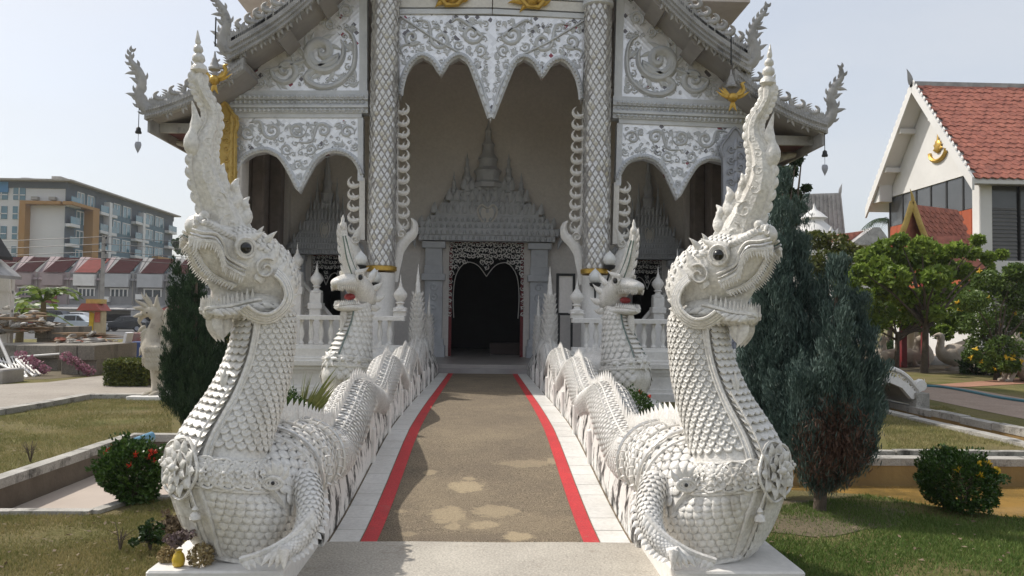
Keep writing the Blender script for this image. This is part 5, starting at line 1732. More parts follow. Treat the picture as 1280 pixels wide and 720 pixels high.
# ------------------------------------------------------------------ inner nagas by the hall
def make_inner_naga():
    base = V(at(429, 480, 13.9).x, 13.9, 0)
    d = V(-.62, -.78, 0).normalized()
    lat = V(-d.y, d.x, 0)
    if lat.y > 0: lat = -lat
    P = lambda x, y: on_plane(x, y, base, lat)
    root = thing('inner_naga_statue', base, 'smaller white naga statue with red mouth next to spiky yellow-green plant', 'statue', 'inner naga statues by the hall')
    rows = [((420, 497), (450, 499), .2), ((412, 488), (458, 490), .34), ((407, 472), (461, 476), .38), ((409, 460), (461, 464), .36), ((413, 446), (460, 452), .31), ((419, 432), (461, 437), .26), ((427, 416), (462, 420), .22), ((433, 402), (462, 404), .2), ((436, 390), (462, 388), .19), ((438, 382), (460, 376), .15)]
    rr = []
    for f, b, w in rows:
        pf, pb = P(*f), P(*b)
        rr.append(((pf + pb) / 2, (pf - pb) / 2, lat * w))
    T = Loft(rr)
    neck = T.mesh(MB(), 36, 24).build('neck', M['naga'], root, True)
    m = len(rows) - 1
    s2 = scale_mesh(1, 1.1, .14, False)
    arr = np.array([tuple(v) for v in s2.v])
    mb = MB()
    for j in range(19):
        t = lerp(.6 / m, 8.6 / m, j / 18)
        if 3.3 / m < t < 4.1 / m: continue
        c, a, b = T.ring(t)
        sw = 2 * PI * math.sqrt((a.length ** 2 + b.length ** 2) / 2) / 18 * 1.08
        for q in range(18):
            th = 2 * PI * (q + .5 * (j % 2)) / 18
            if abs((th + PI) % (2 * PI) - PI) < .55: continue
            p, dt, dh, n = T.frame(t, th)
            n2 = (n + dt * .2).normalized(); y = -dt; x = y.cross(n2).normalized(); y = n2.cross(x)
            vs = arr * sw @ np.array([tuple(x), tuple(y), tuple(n2)]) + np.array(tuple(p))
            o = len(mb.v); mb.v.extend(map(tuple, vs.tolist())); mb.f.extend([tuple(i + o for i in f) for f in s2.f])
    tag(mb.build('neck_scales', M['naga'], neck, True), kind='stuff')
    for j in range(13):
        t = lerp(4.2 / m, 8.8 / m, j / 12)
        ring = []
        for (tt, off) in ((t, .006), (t - .02, .03), (t - .035, .04), (t - .037, .006)):
            ring.append([T.frame(tt, lerp(-.42, .42, q / 6))[0] + T.frame(tt, lerp(-.42, .42, q / 6))[3] * off for q in range(7)])
        MB().loft(ring, False, False, closed=False).build('belly_plate', M['naga'], root, True)
    mb = MB()
    for t, r in ((3.3 / m, .03), (3.5 / m, .02), (4.1 / m, .03)):
        mb.tube(T.line(t, t, 0, 2 * PI * 31 / 32, 32, .01), r, 6, closed=True)
    for th in (0.02, .7, 1.35, -.7):
        p, dt, dh, n = T.frame(3.8 / m, th)
        for q in range(8):
            a = 2 * PI * q / 8
            dr = dh * math.cos(a) + dt * math.sin(a)
            flame(mb, p + n * .02, n.cross(dr), dr, .20 if th == .02 else .13, .1, .1, .4, 5, n)
        mb.ball(p + n * .04, .045, 8, 5)
    mb.build('breast_band', M['naga'], root, True)
    mb = MB()
    for sg in (-.5, .5):
        mb.tube(T.line(4.2 / m, 8.8 / m, sg, sg, 20, .02), .011, 5)
    mb.build('mirror_strip', M['greenglass'], root)
    def axl(lst):
        pts = [P(*q[0]) for q in lst]; out = []
        for i, (c, hh, w) in enumerate(lst):
            t = (pts[min(i + 1, len(pts) - 1)] - pts[max(i - 1, 0)]).normalized()
            u = lat.cross(t).normalized()
            if u.z < 0: u = -u
            out.append((pts[i], u * hh * .0149, lat * w))
        return Loft(out)
    sk = axl([((464, 384), 4, .08), ((459, 373), 12, .19), ((449, 359), 14.5, .22), ((438, 352), 10.5, .21), ((428, 352), 7.5, .18), ((420, 354), 5.5, .14), ((417, 355), 2, .05)])
    head = sk.mesh(MB(), 26, 18).build('skull', M['naga'], root, True)
    jw = axl([((458, 388), 5, .1), ((448, 385), 6.5, .18), ((436, 384), 5.5, .17), ((426, 384), 4.5, .14), ((420, 384), 2, .06)])
    jo = jw.mesh(MB(), 18, 16).build('lower_jaw', M['naga'], root, True)
    MB().ball((P(437, 371) + P(437, 371)) / 2, (.10, .09, .06), 10, 7).build('mouth_lining', M['redmouth'], head, True)
    mb = MB()
    for sg in (-1, 1):
        for i in range(10):
            p, dt, dh, n = sk.frame(lerp(.9, .5, i / 9), sg * 2.2)
            mb.cone(p, p + V(0, 0, -.09), .028, 5)
            p, dt, dh, n = jw.frame(lerp(.9, .4, i / 9), sg * .9)
            mb.cone(p, p + V(0, 0, .08), .028, 5)
    mb.build('teeth', M['naga'], head, True)
    for sg in (-1, 1):
        c = P(440, 347) + lat * .2 * sg
        mb = MB().tube([c + (d * math.cos(a) + V(0, 0, 1) * math.sin(a)) * .075 for a in np.linspace(0, 2 * PI, 13)[:-1]], .025, 6, closed=True)
        flame(mb, c + V(0, 0, .08) + d * .1, V(0, 0, 1), -d, .32, .12, .35, .5, 6, lat)
        for k, (x, y) in enumerate(((452, 352), (457, 362), (460, 374), (456, 384), (449, 390))):
            flame(mb, P(x, y) + lat * .17 * sg, V(0, 0, 1), (-d + V(0, 0, .5 - .3 * k)).normalized(), .28, .14, .4, .5, 6, lat)
        so = mb.build('cheek_flames', M['naga'], head, True)
        MB().ball(c, .05, 8, 6).build('eyeball', M['black'], so, True)
    mb = MB()
    flame(mb, P(430, 388), d, V(0, 0, -1), .42, .2, .2, .4, 8, lat)
    flame(mb, P(440, 390), d, V(0, 0, -1), .52, .2, .3, .4, 8, lat)
    mb.build('chin_beard', M['naga'], jo, True)
    cen = smooth_path([(444, 352, 16), (438, 338, 13), (433, 322, 11), (430, 306, 8), (428, 294, 5.5), (428, 286, 3)], 24)
    cpth = [P(x, y) for x, y, w in cen]
    hw = [w * .0145 * .8 for x, y, w in cen]
    crest = blade(MB(), cpth, hw, lat, [lerp(.12, .03, i / 23) for i in range(24)]).build('crest', M['naga'], head, 40)
    mb = MB()
    for k in (-1, 1):
        for i in range(2, 22, 3):
            t = (cpth[i + 1] - cpth[i - 1]).normalized(); s = t.cross(lat).normalized() * k
            flame(mb, cpth[i] + s * hw[i] * .8, -s, (s * .6 + t).normalized(), .2, .1, .3, .4, 5, lat)
    mb.build('crest_flames', M['naga'], crest, True)
    for sg in (-1, 1):
        for k in (-.45, .25):
            mb = MB()
            pp = []
            for i in range(1, 19):
                t = (cpth[i + 1] - cpth[i - 1]).normalized(); s = t.cross(lat).normalized()
                pp.append(cpth[i] + s * hw[i] * k + lat * sg * lerp(.125, .045, i / 23) * (1 - abs(k) * .5))
            blade(mb, pp, [.014] * 18, lat, .010)
            mb.build('mirror_strip', M['greenglass'], crest)
    t0, t1 = P(428, 288), P(429, 268)
    MB().tube([t0 + (t1 - t0) * z for z in (0, .2, .4, .55, .75, 1)], [.035, .06, .055, .03, .03, .004], 8).build('crest_spindle', M['naga'], crest, True)
    # coil of its own body behind
    cc = smooth_path([(-.1, .3, .7, .3), (.55, .75, .75, .27), (.95, 1.15, .5, .22), (1.05, 1.5, .3, .18)], 24)
    rr = []
    cs = [base + Vector(q[:3]) for q in cc]
    for i, q in enumerate(cc):
        t = (cs[min(i + 1, 23)] - cs[max(i - 1, 0)]).normalized(); up = (V(0, 0, 1) - t * t.z).normalized()
        rr.append((cs[i], up * q[3], t.cross(up) * q[3]))
    Bd = Loft(rr)
    bo = Bd.mesh(MB(), 30, 16).build('body', M['naga_side'], root, True)
    mb = MB()
    for i in range(20):
        p, dt, dh, n = Bd.frame(i / 20, 0)
        flame(mb, p - n * .01, dt, n, .15, .12, .25, .3, 5, dh)
    mb.build('dorsal_fin', M['naga_side'], bo, True)
    ped = MB().chbox(base.x - .62, base.x + .62, base.y - .5, base.y + 1.2, -.05, .13, .015)
    ped.chbox(base.x - .5, base.x + .5, base.y - .4, base.y + 1.0, .13, .2, .015)
    ped.build('plinth', M['plaster'], root)
    return root
inner_a = make_inner_naga()
inner_b = copy_tree(inner_a)
inner_b.location.x = 2 * XC * .75 - inner_a.location.x
inner_b.scale.x = -1
inner_b['label'] = 'smaller white naga statue with red mouth next to dark green rounded shrub'

# ------------------------------------------------------------------ lamps, bells, gilded birds
def globe_lamp(px, py, s, big, label):
    p = at(px, py, 16.95)
    root = thing('globe_lamp', p, label, 'lamp', 'globe lamps on the mirror columns')
    r = .145
    MB().lathe(p - V(0, 0, r), [(.05, 0), (r * .8, r * .35), (r, r * .85), (r * .9, r * 1.35), (r * .5, r * 1.8), (r * .12, r * 2.15), (.004, r * 2.3)], 14).build('globe', M['globe'], root, True)
    mb = MB().lathe(p - V(0, 0, r + .05), [(.03, -.04), (.11, 0), (.13, .06), (.06, .075)], 12)
    cx = (at(476, py, 17.3).x if s > 0 else 2 * XC - at(476, py, 17.3).x)
    q = smooth_path([tuple(p - V(0, 0, .2)), tuple(p + V((cx - p.x) * .12, .05, -.42)), tuple(p + V((cx - p.x) * .45, .15, -.52)), tuple(V(cx, 17.12, p.z - .4))], 12)
    mb.tube([Vector(a) for a in q], .022, 6)
    mb.build('bracket', M['iron'], root, True)
for s in (1, -1):
    side = 'beside the ochre gold panel' if s > 0 else 'beside the silver grey panel'
    globe_lamp(451 if s > 0 else 762, 324, s, 1, 'higher white glass globe lamp on mirror column, ' + side)
    globe_lamp(468 if s > 0 else 744, 346, s, 0, 'lower white glass globe lamp on mirror column, ' + side)
def eave_bell(px, py, Y, label):
    p = at(px, py, Y)
    root = thing('eave_bell', p, label, 'bell', 'bells hanging from the eaves')
    MB().tube([p + V(0, 0, .62), p + V(0, 0, .1)], .008, 5).build('chain', M['iron'], root)
    MB().lathe(p - V(0, 0, .03), [(.06, 0), (.066, .025), (.05, .06), (.045, .11), (.012, .14)], 10).build('bell', M['iron'], root, True)
    mb = MB().tube([p, p - V(0, 0, .22)], .006, 4)
    flame(mb, p - V(0, 0, .2), V(1, 0, 0), V(0, 0, -1), .24, .16, 0, .3, 7, YN)
    mb.build('clapper_leaf', M['silver'], root, True)
eave_bell(173, 165, 16.45, 'small dark wind bell under the eave beside the apartment block')
eave_bell(1031, 194, 16.45, 'small dark wind bell with leaf clapper beside the red tiled roof')
def gilded_bird(px, py, label):
    p = at(px, py, 16.15)
    root = thing('gilded_bird', p, label, 'ornament', 'gilded birds under the roof corners')
    mb = MB()
    X, Z = V(1, 0, 0), V(0, 0, 1)
    mb.ball(p, (.11, .11, .10), 10, 7)
    for k in (-1, 1):
        for i in range(4):
            flame(mb, p + X * .05 * k, Z, (X * k + Z * (.1 + .35 * i)).normalized(), .32 - .04 * i, .09, .35, .4, 7, YN)
        flame(mb, p - Z * .08, X * k, (-Z + X * .2 * k).normalized(), .22, .09, .2, .4, 6, YN)
    q = smooth_path([(.06, .04), (.18, .08), (.22, .2), (.19, .29), (.26, .33)], 12)
    mb.tube([p + X * u + Z * v for u, v in q], [.05, .045, .042, .038, .034, .034, .038, .042, .042, .03, .018, .006], 7)
    mb.build('body', M['gold'], root, True)
    MB().lathe(p + V(-.02, .05, .2), [(.02, 0), (.12, .02), (.125, .06), (.09, .09), (.09, .13), (.06, .18), (.06, .22), (.03, .28), (.012, .4)], 10).build('canopy', M['roofgrey'], root, True)
    MB().tube([p + V(-.02, .05, .7), p + V(-.02, .05, 1.3)], .015, 5).build('hanger', M['iron'], root)
gilded_bird(268, 100, 'gilded bird ornament hanging under the roof corner above the ochre gold panel')
gilded_bird(916, 122, 'gilded bird ornament with grey canopy above the silver grey panel')
# framed notice boards standing in the porch
for (x, y, w, h, lab) in ((707, 368, 12, 26, 'dark framed notice board standing in the porch beside the right-hand mirror column'),):
    a, b = at(x - w, y + h, 19.6), at(x + w, y - h, 19.6)
    root = thing('notice_board', V((a.x + b.x) / 2, 19.6, zF), 'dark framed notice board standing behind the porch balustrade', 'notice board')
    MB().box(a.x + .05, b.x - .05, 19.6, 19.63, a.z + .05, b.z - .05).build('board', M['porch'], root)
    mb = MB()
    for (x0, x1, z0, z1) in ((a.x, b.x, b.z - .06, b.z), (a.x, b.x, a.z, a.z + .06), (a.x, a.x + .06, a.z + .061, b.z - .061), (b.x - .06, b.x, a.z + .061, b.z - .061)):
        mb.box(x0, x1, 19.57, 19.66, z0, z1)
    for xx in (a.x + .05, b.x - .1): mb.box(xx, xx + .05, 19.58, 19.65, zF, a.z - .001)
    mb.build('frame', M['iron'], root)
# ------------------------------------------------------------------ vegetation helpers
def unit(a):
    return a / np.maximum(np.linalg.norm(a, axis=1, keepdims=True), 1e-9)
def leaf_quads(c, a, b, l, w):
    """diamond leaves: centres, length axes, width axes, sizes"""
    l = np.asarray(l).reshape(-1, 1); w = np.asarray(w).reshape(-1, 1)
    v = np.stack([c - a * l / 2, c + b * w / 2 - a * l * .08, c + a * l / 2, c - b * w / 2 - a * l * .08], axis=1)
    n = len(c)
    return v.reshape(-1, 3), np.arange(4 * n).reshape(n, 4)
def rand_unit(n):
    return unit(RNG.normal(size=(n, 3)))
def leaves_obj(name, mt, parent, c, l, w, up=0.3, axis=None, jit=.6, kind=None):
    n = len(c)
    a = rand_unit(n) if axis is None else unit(axis + RNG.normal(0, jit, (n, 3)))
    a[:, 2] += up * (1 if axis is None else 0)
    a = unit(a)
    b = unit(np.cross(a, rand_unit(n)))
    sz = RNG.uniform(.65, 1.25, n)
    v, f = leaf_quads(c, a, b, l * sz, w * sz)
    o = quadmesh(name, v, f, mt, parent)
    return o
def clump_points(centres, radii, per, flat=.8):
    out = []
    for c, r in zip(centres, radii):
        d = rand_unit(per)
        rr = r * RNG.uniform(.35, 1.0, (per, 1)) ** .6
        p = np.array(tuple(c)) + d * rr * np.array([1, 1, flat])
        out.append(p)
    return np.concatenate(out)
M['conifer'] = leaf_mat('blue_green_conifer', (.045, .078, .064), (.115, .165, .138), .6, .1, 5)
M['conifer_dark'] = leaf_mat('dark_green_conifer', (.014, .034, .015), (.04, .078, .032), .6, .1, 5)
M['deadconifer'] = leaf_mat('brown_dead_conifer', (.10, .055, .04), (.17, .10, .07), .7, .1, 6)
M['bush'] = leaf_mat('glossy_shrub_leaf', (.025, .06, .012), (.07, .13, .025), .35, .2, 8)
M['broad'] = leaf_mat('broad_tree_leaf', (.12, .19, .025), (.27, .36, .06), .4, .35, 2)
M['broad_dark'] = leaf_mat('dark_tree_leaf', (.02, .045, .012), (.05, .09, .022), .45, .2, 2)
M['yellowleaf'] = leaf_mat('yellow_green_leaf', (.06, .085, .016), (.14, .15, .03), .5, .25, 2)
M['banana'] = leaf_mat('banana_leaf', (.08, .14, .02), (.20, .26, .06), .4, .35, 2)
M['dry'] = leaf_mat('dry_twig_leaf', (.13, .095, .06), (.22, .17, .11), .8, .1, 8)
M['bark'] = mat('bark', (.13, .10, .075), .9, (.07, .055, .04), 9, .5, bump=.6, bs=40)
M['redflower'] = mat('red_flower', (.62, .06, .025), .5, (.45, .03, .02), 20, .5)
M['yellowflower'] = mat('yellow_flower', (.75, .50, .03), .5, (.6, .36, .02), 20, .5)

def conifer(name, base, top_z, lean, prof, n, label, mt, dead=None, spires=24, h_low=.07):
    """columnar conifer: prof = list of (height fraction, radius m)"""
    base = Vector(base)
    root = thing(name, base, label, 'tree')
    hs = [p[0] for p in prof]; rs = [p[1] for p in prof]
    H = top_z - base.z
    mb = MB().tube([base - V(0, 0, .1), base + V(lean[0] * .4, lean[1] * .4, H * .5), base + V(lean[0], lean[1], H * .95)], [.06, .04, .008], 8)
    mb.build('trunk', M['bark'], root, True)
    # upright sub-leaders, each a ragged spire of plumes
    leaders = [(np.array([0, 0]), h_low, 1.0, .40)]
    for k in range(spires):
        a_ = 2 * PI * (k * .618) + RNG.normal(0, .25)
        h1 = RNG.uniform(.30, .93)
        rad = np.interp(min(.98, h1 * .75), hs, rs) * RNG.uniform(.62, .95)
        leaders.append((np.array([math.cos(a_), math.sin(a_)]) * rad, max(h_low, h1 - RNG.uniform(.35, .6)), h1, RNG.uniform(.20, .36)))
    npl = int(n / 110)
    wts = np.array([(l[2] - l[1]) * l[3] for l in leaders]); wts /= wts.sum()
    cs, ax = [], []
    for k in range(npl):
        off, h0, h1, rw = leaders[RNG.choice(len(leaders), p=wts)]
        f_ = RNG.uniform(0, 1) ** 1.1
        hf = h0 + (h1 - h0) * f_
        r = np.interp(hf, hs, rs)
        a_ = RNG.uniform(0, 2 * PI)
        rr = max(rs) * rw * (1 - f_) ** .7 * RNG.uniform(.5, 1.0) + .006
        z = base.z + hf * H
        tp_ = min(1.0, .25 + max(0, hf - h_low) / .16)
        rr *= tp_
        b0 = np.array([base.x + lean[0] * hf + off[0] * (.55 + .45 * f_) * tp_ + math.cos(a_) * rr, base.y + lean[1] * hf + off[1] * (.55 + .45 * f_) * tp_ + math.sin(a_) * rr, z])
        L = RNG.uniform(.12, .30) * (1.1 - .55 * f_)
        dirv = np.array([math.cos(a_) * .30 + off[0] * .25, math.sin(a_) * .30 + off[1] * .25, 1.0]) + RNG.normal(0, .10, 3)
        dirv /= np.linalg.norm(dirv)
        t = RNG.uniform(0, 1, 110) ** .8
        spread = .036 * (1 - t) ** .6 + .004
        p = b0 + np.outer(t * L, dirv) + RNG.normal(0, 1, (110, 3)) * spread[:, None] * np.array([1, 1, .6])
        cs.append(p); ax.append(np.tile(dirv, (110, 1)))
    c = np.concatenate(cs); a = np.concatenate(ax)
    if dead is not None:
        dc = np.array(tuple(dead[0]))
        m_ = (((c - dc) / np.array(dead[1])) ** 2).sum(1) < RNG.uniform(0, 1.9, len(c)) ** 1.2
        leaves_obj('dead_foliage', M['deadconifer'], root, c[m_], .05, .009, 0, a[m_], .5)
        c, a = c[~m_], a[~m_]
    leaves_obj('foliage', mt, root, c, .055, .0075, 0, a, .24)
    return root
g = gr(1037, 640)
conifer('conifer_tree', (2.86, 6.75, 0), at(1060, 330, 6.8).z, (.18, .0), [(0, .10), (.05, .34), (.2, .47), (.4, .48), (.6, .42), (.75, .30), (.88, .16), (1, .02)], 115000, 'shorter blue-green conifer with brown dead patch above its trunk', M['conifer'], (at(1045, 560, 6.45), (.25, .4, .34)))
conifer('conifer_tree', (2.62, 7.22, 0), at(987, 222, 7.22).z, (.12, .02), [(0, .30), (.1, .40), (.35, .44), (.55, .36), (.7, .26), (.82, .17), (.93, .09), (1, .015)], 105000, 'taller slender blue-green conifer behind the naga head', M['conifer'])
conifer('conifer_tree', (-3.92, 11.0, 0), at(247, 312, 11.0).z, (.02, 0), [(0, .30), (.12, .42), (.35, .45), (.55, .40), (.72, .30), (.86, .18), (1, .02)], 110000, 'dark green conical conifer beside the red-flowered shrub', M['conifer_dark'], None, 30, .03)

def shrub(name, c, r, n, label, mt, flowers=None, fl_n=0, lsz=(.042, .021), cat='shrub', group=None, zs=1.0):
    c = Vector(c)
    root = thing(name, V(c.x, c.y, 0), label, cat, group)
    mb = MB()
    for k in range(7):
        a = k * .9
        e = c + V(math.cos(a) * r * .6, math.sin(a) * r * .6, r * .45)
        mb.tube([V(c.x + math.cos(a) * .03, c.y + math.sin(a) * .03, -.02), (c + e) / 2 - V(0, 0, r * .2), e], [.014, .010, .004], 5)
    mb.build('stems', M['bark'], root)
    d = rand_unit(n)
    lob = rand_unit(16); amp = RNG.uniform(-.16, .20, 16)
    bump = 1 + (np.maximum(0, d @ lob.T - .72) / .28 * amp).sum(1) + .05 * np.sin(d[:, 0] * 13 + d[:, 2] * 11)
    rr = r * bump * RNG.uniform(.5, 1.03, n) ** .55
    ns_ = n // 12                                  # shoots that stick out
    sd = rand_unit(26); sd[:, 2] = np.abs(sd[:, 2]) + .1; sd = unit(sd)
    k_ = RNG.integers(0, 26, ns_)
    d[:ns_] = unit(sd[k_] + RNG.normal(0, .045, (ns_, 3)))
    rr[:ns_] = r * RNG.uniform(.85, 1.24, ns_) * (1 + .12 * np.sin(k_ * 7.0))
    p = np.array(tuple(c)) + d * rr[:, None] * np.array([1, 1, zs])
    keep = p[:, 2] > .015
    p, d = p[keep], d[keep]
    leaves_obj('foliage', mt, root, p, lsz[0], lsz[1], .2, d + np.array([0, 0, .5]), .7)
    if flowers:
        for k in range(fl_n):
            if k % 3 == 0 or k == 0: dd0 = rand_unit(1)[0]
            dd = dd0 + RNG.normal(0, .22, 3)
            dd[1] = -abs(dd[1]) * .8; dd[2] = abs(dd[2]) + .1
            dd /= np.linalg.norm(dd)
            q = c + Vector((dd[0] * r, dd[1] * r, dd[2] * r * zs)) * .98
            mb = MB()
            for j in range(9):
                u = Vector(rand_unit(1)[0].tolist()) + Vector(dd.tolist()) * .8
                flame(mb, q, V(0, 0, 1), u.normalized(), r * .13, r * .09, .1, .3, 4, Vector(dd.tolist()).cross(u).normalized())
            mb.build('flower_head', flowers, root)
    return root
shrub('flowering_shrub', (-2.98, 6.98, .26), .265, 8500, 'rounded dark shrub with red flower heads at the basin corner', M['bush'], M['redflower'], 9)
b = gr(1198, 637)
shrub('flowering_shrub', (b.x, b.y, .24), .33, 11000, 'rounded green shrub with yellow flowers at the canal edge', M['bush'], M['yellowflower'], 12, (.034, .017), zs=.72)
b = gr(826, 545); shrub('green_shrub', (1.98, 10.6, .33), .36, 3800, 'dark green rounded shrub at the inner naga plinth', M['bush'], M['redflower'], 2, zs=.9)
shrub('green_shrub', (-2.62, 10.9, .25), .30, 3000, 'low dark green shrub below the spiky plant', M['bush'])
M['spike'] = leaf_mat('variegated_spike_leaf', (.13, .17, .04), (.34, .34, .12), .4, .2, 9)
def spiky(c, label, n=60):
    root = thing('spiky_plant', V(c.x, c.y, 0), label, 'plant')
    for k in range(n):
        a = RNG.uniform(0, 2 * PI); t = RNG.uniform(.15, .75)
        d = V(math.cos(a) * t, math.sin(a) * t, 1).normalized()
        mb = flame(MB(), c + V(math.cos(a), math.sin(a), 0) * .10, V(math.cos(a), math.sin(a), 0), d, RNG.uniform(.5, .95), .075, .25, .15, 7)
        mb.build('leaf', M['spike'], root)
spiky(V(-2.62, 11.5, 0), 'spiky yellow-green plant between conifer and inner naga')
# dry twiggy weeds on the lawn
def weed(px, py, h, n, label, leafy=0, mt='dry'):
    b = gr(px, py)
    root = thing('dry_weed', b, label, 'plant')
    mb = MB(); tips = []
    for k in range(n):
        a = RNG.uniform(0, 2 * PI); sp = RNG.uniform(.1, .7)
        hh = h * RNG.uniform(.5, 1)
        p1 = b + V(math.cos(a) * sp * hh * .35, math.sin(a) * sp * hh * .35, hh * .55)
        p2 = b + V(math.cos(a) * sp * hh * .8, math.sin(a) * sp * hh * .8, hh)
        mb.tube([b, p1, p2], [.006, .004, .0015], 4)
        for j in range(2):
            q = p1 + V(RNG.normal(0, .05), RNG.normal(0, .05), hh * .25)
            mb.tube([p1, q], [.003, .001], 3); tips.append(q)
        tips.append(p2)
    mb.build('twigs', M['bark'], root)
    if leafy:
        pts = clump_points(tips, [h * .16] * len(tips), leafy)
        pts = pts[pts[:, 2] > .01]
        leaves_obj('leaves', M[mt], root, pts, .035, .018)
weed(38, 578, .30, 9, 'leafless reddish twigs on the lawn beside the basin kerb')
weed(150, 690, .22, 5, 'thin bare weed on the lawn before the basin')
weed(188, 690, .20, 10, 'low brown leafy weed beside the statue plinth', 30, 'broad_dark')
weed(216, 680, .22, 12, 'withered grey-brown flowers behind the yellow vase', 40)
# offerings on the plinth
def on_top(px, py, z=.15):
    return gr(px, py, z)
v0 = on_top(223, 708)
vz = thing('flower_vase', v0, 'small yellow vase of wilted flowers on the statue plinth', 'vase')
MB().lathe(v0, [(.022, 0), (.034, .012), (.037, .04), (.028, .07), (.016, .083), (.022, .095)], 14).build('vase', mat('yellow_glaze', (.60, .42, .04), .35, (.5, .34, .03), 12, .5), vz, True)
pts = clump_points([v0 + V(RNG.normal(0, .03), RNG.normal(0, .02), .13 + RNG.uniform(0, .05)) for _ in range(8)], [.035] * 8, 40)
leaves_obj('wilted_flowers', mat('wilted_violet', (.16, .11, .13), .8, (.22, .17, .13), 40, .5), vz, pts, .03, .016)
for (px, py, r, lab) in ((251, 707, .075, 'dried straw-coloured flower bunch leaning on the naga bulb'), (208, 702, .05, 'dried flower bunch behind the yellow vase on the plinth')):
    c = on_top(px, py)
    root = thing('dried_flowers', c, lab, 'flowers')
    d = rand_unit(500)
    p = np.array(tuple(c + V(0, 0, r * .72))) + d * (r * RNG.uniform(.4, 1, (500, 1)) ** .5)
    p = p[p[:, 2] > .152]
    leaves_obj('petals', leaf_mat('straw_petal', (.26, .19, .09), (.42, .34, .18), .7, .1, 30), root, p, .026, .016)
# tufts of real grass on the near lawns
def grass_tufts(poly_px, n, name, mt, h=.03):
    P_ = [gr(x, y) for x, y in poly_px]
    P2 = [(p.x, p.y) for p in P_]
    xs = [p[0] for p in P2]; yy = [p[1] for p in P2]
    pts = []
    while len(pts) < n:
        x, y = RNG.uniform(min(xs), max(xs)), RNG.uniform(min(yy), max(yy))
        if in_poly(x, y, P2) and not in_poly(x, y, HOLE_L) and not in_poly(x, y, HOLE_R) and abs(x) > 1.3 and not (1.1 < abs(x) < 1.95 and 4.5 < y < 6):
            pts.append((x, y, 0.0))
    p = np.array(pts)
    dens = np.sin(p[:, 0] * 2.3 + 1.3 * np.sin(p[:, 1] * 1.7)) * np.sin(p[:, 1] * 2.9 + p[:, 0]) + RNG.normal(0, .35, n)
    p = p[dens > -.45]
    n = len(p)
    a = unit(np.stack([RNG.normal(0, .5, n), RNG.normal(0, .5, n), np.ones(n)], 1))
    b = unit(np.cross(a, rand_unit(n)))
    l = RNG.uniform(.5, 1.3, n) * h
    v = np.stack([p - b * .0035, p + b * .0035, p + a * l[:, None]], axis=1).reshape(-1, 3)
    return tag(quadmesh(name, v, np.arange(3 * n).reshape(n, 3), mt), name.replace('_', ' ') if False else None, kind='stuff')
M['blade'] = leaf_mat('grass_blade', (.17, .175, .055), (.36, .30, .14), .7, .25, 1.6)
M['blade_g'] = leaf_mat('grass_blade_green', (.085, .15, .028), (.17, .22, .06), .7, .25, 1.6)
gA = grass_tufts([(-30, 645), (150, 645), (215, 600), (215, 720), (-60, 760)], 36000, 'grass', M['blade'])
tag(gA, 'short patchy dry grass in front of the empty basin', 'grass')
gB = grass_tufts([(-30, 520), (110, 498), (215, 500), (215, 548), (160, 556), (-30, 620)], 34000, 'grass', M['blade'], .04)
tag(gB, 'dry mown grass between the basin and the driveway', 'grass')
gC = grass_tufts([(930, 640), (1130, 612), (1320, 645), (1320, 770), (930, 770)], 56000, 'grass', M['blade_g'], .035)
tag(gC, 'short green grass under the conifers and yellow-flowered shrub', 'grass')
gD = grass_tufts([(1100, 515), (1180, 508), (1300, 550), (1300, 562), (1110, 562)], 16000, 'grass', M['blade'], .04)
tag(gD, 'short dry grass between the canal ledges', 'grass')

sp_ = []
for k in range(40):
    a_ = 2 * PI * k / 40
    rr_ = 1 + .12 * math.sin(3 * a_ + 1) + .08 * math.sin(7 * a_) + random.uniform(-.05, .05)
    sp_.append((2.62 + .85 * rr_ * math.cos(a_), 6.62 + .60 * rr_ * math.sin(a_)))
sheet('bare_soil', sp_, [], .006, M['soil'])
def litter(poly_px, n, label):
    P2 = [(gr(x, y).x, gr(x, y).y) for x, y in poly_px]
    xs = [p[0] for p in P2]; yy = [p[1] for p in P2]
    pts = []
    while len(pts) < n:
        x, y = RNG.uniform(min(xs), max(xs)), RNG.uniform(min(yy), max(yy))
        if in_poly(x, y, P2) and not in_poly(x, y, HOLE_L) and not in_poly(x, y, HOLE_R) and abs(x) > 1.2:
            pts.append((x, y, .022 + RNG.uniform(0, .012)))
    c = np.array(pts)
    a_ = unit(np.stack([RNG.normal(size=n), RNG.normal(size=n), RNG.normal(0, .25, n)], 1))
    b_ = unit(np.cross(a_, unit(np.stack([RNG.normal(0, .3, n), RNG.normal(0, .3, n), np.ones(n)], 1))))
    sz = RNG.uniform(.6, 1.4, n)
    v, f = leaf_quads(c, a_, b_, .036 * sz, .018 * sz)
    tag(quadmesh('fallen_leaves', v, f, M['dry']), label, 'leaves', None, 'stuff')
litter([(-30, 645), (150, 645), (215, 600), (215, 720), (-60, 760)], 110, 'dry fallen leaves scattered on the lawn before the basin')
litter([(930, 640), (1130, 612), (1320, 645), (1320, 770), (930, 770)], 110, 'dry fallen leaves scattered under the conifers')
litter([(-30, 520), (110, 498), (215, 500), (215, 548), (160, 556), (-30, 620)], 120, 'dry fallen leaves scattered beyond the basin')
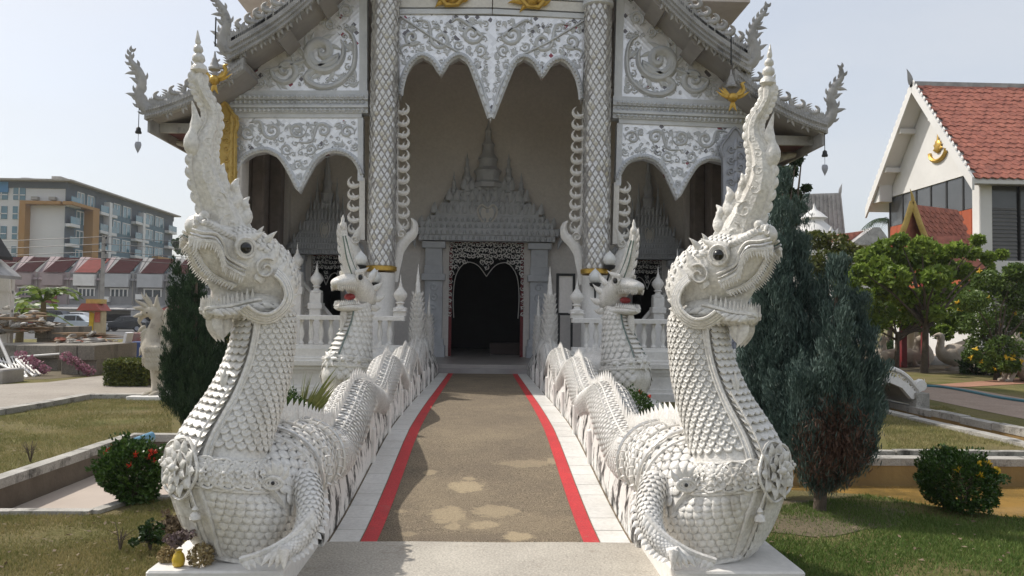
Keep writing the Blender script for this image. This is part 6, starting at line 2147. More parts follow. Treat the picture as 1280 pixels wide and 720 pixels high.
# ------------------------------------------------------------------ left background
def flat(name, px_pts, z, mt, kind='structure'):
    p = [gr(x, y) for x, y in px_pts]
    return sheet(name, [(q.x, q.y) for q in p], [], z, mt)
M['paving'] = mat('dusty_paving', (.34, .305, .26), .9, (.26, .23, .195), .8, .5, bump=.3, bs=20, stain=(.22, .19, .16), ss=1.1, sthr=.55, fine=(30, .15))
M['asphalt'] = mat('asphalt', (.10, .10, .10), .9, (.07, .07, .07), .5, .5)
M['rubblec'] = mat('rubble_concrete', (.42, .39, .35), .9, (.28, .26, .23), 2, .5, bump=.4, bs=15)
flat('driveway', [(-400, 560), (0, 514), (60, 505), (108, 496), (235, 496), (235, 474), (125, 470), (60, 478), (-400, 500)], .006, M['paving'])
k1 = [(gr(x, y).x, gr(x, y).y) for x, y in ((-400, 566), (0, 518), (60, 508), (108, 498.5), (200, 498))]
kerb('driveway_kerb', k1, .22, .09, M['kerb'], -.02, .005, .7)
flat('rubble_yard', [(-300, 480), (60, 474), (130, 468), (260, 466), (260, 434), (-300, 434)], .004, M['soil'])
flat('street', [(-600, 424), (420, 424), (420, 411.5), (-600, 411.5)], .004, M['asphalt'])
# planter walls of cast blocks
M['oldblock'] = mat('mossy_block', (.27, .245, .205), .9, (.19, .17, .14), 1.4, .5, bump=.5, bs=20, stain=(.07, .065, .05), ss=1.5, sthr=.52, stretch=(1, 1, .4), fine=(30, .2))
def planter(px0, px1, py_b, py_t, Yoff, depth, label, courses, gr_name='broken concrete planters'):
    a, b = gr(px0, py_b), gr(px1, py_b)
    Y = a.y + Yoff
    zt = at((px0 + px1) / 2, py_t, Y).z
    root = thing('concrete_planter', V((a.x + b.x) / 2, Y, 0), label, 'planter', gr_name)
    x0, x1 = at(px0, py_b, Y).x, at(px1, py_b, Y).x
    hz = zt / courses
    for k in range(courses):
        n = max(2, int((x1 - x0) / 1.1))
        for i in range(n):
            o = random.uniform(-.02, .02)
            off = .12 if k == courses - 1 else 0
            MB().chbox(lerp(x0, x1, i / n) + .008, lerp(x0, x1, (i + 1) / n) - .008, Y - off + o, Y + depth, k * hz + (.0 if k else 0), (k + 1) * hz - .006, .015).build('block', M['oldblock'], root)
    return root, zt
planter(-30, 72, 462, 431, 0, 2.2, 'low mossy concrete planter wall under the rubble heap', 2)
planter(76, 121, 466, 431, -.6, 2.4, 'square concrete planter block at the driveway corner', 2)
planter(44, 77, 452, 408, 0, 2.0, 'tall concrete planter block below the banana plant', 3)
# rubble heap: broken pieces, each its own
cols = [M['rubblec'], M['kerb'], mat('red_brick_piece', (.32, .11, .07), .9, (.22, .08, .05), 4, .5), M['plaster'], mat('wood_scrap', (.28, .19, .11), .85, (.18, .12, .07), 5, .5)]
rub = []
for k in range(8):
    mb = MB(); rnd = random.Random(k)
    n = 6
    for z, s in ((0, .9), (.35, 1), (.6, .7)):
        pass
    rings = [[V(math.cos(2 * PI * i / n) * rnd.uniform(.6, 1) * s, math.sin(2 * PI * i / n) * rnd.uniform(.4, .8) * s, z * rnd.uniform(.8, 1.2)) for i in range(n)] for z, s in ((0, .8), (.2, 1), (.45, .9), (.6, .5))]
    mb.loft(rings)
    rub.append(mb)
RUBM = [[meshdata(m_, 'rubble_piece', c) for m_ in rub] for c in cols]
def heap(px0, px1, py_mid, Y, spread, n, label, zbase, hgt):
    a, b = at(px0, py_mid, Y), at(px1, py_mid, Y)
    root = thing('rubble_heap', V((a.x + b.x) / 2, Y, zbase), label, 'rubble', 'heaps of building rubble')
    for i in range(n):
        x = random.uniform(a.x, b.x); y = Y + random.uniform(-spread, spread)
        u = (x - a.x) / (b.x - a.x)
        z = zbase + hgt * math.sin(PI * min(1, max(0, u))) ** .5 * random.uniform(0, 1) * (1 - abs(y - Y) / spread * .6)
        s = random.uniform(.07, .26)
        rot = Matrix.Rotation(random.uniform(0, 6), 4, 'Z') @ Matrix.Rotation(random.uniform(-.7, .7), 4, 'X')
        c = random.choice([0, 0, 0, 1, 1, 2, 3, 4, 4, 4])
        inst('rubble_piece', random.choice(RUBM[c]), Matrix.Translation((x, y, z)) @ rot @ Matrix.Diagonal((s * (random.uniform(2.5, 5.5) if c == 4 else random.choice((.8, 1, 1.6))), s * (.5 if c == 4 else 1), s * (.35 if c == 4 else .8), 1)), root)
heap(-20, 62, 420, 26.5, 1.1, 150, 'rubble heap with scrap wood on the low planter', .95, .95)
heap(78, 128, 428, 25.5, .9, 90, 'pale rubble heap on the corner planter block', .6, .45)
heap(128, 190, 434, 34, 1.6, 90, 'low pale rubble heap beyond the clipped hedge', .0, .55)
# iron grille sections leaning over
def grille(p00, p10, p01, p11, n, label):
    root = thing('iron_grille', (p00 + p10) / 2, label, 'grille', 'steel grilles lying by the driveway')
    for a, b in ((p00, p10), (p01, p11), (p00, p01), (p10, p11), ((p00 + p01) / 2, (p10 + p11) / 2)):
        MB().tube([a, b], .03, 6).build('rail', M['plaster'], root)
    for i in range(1, n):
        MB().tube([lerp(p00, p10, i / n), lerp(p01, p11, i / n)], .018, 5).build('bar', M['plaster'], root)
def gz(px, py, Y): return at(px, py, Y)
grille(gz(-6, 452, 21.5), gz(34, 472, 20.2), gz(-8, 447, 23), gz(22, 446, 22.6), 8, 'white steel grille tipped flat at the driveway edge')
grille(gz(20, 450, 21.2), gz(42, 470, 20.4), gz(26, 445, 22), gz(50, 468, 21), 5, 'narrow white steel grille leaning beside the pink blossoms')
grille(gz(26, 446, 22.4), gz(80, 442, 22.6), gz(24, 443, 23.3), gz(72, 439, 23.4), 6, 'long white steel grille propped against planter wall')
tag(MB().tube([gz(-4, 418, 22), gz(16, 462, 21.4)], .04, 6).build('metal_pole', M['plaster']), 'pale metal pole leaning across the grille', 'pole')
tag(MB().prism([gz(2, 462, 19), gz(10, 462, 19), gz(18, 484, 18.9), gz(8, 487, 18.9)], (0, .15, 0)).build('white_board', M['plaster']), 'small white board propped at the driveway edge', 'board')
bb = MB().chbox(gz(-12, 487, 18.5).x, gz(8, 487, 18.5).x, 18.3, 19.2, 0, gz(0, 462, 18.5).z, .03)
tag(bb.build('stone_block', M['concrete']), 'dark weathered stone block at the driveway edge', 'block')
pm = leaf_mat('pink_blossom', (.30, .12, .17), (.44, .24, .30), .6, .2, 9)
for px, py, lab in ((41, 456, 'pink-violet blossoms drooping beside the long steel grille'), (97, 458, 'pink-violet blossoms hanging at the corner planter block')):
    c = gz(px, py, 20.8)
    root = thing('blossom_branch', V(c.x, c.y, 0), lab, 'plant')
    MB().tube([V(c.x + .3, c.y, .05), c, c + V(-.3, 0, .3)], [.03, .02, .01], 5).build('branch', M['bark'], root)
    pts = clump_points([c + V(-.3 + .2 * i, 0, .25 - .12 * i) for i in range(4)], [.16] * 4, 90)
    leaves_obj('blossoms', pm, root, pts, .08, .05)
# clipped hedge
a, b = gr(129, 483), gr(187, 483)
root = thing('clipped_hedge', (a + b) / 2, 'low clipped box hedge beside the driveway', 'hedge')
n = 9000
hp = np.stack([RNG.uniform(a.x, b.x, n), RNG.uniform(a.y, a.y + 1.0, n), RNG.uniform(.02, .55, n)], 1)
sel = RNG.integers(0, 4, n)
hp[sel == 0, 2] = .55 + RNG.normal(0, .02, (sel == 0).sum()); hp[sel == 1, 1] = a.y + RNG.normal(0, .03, (sel == 1).sum())
leaves_obj('foliage', M['yellowleaf'], root, hp, .07, .04)
MB().box(a.x + .1, b.x - .1, a.y + .1, a.y + .9, 0, .45).build('twig_core', M['bark'], root)
# plastic chair tipped on its side
c0 = gz(170, 459, 23.5); c0.z = 0
ch = thing('plastic_chair', c0, 'white plastic chair upended beside the rubble', 'chair')
wp = mat('white_plastic', (.75, .75, .76), .4, (.68, .68, .7), 4, .5)
MB().chbox(c0.x - .45, c0.x + .35, c0.y - .25, c0.y + .25, .12, .2, .03).build('seat', wp, ch)
MB().prism([c0 + V(-.42, -.22, .21), c0 + V(-.35, -.22, .21), c0 + V(-.18, -.22, 1.05), c0 + V(-.25, -.22, 1.07)], (0, .44, 0)).build('backrest', wp, ch)
for dx, dy in ((-.4, -.2), (.3, -.2), (-.4, .2), (.3, .2)):
    MB().tube([c0 + V(dx, dy, .13), c0 + V(dx * 1.12, dy * 1.1, .0)], .03, 6).build('leg', wp, ch)
cr = gz(176, 447, 25)
tag(MB().chbox(cr.x - .3, cr.x + .3, 25, 25.5, 0, .75, .03).build('plastic_crate', mat('blue_plastic', (.05, .10, .25), .45, (.06, .08, .2), 5, .5)), 'dark blue plastic crate behind the upended chair', 'crate')
cr = gz(173, 437, 26)
tag(MB().chbox(cr.x - .28, cr.x + .2, 26, 26.5, 0, 1.0, .03).build('cardboard_box', mat('red_print_box', (.35, .05, .05), .6, (.3, .25, .22), 3, .4)), 'red and white box stacked behind the plastic crate', 'box')

# far white mythical statue, partly behind the conifer
stat = mat('weathered_cream_stucco', (.55, .50, .41), .7, (.42, .37, .30), 5, .5, bump=.4, bs=40, stain=(.25, .22, .18), ss=5, sthr=.58)
def far_statue():
    Y = 15.6
    b = gr(196, 497); b = V(b.x, Y, 0)
    P = lambda x, y: at(x, y, Y)
    root = thing('mythical_bird_statue', b, 'white mythical bird statue standing between hedge and dark conifer', 'statue')
    body = MB()
    q = smooth_path([(226, 456, .22), (214, 448, .32), (202, 442, .33), (193, 432, .25), (193, 418, .17), (198, 405, .15), (198, 396, .14), (192, 390, .15), (184, 390, .11), (178, 395, .06), (174, 402, .03), (177, 407, .012)], 30)
    body.tube([P(x, y) for x, y, r in q], [r for x, y, r in q], 12)
    for i in range(14):
        x, y = lerp(187, 190, i / 14), lerp(412, 452, i / 14)
        flame(body, P(x, y) + V(0, -.08, 0), V(0, 0, -1), V(-.8, -.2, -.3).normalized(), .16, .1, .3, .5, 5, V(0, 1, 0))
    for i in range(10):
        x, y = lerp(200, 208, i / 10), lerp(396, 436, i / 10)
        flame(body, P(x, y), V(0, 0, 1), V(.8, 0, .35).normalized(), .26, .13, .5, .5, 6, YN)
    bo = body.build('body', stat, root, True)
    mb = MB()
    for (x, y, L_, an) in ((194, 390, .62, 1.75), (189, 388, .50, 2.1), (199, 394, .50, 1.2), (184, 388, .36, 2.5), (203, 404, .46, .8), (206, 416, .46, .55), (208, 428, .44, .4), (186, 420, .30, 3.7), (184, 408, .28, 3.4), (196, 384, .34, 1.0), (190, 384, .40, 1.5), (180, 394, .25, 2.9), (182, 432, .3, 3.9), (184, 444, .3, 4.1)):
        flame(mb, P(x, y) + V(0, -.08, 0), V(-math.sin(an), 0, math.cos(an)), V(math.cos(an), 0, math.sin(an)), L_ * .75, .10, .8, .6, 8, YN)
    mb.build('crest_flames', stat, bo, True)
    mb = MB()
    for i in range(9):
        an = .2 + i * .16
        flame(mb, P(205 + i * .8, 436) + V(0, -.3, 0), V(0, 0, 1), V(math.cos(an), 0, math.sin(an)), .95 - .04 * i, .16, .2, .4, 7, YN)
    for r in range(4):
        for i in range(6):
            flame(mb, P(192 + i * 3.6, 434 + r * 6) + V(0, -.36, 0), V(1, 0, 0), V(.5, 0, -.8), .2, .14, .1, .5, 5, YN)
    mb.build('wing', stat, root, True)
    for x in (194, 203):
        lg = MB().tube([P(x + 4, 458), P(x + 2, 476), V(P(x, 490).x, Y, .16), V(P(x - 2, 490).x, Y - .05, .1)], [.17, .11, .08, .07], 8).build('leg', stat, root, True)
        for k in (-1, 0, 1):
            MB().tube([V(P(x - 2, 490).x, Y - .05, .12), V(P(x - 6, 490).x, Y - .12 + .1 * k, .1), V(P(x - 9, 490).x, Y - .15 + .16 * k, .07)], [.05, .04, .01], 6).build('claw', stat, lg, True)
    MB().chbox(P(172, 490).x, P(226, 490).x, Y - .5, Y + .5, -.02, .07, .01).build('plinth', M['plaster'], root)
    MB().ball(P(187, 391) + V(0, -.12, 0), .018, 6, 5).build('eye', M['black'], bo)
far_statue()
# blue water pipe at the basin corner
p0, p1 = gr(168, 553, .10), gr(190, 545, .14)
pp = MB().tube([p0, p1], .055, 10)
pp = pp.build('water_pipe', mat('blue_pvc', (.14, .30, .42), .45, (.10, .22, .32), 5, .5), None, True)
tag(pp, 'short blue plastic pipe lying on the basin corner kerb', 'pipe')

# ---- banana plant behind the planter
def banana(px, py, Y, label, n, H, seed):
    rnd = random.Random(seed)
    b = at(px, py, Y); b.z = 0
    root = thing('banana_plant', b, label, 'plant', 'banana plants behind the rubble')
    MB().tube([b, b + V(.05, 0, H * .6), b + V(.05, 0, H)], [.17, .13, .08], 9).build('trunk', mat('banana_stem', (.20, .15, .08), .8, (.13, .10, .05), 6, .5), root, True)
    for k in range(n):
        a = 2 * PI * k / n + rnd.uniform(-.3, .3)
        L_ = rnd.uniform(1.5, 2.3); el = rnd.uniform(.4, 1.25)
        d = V(math.cos(a), math.sin(a) * .8, 0)
        pts = []
        for i in range(11):
            t = i / 10
            pts.append(b + V(.05, 0, H) + d * (L_ * t * math.cos(el) ** .6) + V(0, 0, L_ * (math.sin(el) * t - .75 * t * t)))
        side = d.cross(V(0, 0, 1)).normalized()
        mb = MB()
        # torn blade: separate strips along both halves
        for sg in (-1, 1):
            for i in range(1, 10):
                if rnd.random() < .12: continue
                w = .30 * math.sin(PI * (i / 10) ** .8)
                p, q = pts[i], lerp(pts[i], pts[i + 1], .93)
                dr = V(0, 0, -rnd.uniform(.1, .35) * w)
                mb.add([p, q, q + side * sg * w + dr + d * .1, p + side * sg * w + dr + d * .1], [(0, 1, 2, 3)])
        mb.tube(pts, [.03 - .0025 * i for i in range(11)], 5)
        mb.build('leaf', M['banana'], root)
banana(52, 400, 30, 'large banana plant with torn leaves behind the rubble heap', 11, 2.0, 1)
banana(24, 400, 31.5, 'smaller banana plant beside the dark-roofed shed', 9, 1.5, 2)
# shrine pillar with offerings
p = at(121, 420, 46); p.z = 0
sr = thing('spirit_shrine', p, 'small spirit shrine pillar with red roof and yellow cloth', 'shrine')
MB().chbox(p.x - .33, p.x + .38, 45.7, 46.3, 0, 1.75, .04).build('pillar', mat('cream_plaster', (.55, .45, .30), .7, (.42, .33, .22), 3, .5), sr)
MB().prism([V(p.x - .85, 45.3, 1.75), V(p.x + .5, 45.3, 1.75), V(p.x + .2, 45.3, 2.15), V(p.x - .55, 45.3, 2.15)], (0, 1.3, 0)).build('roof', mat('faded_red_roof', (.42, .09, .07), .7, (.34, .10, .08), 4, .5), sr)
MB().box(p.x - .45, p.x + .4, 45.55, 46.2, 2.151, 2.4).build('upper_house', M['goldslab'], sr)
MB().prism([V(p.x - .3, 45.66, .2), V(p.x - .1, 45.66, .2), V(p.x - .02, 45.66, 1.6), V(p.x - .3, 45.66, 1.7)], (0, .03, 0)).build('yellow_cloth', mat('yellow_cloth', (.62, .42, .03), .8, (.5, .33, .03), 5, .5), sr)
MB().box(p.x + .02, p.x + .3, 45.64, 45.69, 1.1, 1.7).build('red_panel', mat('red_panel', (.45, .06, .05), .6, (.5, .2, .15), 6, .5), sr)

# ---- parked cars
def car(px, py_b, Y, L, H, colr, label, facing, sedan):
    c = at(px, py_b, Y); c.z = 0
    root = thing('parked_car', c, label, 'car', 'cars parked along the street')
    paint = mat('car_paint', colr, .3, tuple(q * .9 for q in colr), 2, .5, coat=.5)
    hl = L / 2
    f = facing
    low = [(-hl, .32), (-hl, .62), (-hl + .1, .80), (-hl * .45, .92), (hl * .62, .95), (hl - .05, .88), (hl, .6), (hl, .32)]
    body = MB()
    rings = []
    for (yy, sh) in ((-.82, .03), (-.70, 0), (.70, 0), (.82, .03)):
        rings.append([c + V(f * -x * (1 - sh), yy, lerp(.6, z, 1 - sh * 4)) for x, z in low])
    body.loft(rings)
    bo = body.build('body', paint, root, 40)
    k0 = -hl * .42
    cab = [(k0, .90), (k0 + .62, H - .05), (k0 + 1.0, H), (hl * .30, H), (hl * (.62 if sedan else .86), H - .10), (hl * (.78 if sedan else .95), .92)]
    rings = []
    for (yy, sh) in ((-.74, 0), (-.58, 1), (.58, 1), (.74, 0)):
        rings.append([c + V(f * -x, yy if z < 1 else yy * .93, z - (.03 * (1 - sh) if z > 1 else 0)) for x, z in cab])
    cb = MB().loft(rings).build('cabin', paint, root, 40)
    glass = M['black']
    for yy in (-.745,):
        mid = hl * .02
        for (a, b) in (((k0 + .16, k0 + .66), (mid - .05, mid - .05)), ((mid + .03, mid + .03), (hl * .5, hl * (.34 if sedan else .5)))):
            pts = [(a[0], .97), (b[0] + (.12 if a[0] > k0 + .5 else 0), .97), (b[1], H - .12), (a[1], H - .12)]
            MB().prism([c + V(f * -x, -.755 + (.035 if z > 1.1 else 0), z) for x, z in pts], (0, .01, 0)).build('window', glass, cb)
    for x in (-hl * .62, hl * .62):
        w = MB().tube([c + V(f * -x, -.84, .31), c + V(f * -x, -.62, .31)], .31, 16).build('wheel', mat('tyre', (.02, .02, .02), .8), root, True)
        MB().tube([c + V(f * -x, -.855, .31), c + V(f * -x, -.845, .31)], .19, 12).build('rim', M['silver'], w, True)
        MB().tube([c + V(f * -x, .62, .31), c + V(f * -x, .84, .31)], .31, 16).build('wheel', M['black'], root, True)
    for yy in (-.6, .6):
        MB().box(c.x - f * -hl * 1.0 - .02, c.x - f * -hl + .02, yy - .15 + c.y, yy + .15 + c.y, .62, .76).build('headlight', M['globe'], bo)
    MB().box(c.x + f * hl - .02, c.x + f * hl + .02, c.y - .5, c.y + .5, .64, .74).build('tail_lamp', M['redpaint'], bo)
car(100, 419, 70, 3.9, 1.5, (.50, .55, .58), 'silver-blue hatchback parked behind the spirit shrine', 1, False)
car(157, 419, 73, 4.3, 1.42, (.018, .02, .026), 'black sedan parked beside the spirit shrine', -1, True)
car(76, 417, 76, 4.4, 1.85, (.02, .022, .03), 'dark high-roofed car parked behind the banana plant', 1, False)
car(104, 416, 79, 4.2, 1.7, (.72, .73, .74), 'white car parked behind the silver-blue hatchback', 1, False)
car(8, 417, 76, 4.3, 1.5, (.10, .12, .15), 'dark grey car parked by the leaning metal pole', 1, True)
car(215, 419, 75, 4.2, 1.45, (.03, .10, .12), 'teal green car parked beyond the mythical bird statue', -1, True)
# utility pole with wires
u = at(125, 420, 66); u.z = 0
up_ = thing('utility_pole', u, 'grey concrete utility pole standing before the terrace shops', 'pole')
zt = at(127, 294, 66).z
MB().prism([u + V(-.14, 0, 0), u + V(.14, 0, 0), u + V(.10, 0, zt), u + V(-.10, 0, zt)], (0, .24, 0)).build('post', M['rubblec'], up_)
for i, z in enumerate((zt - .3, zt - .9, zt - 1.5, zt - 2.1)):
    MB().lathe(u + V(.25, 0, z), [(.05, 0), (.09, .05), (.05, .12), (.08, .18), (.02, .24)], 8).build('insulator', M['iron'], up_)
    for sg in (-1, 1):
        q = [u + V(.25 + sg * x, 0, z + .2 - 1.2 * math.sin(PI * min(1, x / 60.))) for x in np.linspace(0, 40, 14)]
        MB().tube(q, .025, 4).build('wire', M['iron'], up_)

# ---- terrace of shops
wallw = mat('stained_white_render', (.30, .29, .285), .85, (.22, .215, .21), 1.0, .5, stain=(.10, .095, .09), ss=.8, sthr=.54, stretch=(1, 1, .4))
pinkw = mat('pink_render', (.42, .335, .33), .85, (.33, .27, .265), 1.0, .5, stain=(.25, .2, .2), ss=.8, sthr=.58, stretch=(1, 1, .4), spec=.1)
marn = mat('maroon_roof_sheet', (.058, .024, .024), .95, (.042, .02, .02), 2, .5, spec=.0)
brick = mat('faded_red_roof_sheet', (.24, .085, .075), .95, (.18, .07, .06), 2, .5, spec=.0)
awn = mat('grey_awning', (.42, .41, .40), .7, (.3, .29, .28), 2, .5)
glassd = mat('dark_glass', (.05, .065, .075), .12, (.03, .04, .05), .4, .5, spec=.6)
YS = 86
units = [(-34, 12, 'p'), (12, 47, 'p'), (47, 86, 'p'), (86, 126, 'q'), (126, 168, 'w'), (168, 210, 'w'), (210, 252, 'w'), (252, 294, 'w')]
for k, (x0, x1, t) in enumerate(units):
    P = lambda x, y, dy=0: at(x, y, YS + dy)
    a = P(x0, 398); b = P(x1, 398)
    lab = {0: 'pink terrace shop half hidden by the dark-roofed shed', 1: 'pink terrace shop with maroon roof panel behind the banana plant', 2: 'pink terrace shop with maroon roof panel and small red sign', 3: 'pink terrace shop with bright red roof panel by the pole', 4: 'stained white terrace shop with small-paned window beside the pole', 5: 'stained white terrace shop with dark open window', 6: 'stained white terrace shop with red awning behind the conifer', 7: 'stained white terrace shop hidden mostly behind conifer and naga'}[k]
    root = thing('terrace_shop', V((a.x + b.x) / 2, YS, 0), lab, 'building', 'terrace of shops across the street')
    zr = P(60, 318).z; zm = P(60, 340).z; zf = P(60, 380).z
    wm = wallw if t == 'w' else pinkw
    MB().box(a.x + .02, b.x - .02, YS, YS + 12, zf - 1.0, zm).build('wall', wallw if t != 'p' else pinkw, root)
    # side fins between the mansards
    for xx in (a.x + .03, b.x - .55):
        MB().prism([V(xx, YS - .35, zm - .8), V(xx, YS + 3.2, zr), V(xx, YS + 3.6, zr), V(xx, YS + 3.6, zm - .8)], (.5, 0, 0)).build('roof_fin', wm, root)
    MB().prism([V(a.x + .55, YS - .25, zm), V(a.x + .55, YS + 3.0, zr - .1), V(a.x + .55, YS + 3.2, zr - .1), V(a.x + .55, YS - .05, zm)], (b.x - a.x - 1.12, 0, 0)).build('mansard_roof', brick if t == 'q' else marn, root)
    if t != 'w':
        MB().box(a.x + .55, b.x - .57, YS - .5, YS - .02, zm - 1.4, zm - .2).build('roof_apron', M['plaster'] if t != 'p' else pinkw, root)
    else:
        MB().box(a.x + .4, b.x - .5, YS - .6, YS - .01, zm - 1.5, zm - .12).build('balcony_front', mat('faded_white_panel', (.5, .5, .5), .85, (.4, .4, .4), 1, .5), root)
    # upper windows
    w0, w1 = lerp(a.x, b.x, .28), lerp(a.x, b.x, .78)
    zz0, zz1 = zf + .9, zm - 1.75
    wn_ = MB().box(w0, w1, YS - .04, YS + .02, zz0, zz1).build('window', glassd, root)
    nm = 2 if k == 5 else 4
    for i in range(nm + 1):
        x = lerp(w0, w1, i / nm)
        MB().box(x - .06, x + .06, YS - .09, YS - .045, zz0, zz1).build('mullion', M['plaster'] if t != 'p' else pinkw, wn_)
    MB().box(w0 - .1, w1 + .1, YS - .1, YS - .041, zz1 + .005, zz1 + .15).build('window_head', M['plaster'], wn_)
    # awning and shop front
    am = awn if k != 6 else brick
    MB().prism([V(a.x + .05, YS - 2.4, zf - .55), V(a.x + .05, YS, zf - .1), V(a.x + .05, YS, zf), V(a.x + .05, YS - 2.4, zf - .45)], (b.x - a.x - .1, 0, 0)).build('awning', am, root)
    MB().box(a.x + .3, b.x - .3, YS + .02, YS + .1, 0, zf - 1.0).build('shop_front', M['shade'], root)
    MB().box(a.x + .02, a.x + .3, YS - .1, YS + .2, 0, zf - 1.0).build('shop_pier', wallw, root)
    MB().box(lerp(a.x, b.x, .06), lerp(a.x, b.x, .06) + .75, YS - .45, YS - .02, zf + .3 + .3 * (k % 2), zf + .85 + .3 * (k % 2)).build('air_unit', M['plaster'], root)
    MB().tube([V(lerp(a.x, b.x, .93), YS - .08, 0), V(lerp(a.x, b.x, .93), YS - .08, zm - .1)], .06, 6).build('drain_pipe', M['rubblec'], root)
    if k % 2:
        MB().box(lerp(a.x, b.x, .2), lerp(a.x, b.x, .8), YS - 2.55, YS - 2.47, zf - 1.25, zf - .6).build('shop_sign', [brick, awn, pinkw, M['oldblock']][k % 4], root)
    if k == 2:
        MB().box(lerp(a.x, b.x, .35), lerp(a.x, b.x, .75), YS - 1.0, YS - .9, zf + .1, zf + .9).build('red_sign', brick, root)
# ---- apartment block
XA = at(83, 300, 120).x
ab = thing('apartment_block', V(XA - 15, 135, 0), 'grey-blue five-storey apartment block with orange-brown frames', 'building')
aw = mat('apartment_white', (.66, .66, .66), .8, (.58, .58, .59), .3, .5)
agr = mat('apartment_bluegrey', (.11, .18, .225), .8, (.09, .15, .195), .3, .5)
adk = mat('apartment_dark', (.10, .12, .14), .8, (.08, .10, .12), .3, .5)
abr = mat('orange_brown_frame', (.33, .185, .065), .7, (.36, .19, .05), .5, .5)
agl = mat('apartment_glass', (.06, .20, .28), .12, (.10, .16, .18), .3, .5, spec=.7)
ZA = lambda py: at(83, py, 120).z
XF = lambda px: at(px, 300, 120).x
YR = lambda px: atx(px, 300, XA).y
MB().box(XF(-60), XA - .3, 120, 160, 0, ZA(236)).build('wall', aw, ab)
MB().box(XA - .3, XA, 120.0, 160, 0, ZA(236)).build('side_wall', agr, ab)
MB().box(XF(-60), XA + .1, 119.8, 160.2, ZA(236), ZA(228)).build('parapet', adk, ab)
MB().box(XF(-60), XA + 1.2, 118.4, 161, ZA(228), ZA(226)).build('roof_slab', M['rubblec'], ab)
MB().prism([V(XF(10), 122, ZA(226)), V(XA - 2, 122, ZA(226)), V(XA - 7, 122, ZA(220)), V(XF(14), 122, ZA(220))], (0, 30, 0)).build('roof_plant', aw, ab)
MB().box(XF(34), XF(46), 126, 130, ZA(220), ZA(212)).build('roof_tank', M['rubblec'], ab)
MB().box(XF(-40), XF(9), 119.7, 119.95, ZA(242), ZA(229)).build('blue_sign_band', mat('blue_panel', (.06, .22, .45), .5, (.05, .2, .4), 1, .5), ab)
rowsA = [(236, 251), (259, 275), (284, 300), (309, 325)]
for (y0, y1) in rowsA:
    for (x0, x1) in ((15, 30), (-8, 8), (-40, -20)):
        w = MB().box(XF(x0), XF(x1), 119.9, 120.05, ZA(y1), ZA(y0)).build('window', agl, ab)
        for f in (.5,):
            MB().box(lerp(XF(x0), XF(x1), f) - .08, lerp(XF(x0), XF(x1), f) + .08, 119.84, 119.895, ZA(y1), ZA(y0)).build('frame', aw, w)
        MB().box(XF(x0), XF(x1), 119.84, 119.895, lerp(ZA(y1), ZA(y0), .42) - .07, lerp(ZA(y1), ZA(y0), .42) + .07).build('frame', aw, w)
    if y0 < 240:
        for x in (40, 62):
            MB().box(XF(x), XF(x + 8), 119.3, 119.95, ZA(251), ZA(247)).build('air_unit', M['rubblec'], ab)
for (x0, x1, y0, y1) in ((29.5, 37, 253, 330), (37.1, 80, 253, 257)):
    MB().box(XF(x0), XF(x1), 118.6, 119.99, ZA(y1), ZA(y0)).build('brown_frame', abr, ab)
MB().box(XA + .001, XA + 1.4, 118.6, YR(112), ZA(257), ZA(253)).build('brown_frame', abr, ab)
MB().box(XA + .001, XA + 1.4, YR(104), YR(112), 0, ZA(257.1)).build('brown_frame', abr, ab)
MB().box(XA + .001, XA + 1.2, YR(190), YR(197), 0, ZA(300)).build('brown_frame', abr, ab)
MB().box(XA + .001, XA + 1.2, YR(197) + .01, YR(218), ZA(302), ZA(300)).build('brown_frame', abr, ab)
rowsB = [(237, 252), (261, 277), (286, 302), (311, 326)]
for (y0, y1) in rowsB:
    z0, z1 = ZA(y1), ZA(y0)
    for (x0, x1) in ((94, 103), (107, 115), (140, 149), (152, 162), (181, 190), (193, 203)):
        w = MB().box(XA - .05, XA + .06, YR(x0), YR(x1), z0, z1).build('window', agl, ab)
        ym = (YR(x0) + YR(x1)) / 2
        MB().box(XA + .065, XA + .12, ym - .09, ym + .09, z0, z1).build('frame', aw, w)
        for ye in (YR(x0), YR(x1)):
            MB().box(XA + .065, XA + .12, ye - .07, ye + .07, z0, z1).build('frame', aw, w)
        MB().box(XA + .065, XA + .12, YR(x0), YR(x1), z1 - .02, z1 + .14).build('frame', aw, w)
    for (x0, x1) in ((80.5, 92), (118, 129), (132, 139), (163, 172), (175, 180), (205, 215)):
        r = MB().box(XA - .06, XA + .05, YR(x0), YR(x1), z0 - .3, z1 + .2).build('balcony', adk, ab)
        MB().box(XA + .055, XA + .9, YR(x0), YR(x1), z0 - .75, z0 - .31).build('balcony_slab', aw, r)
        MB().box(XA + .8, XA + .88, YR(x0), YR(x1), z0 - .3, z0 + .75).build('balcony_rail', agl, r)
for x in (130, 173):
    MB().box(XA + .0, XA + 1.0, YR(x) - .45, YR(x) + .45, 0, ZA(239)).build('white_pier', aw, ab)
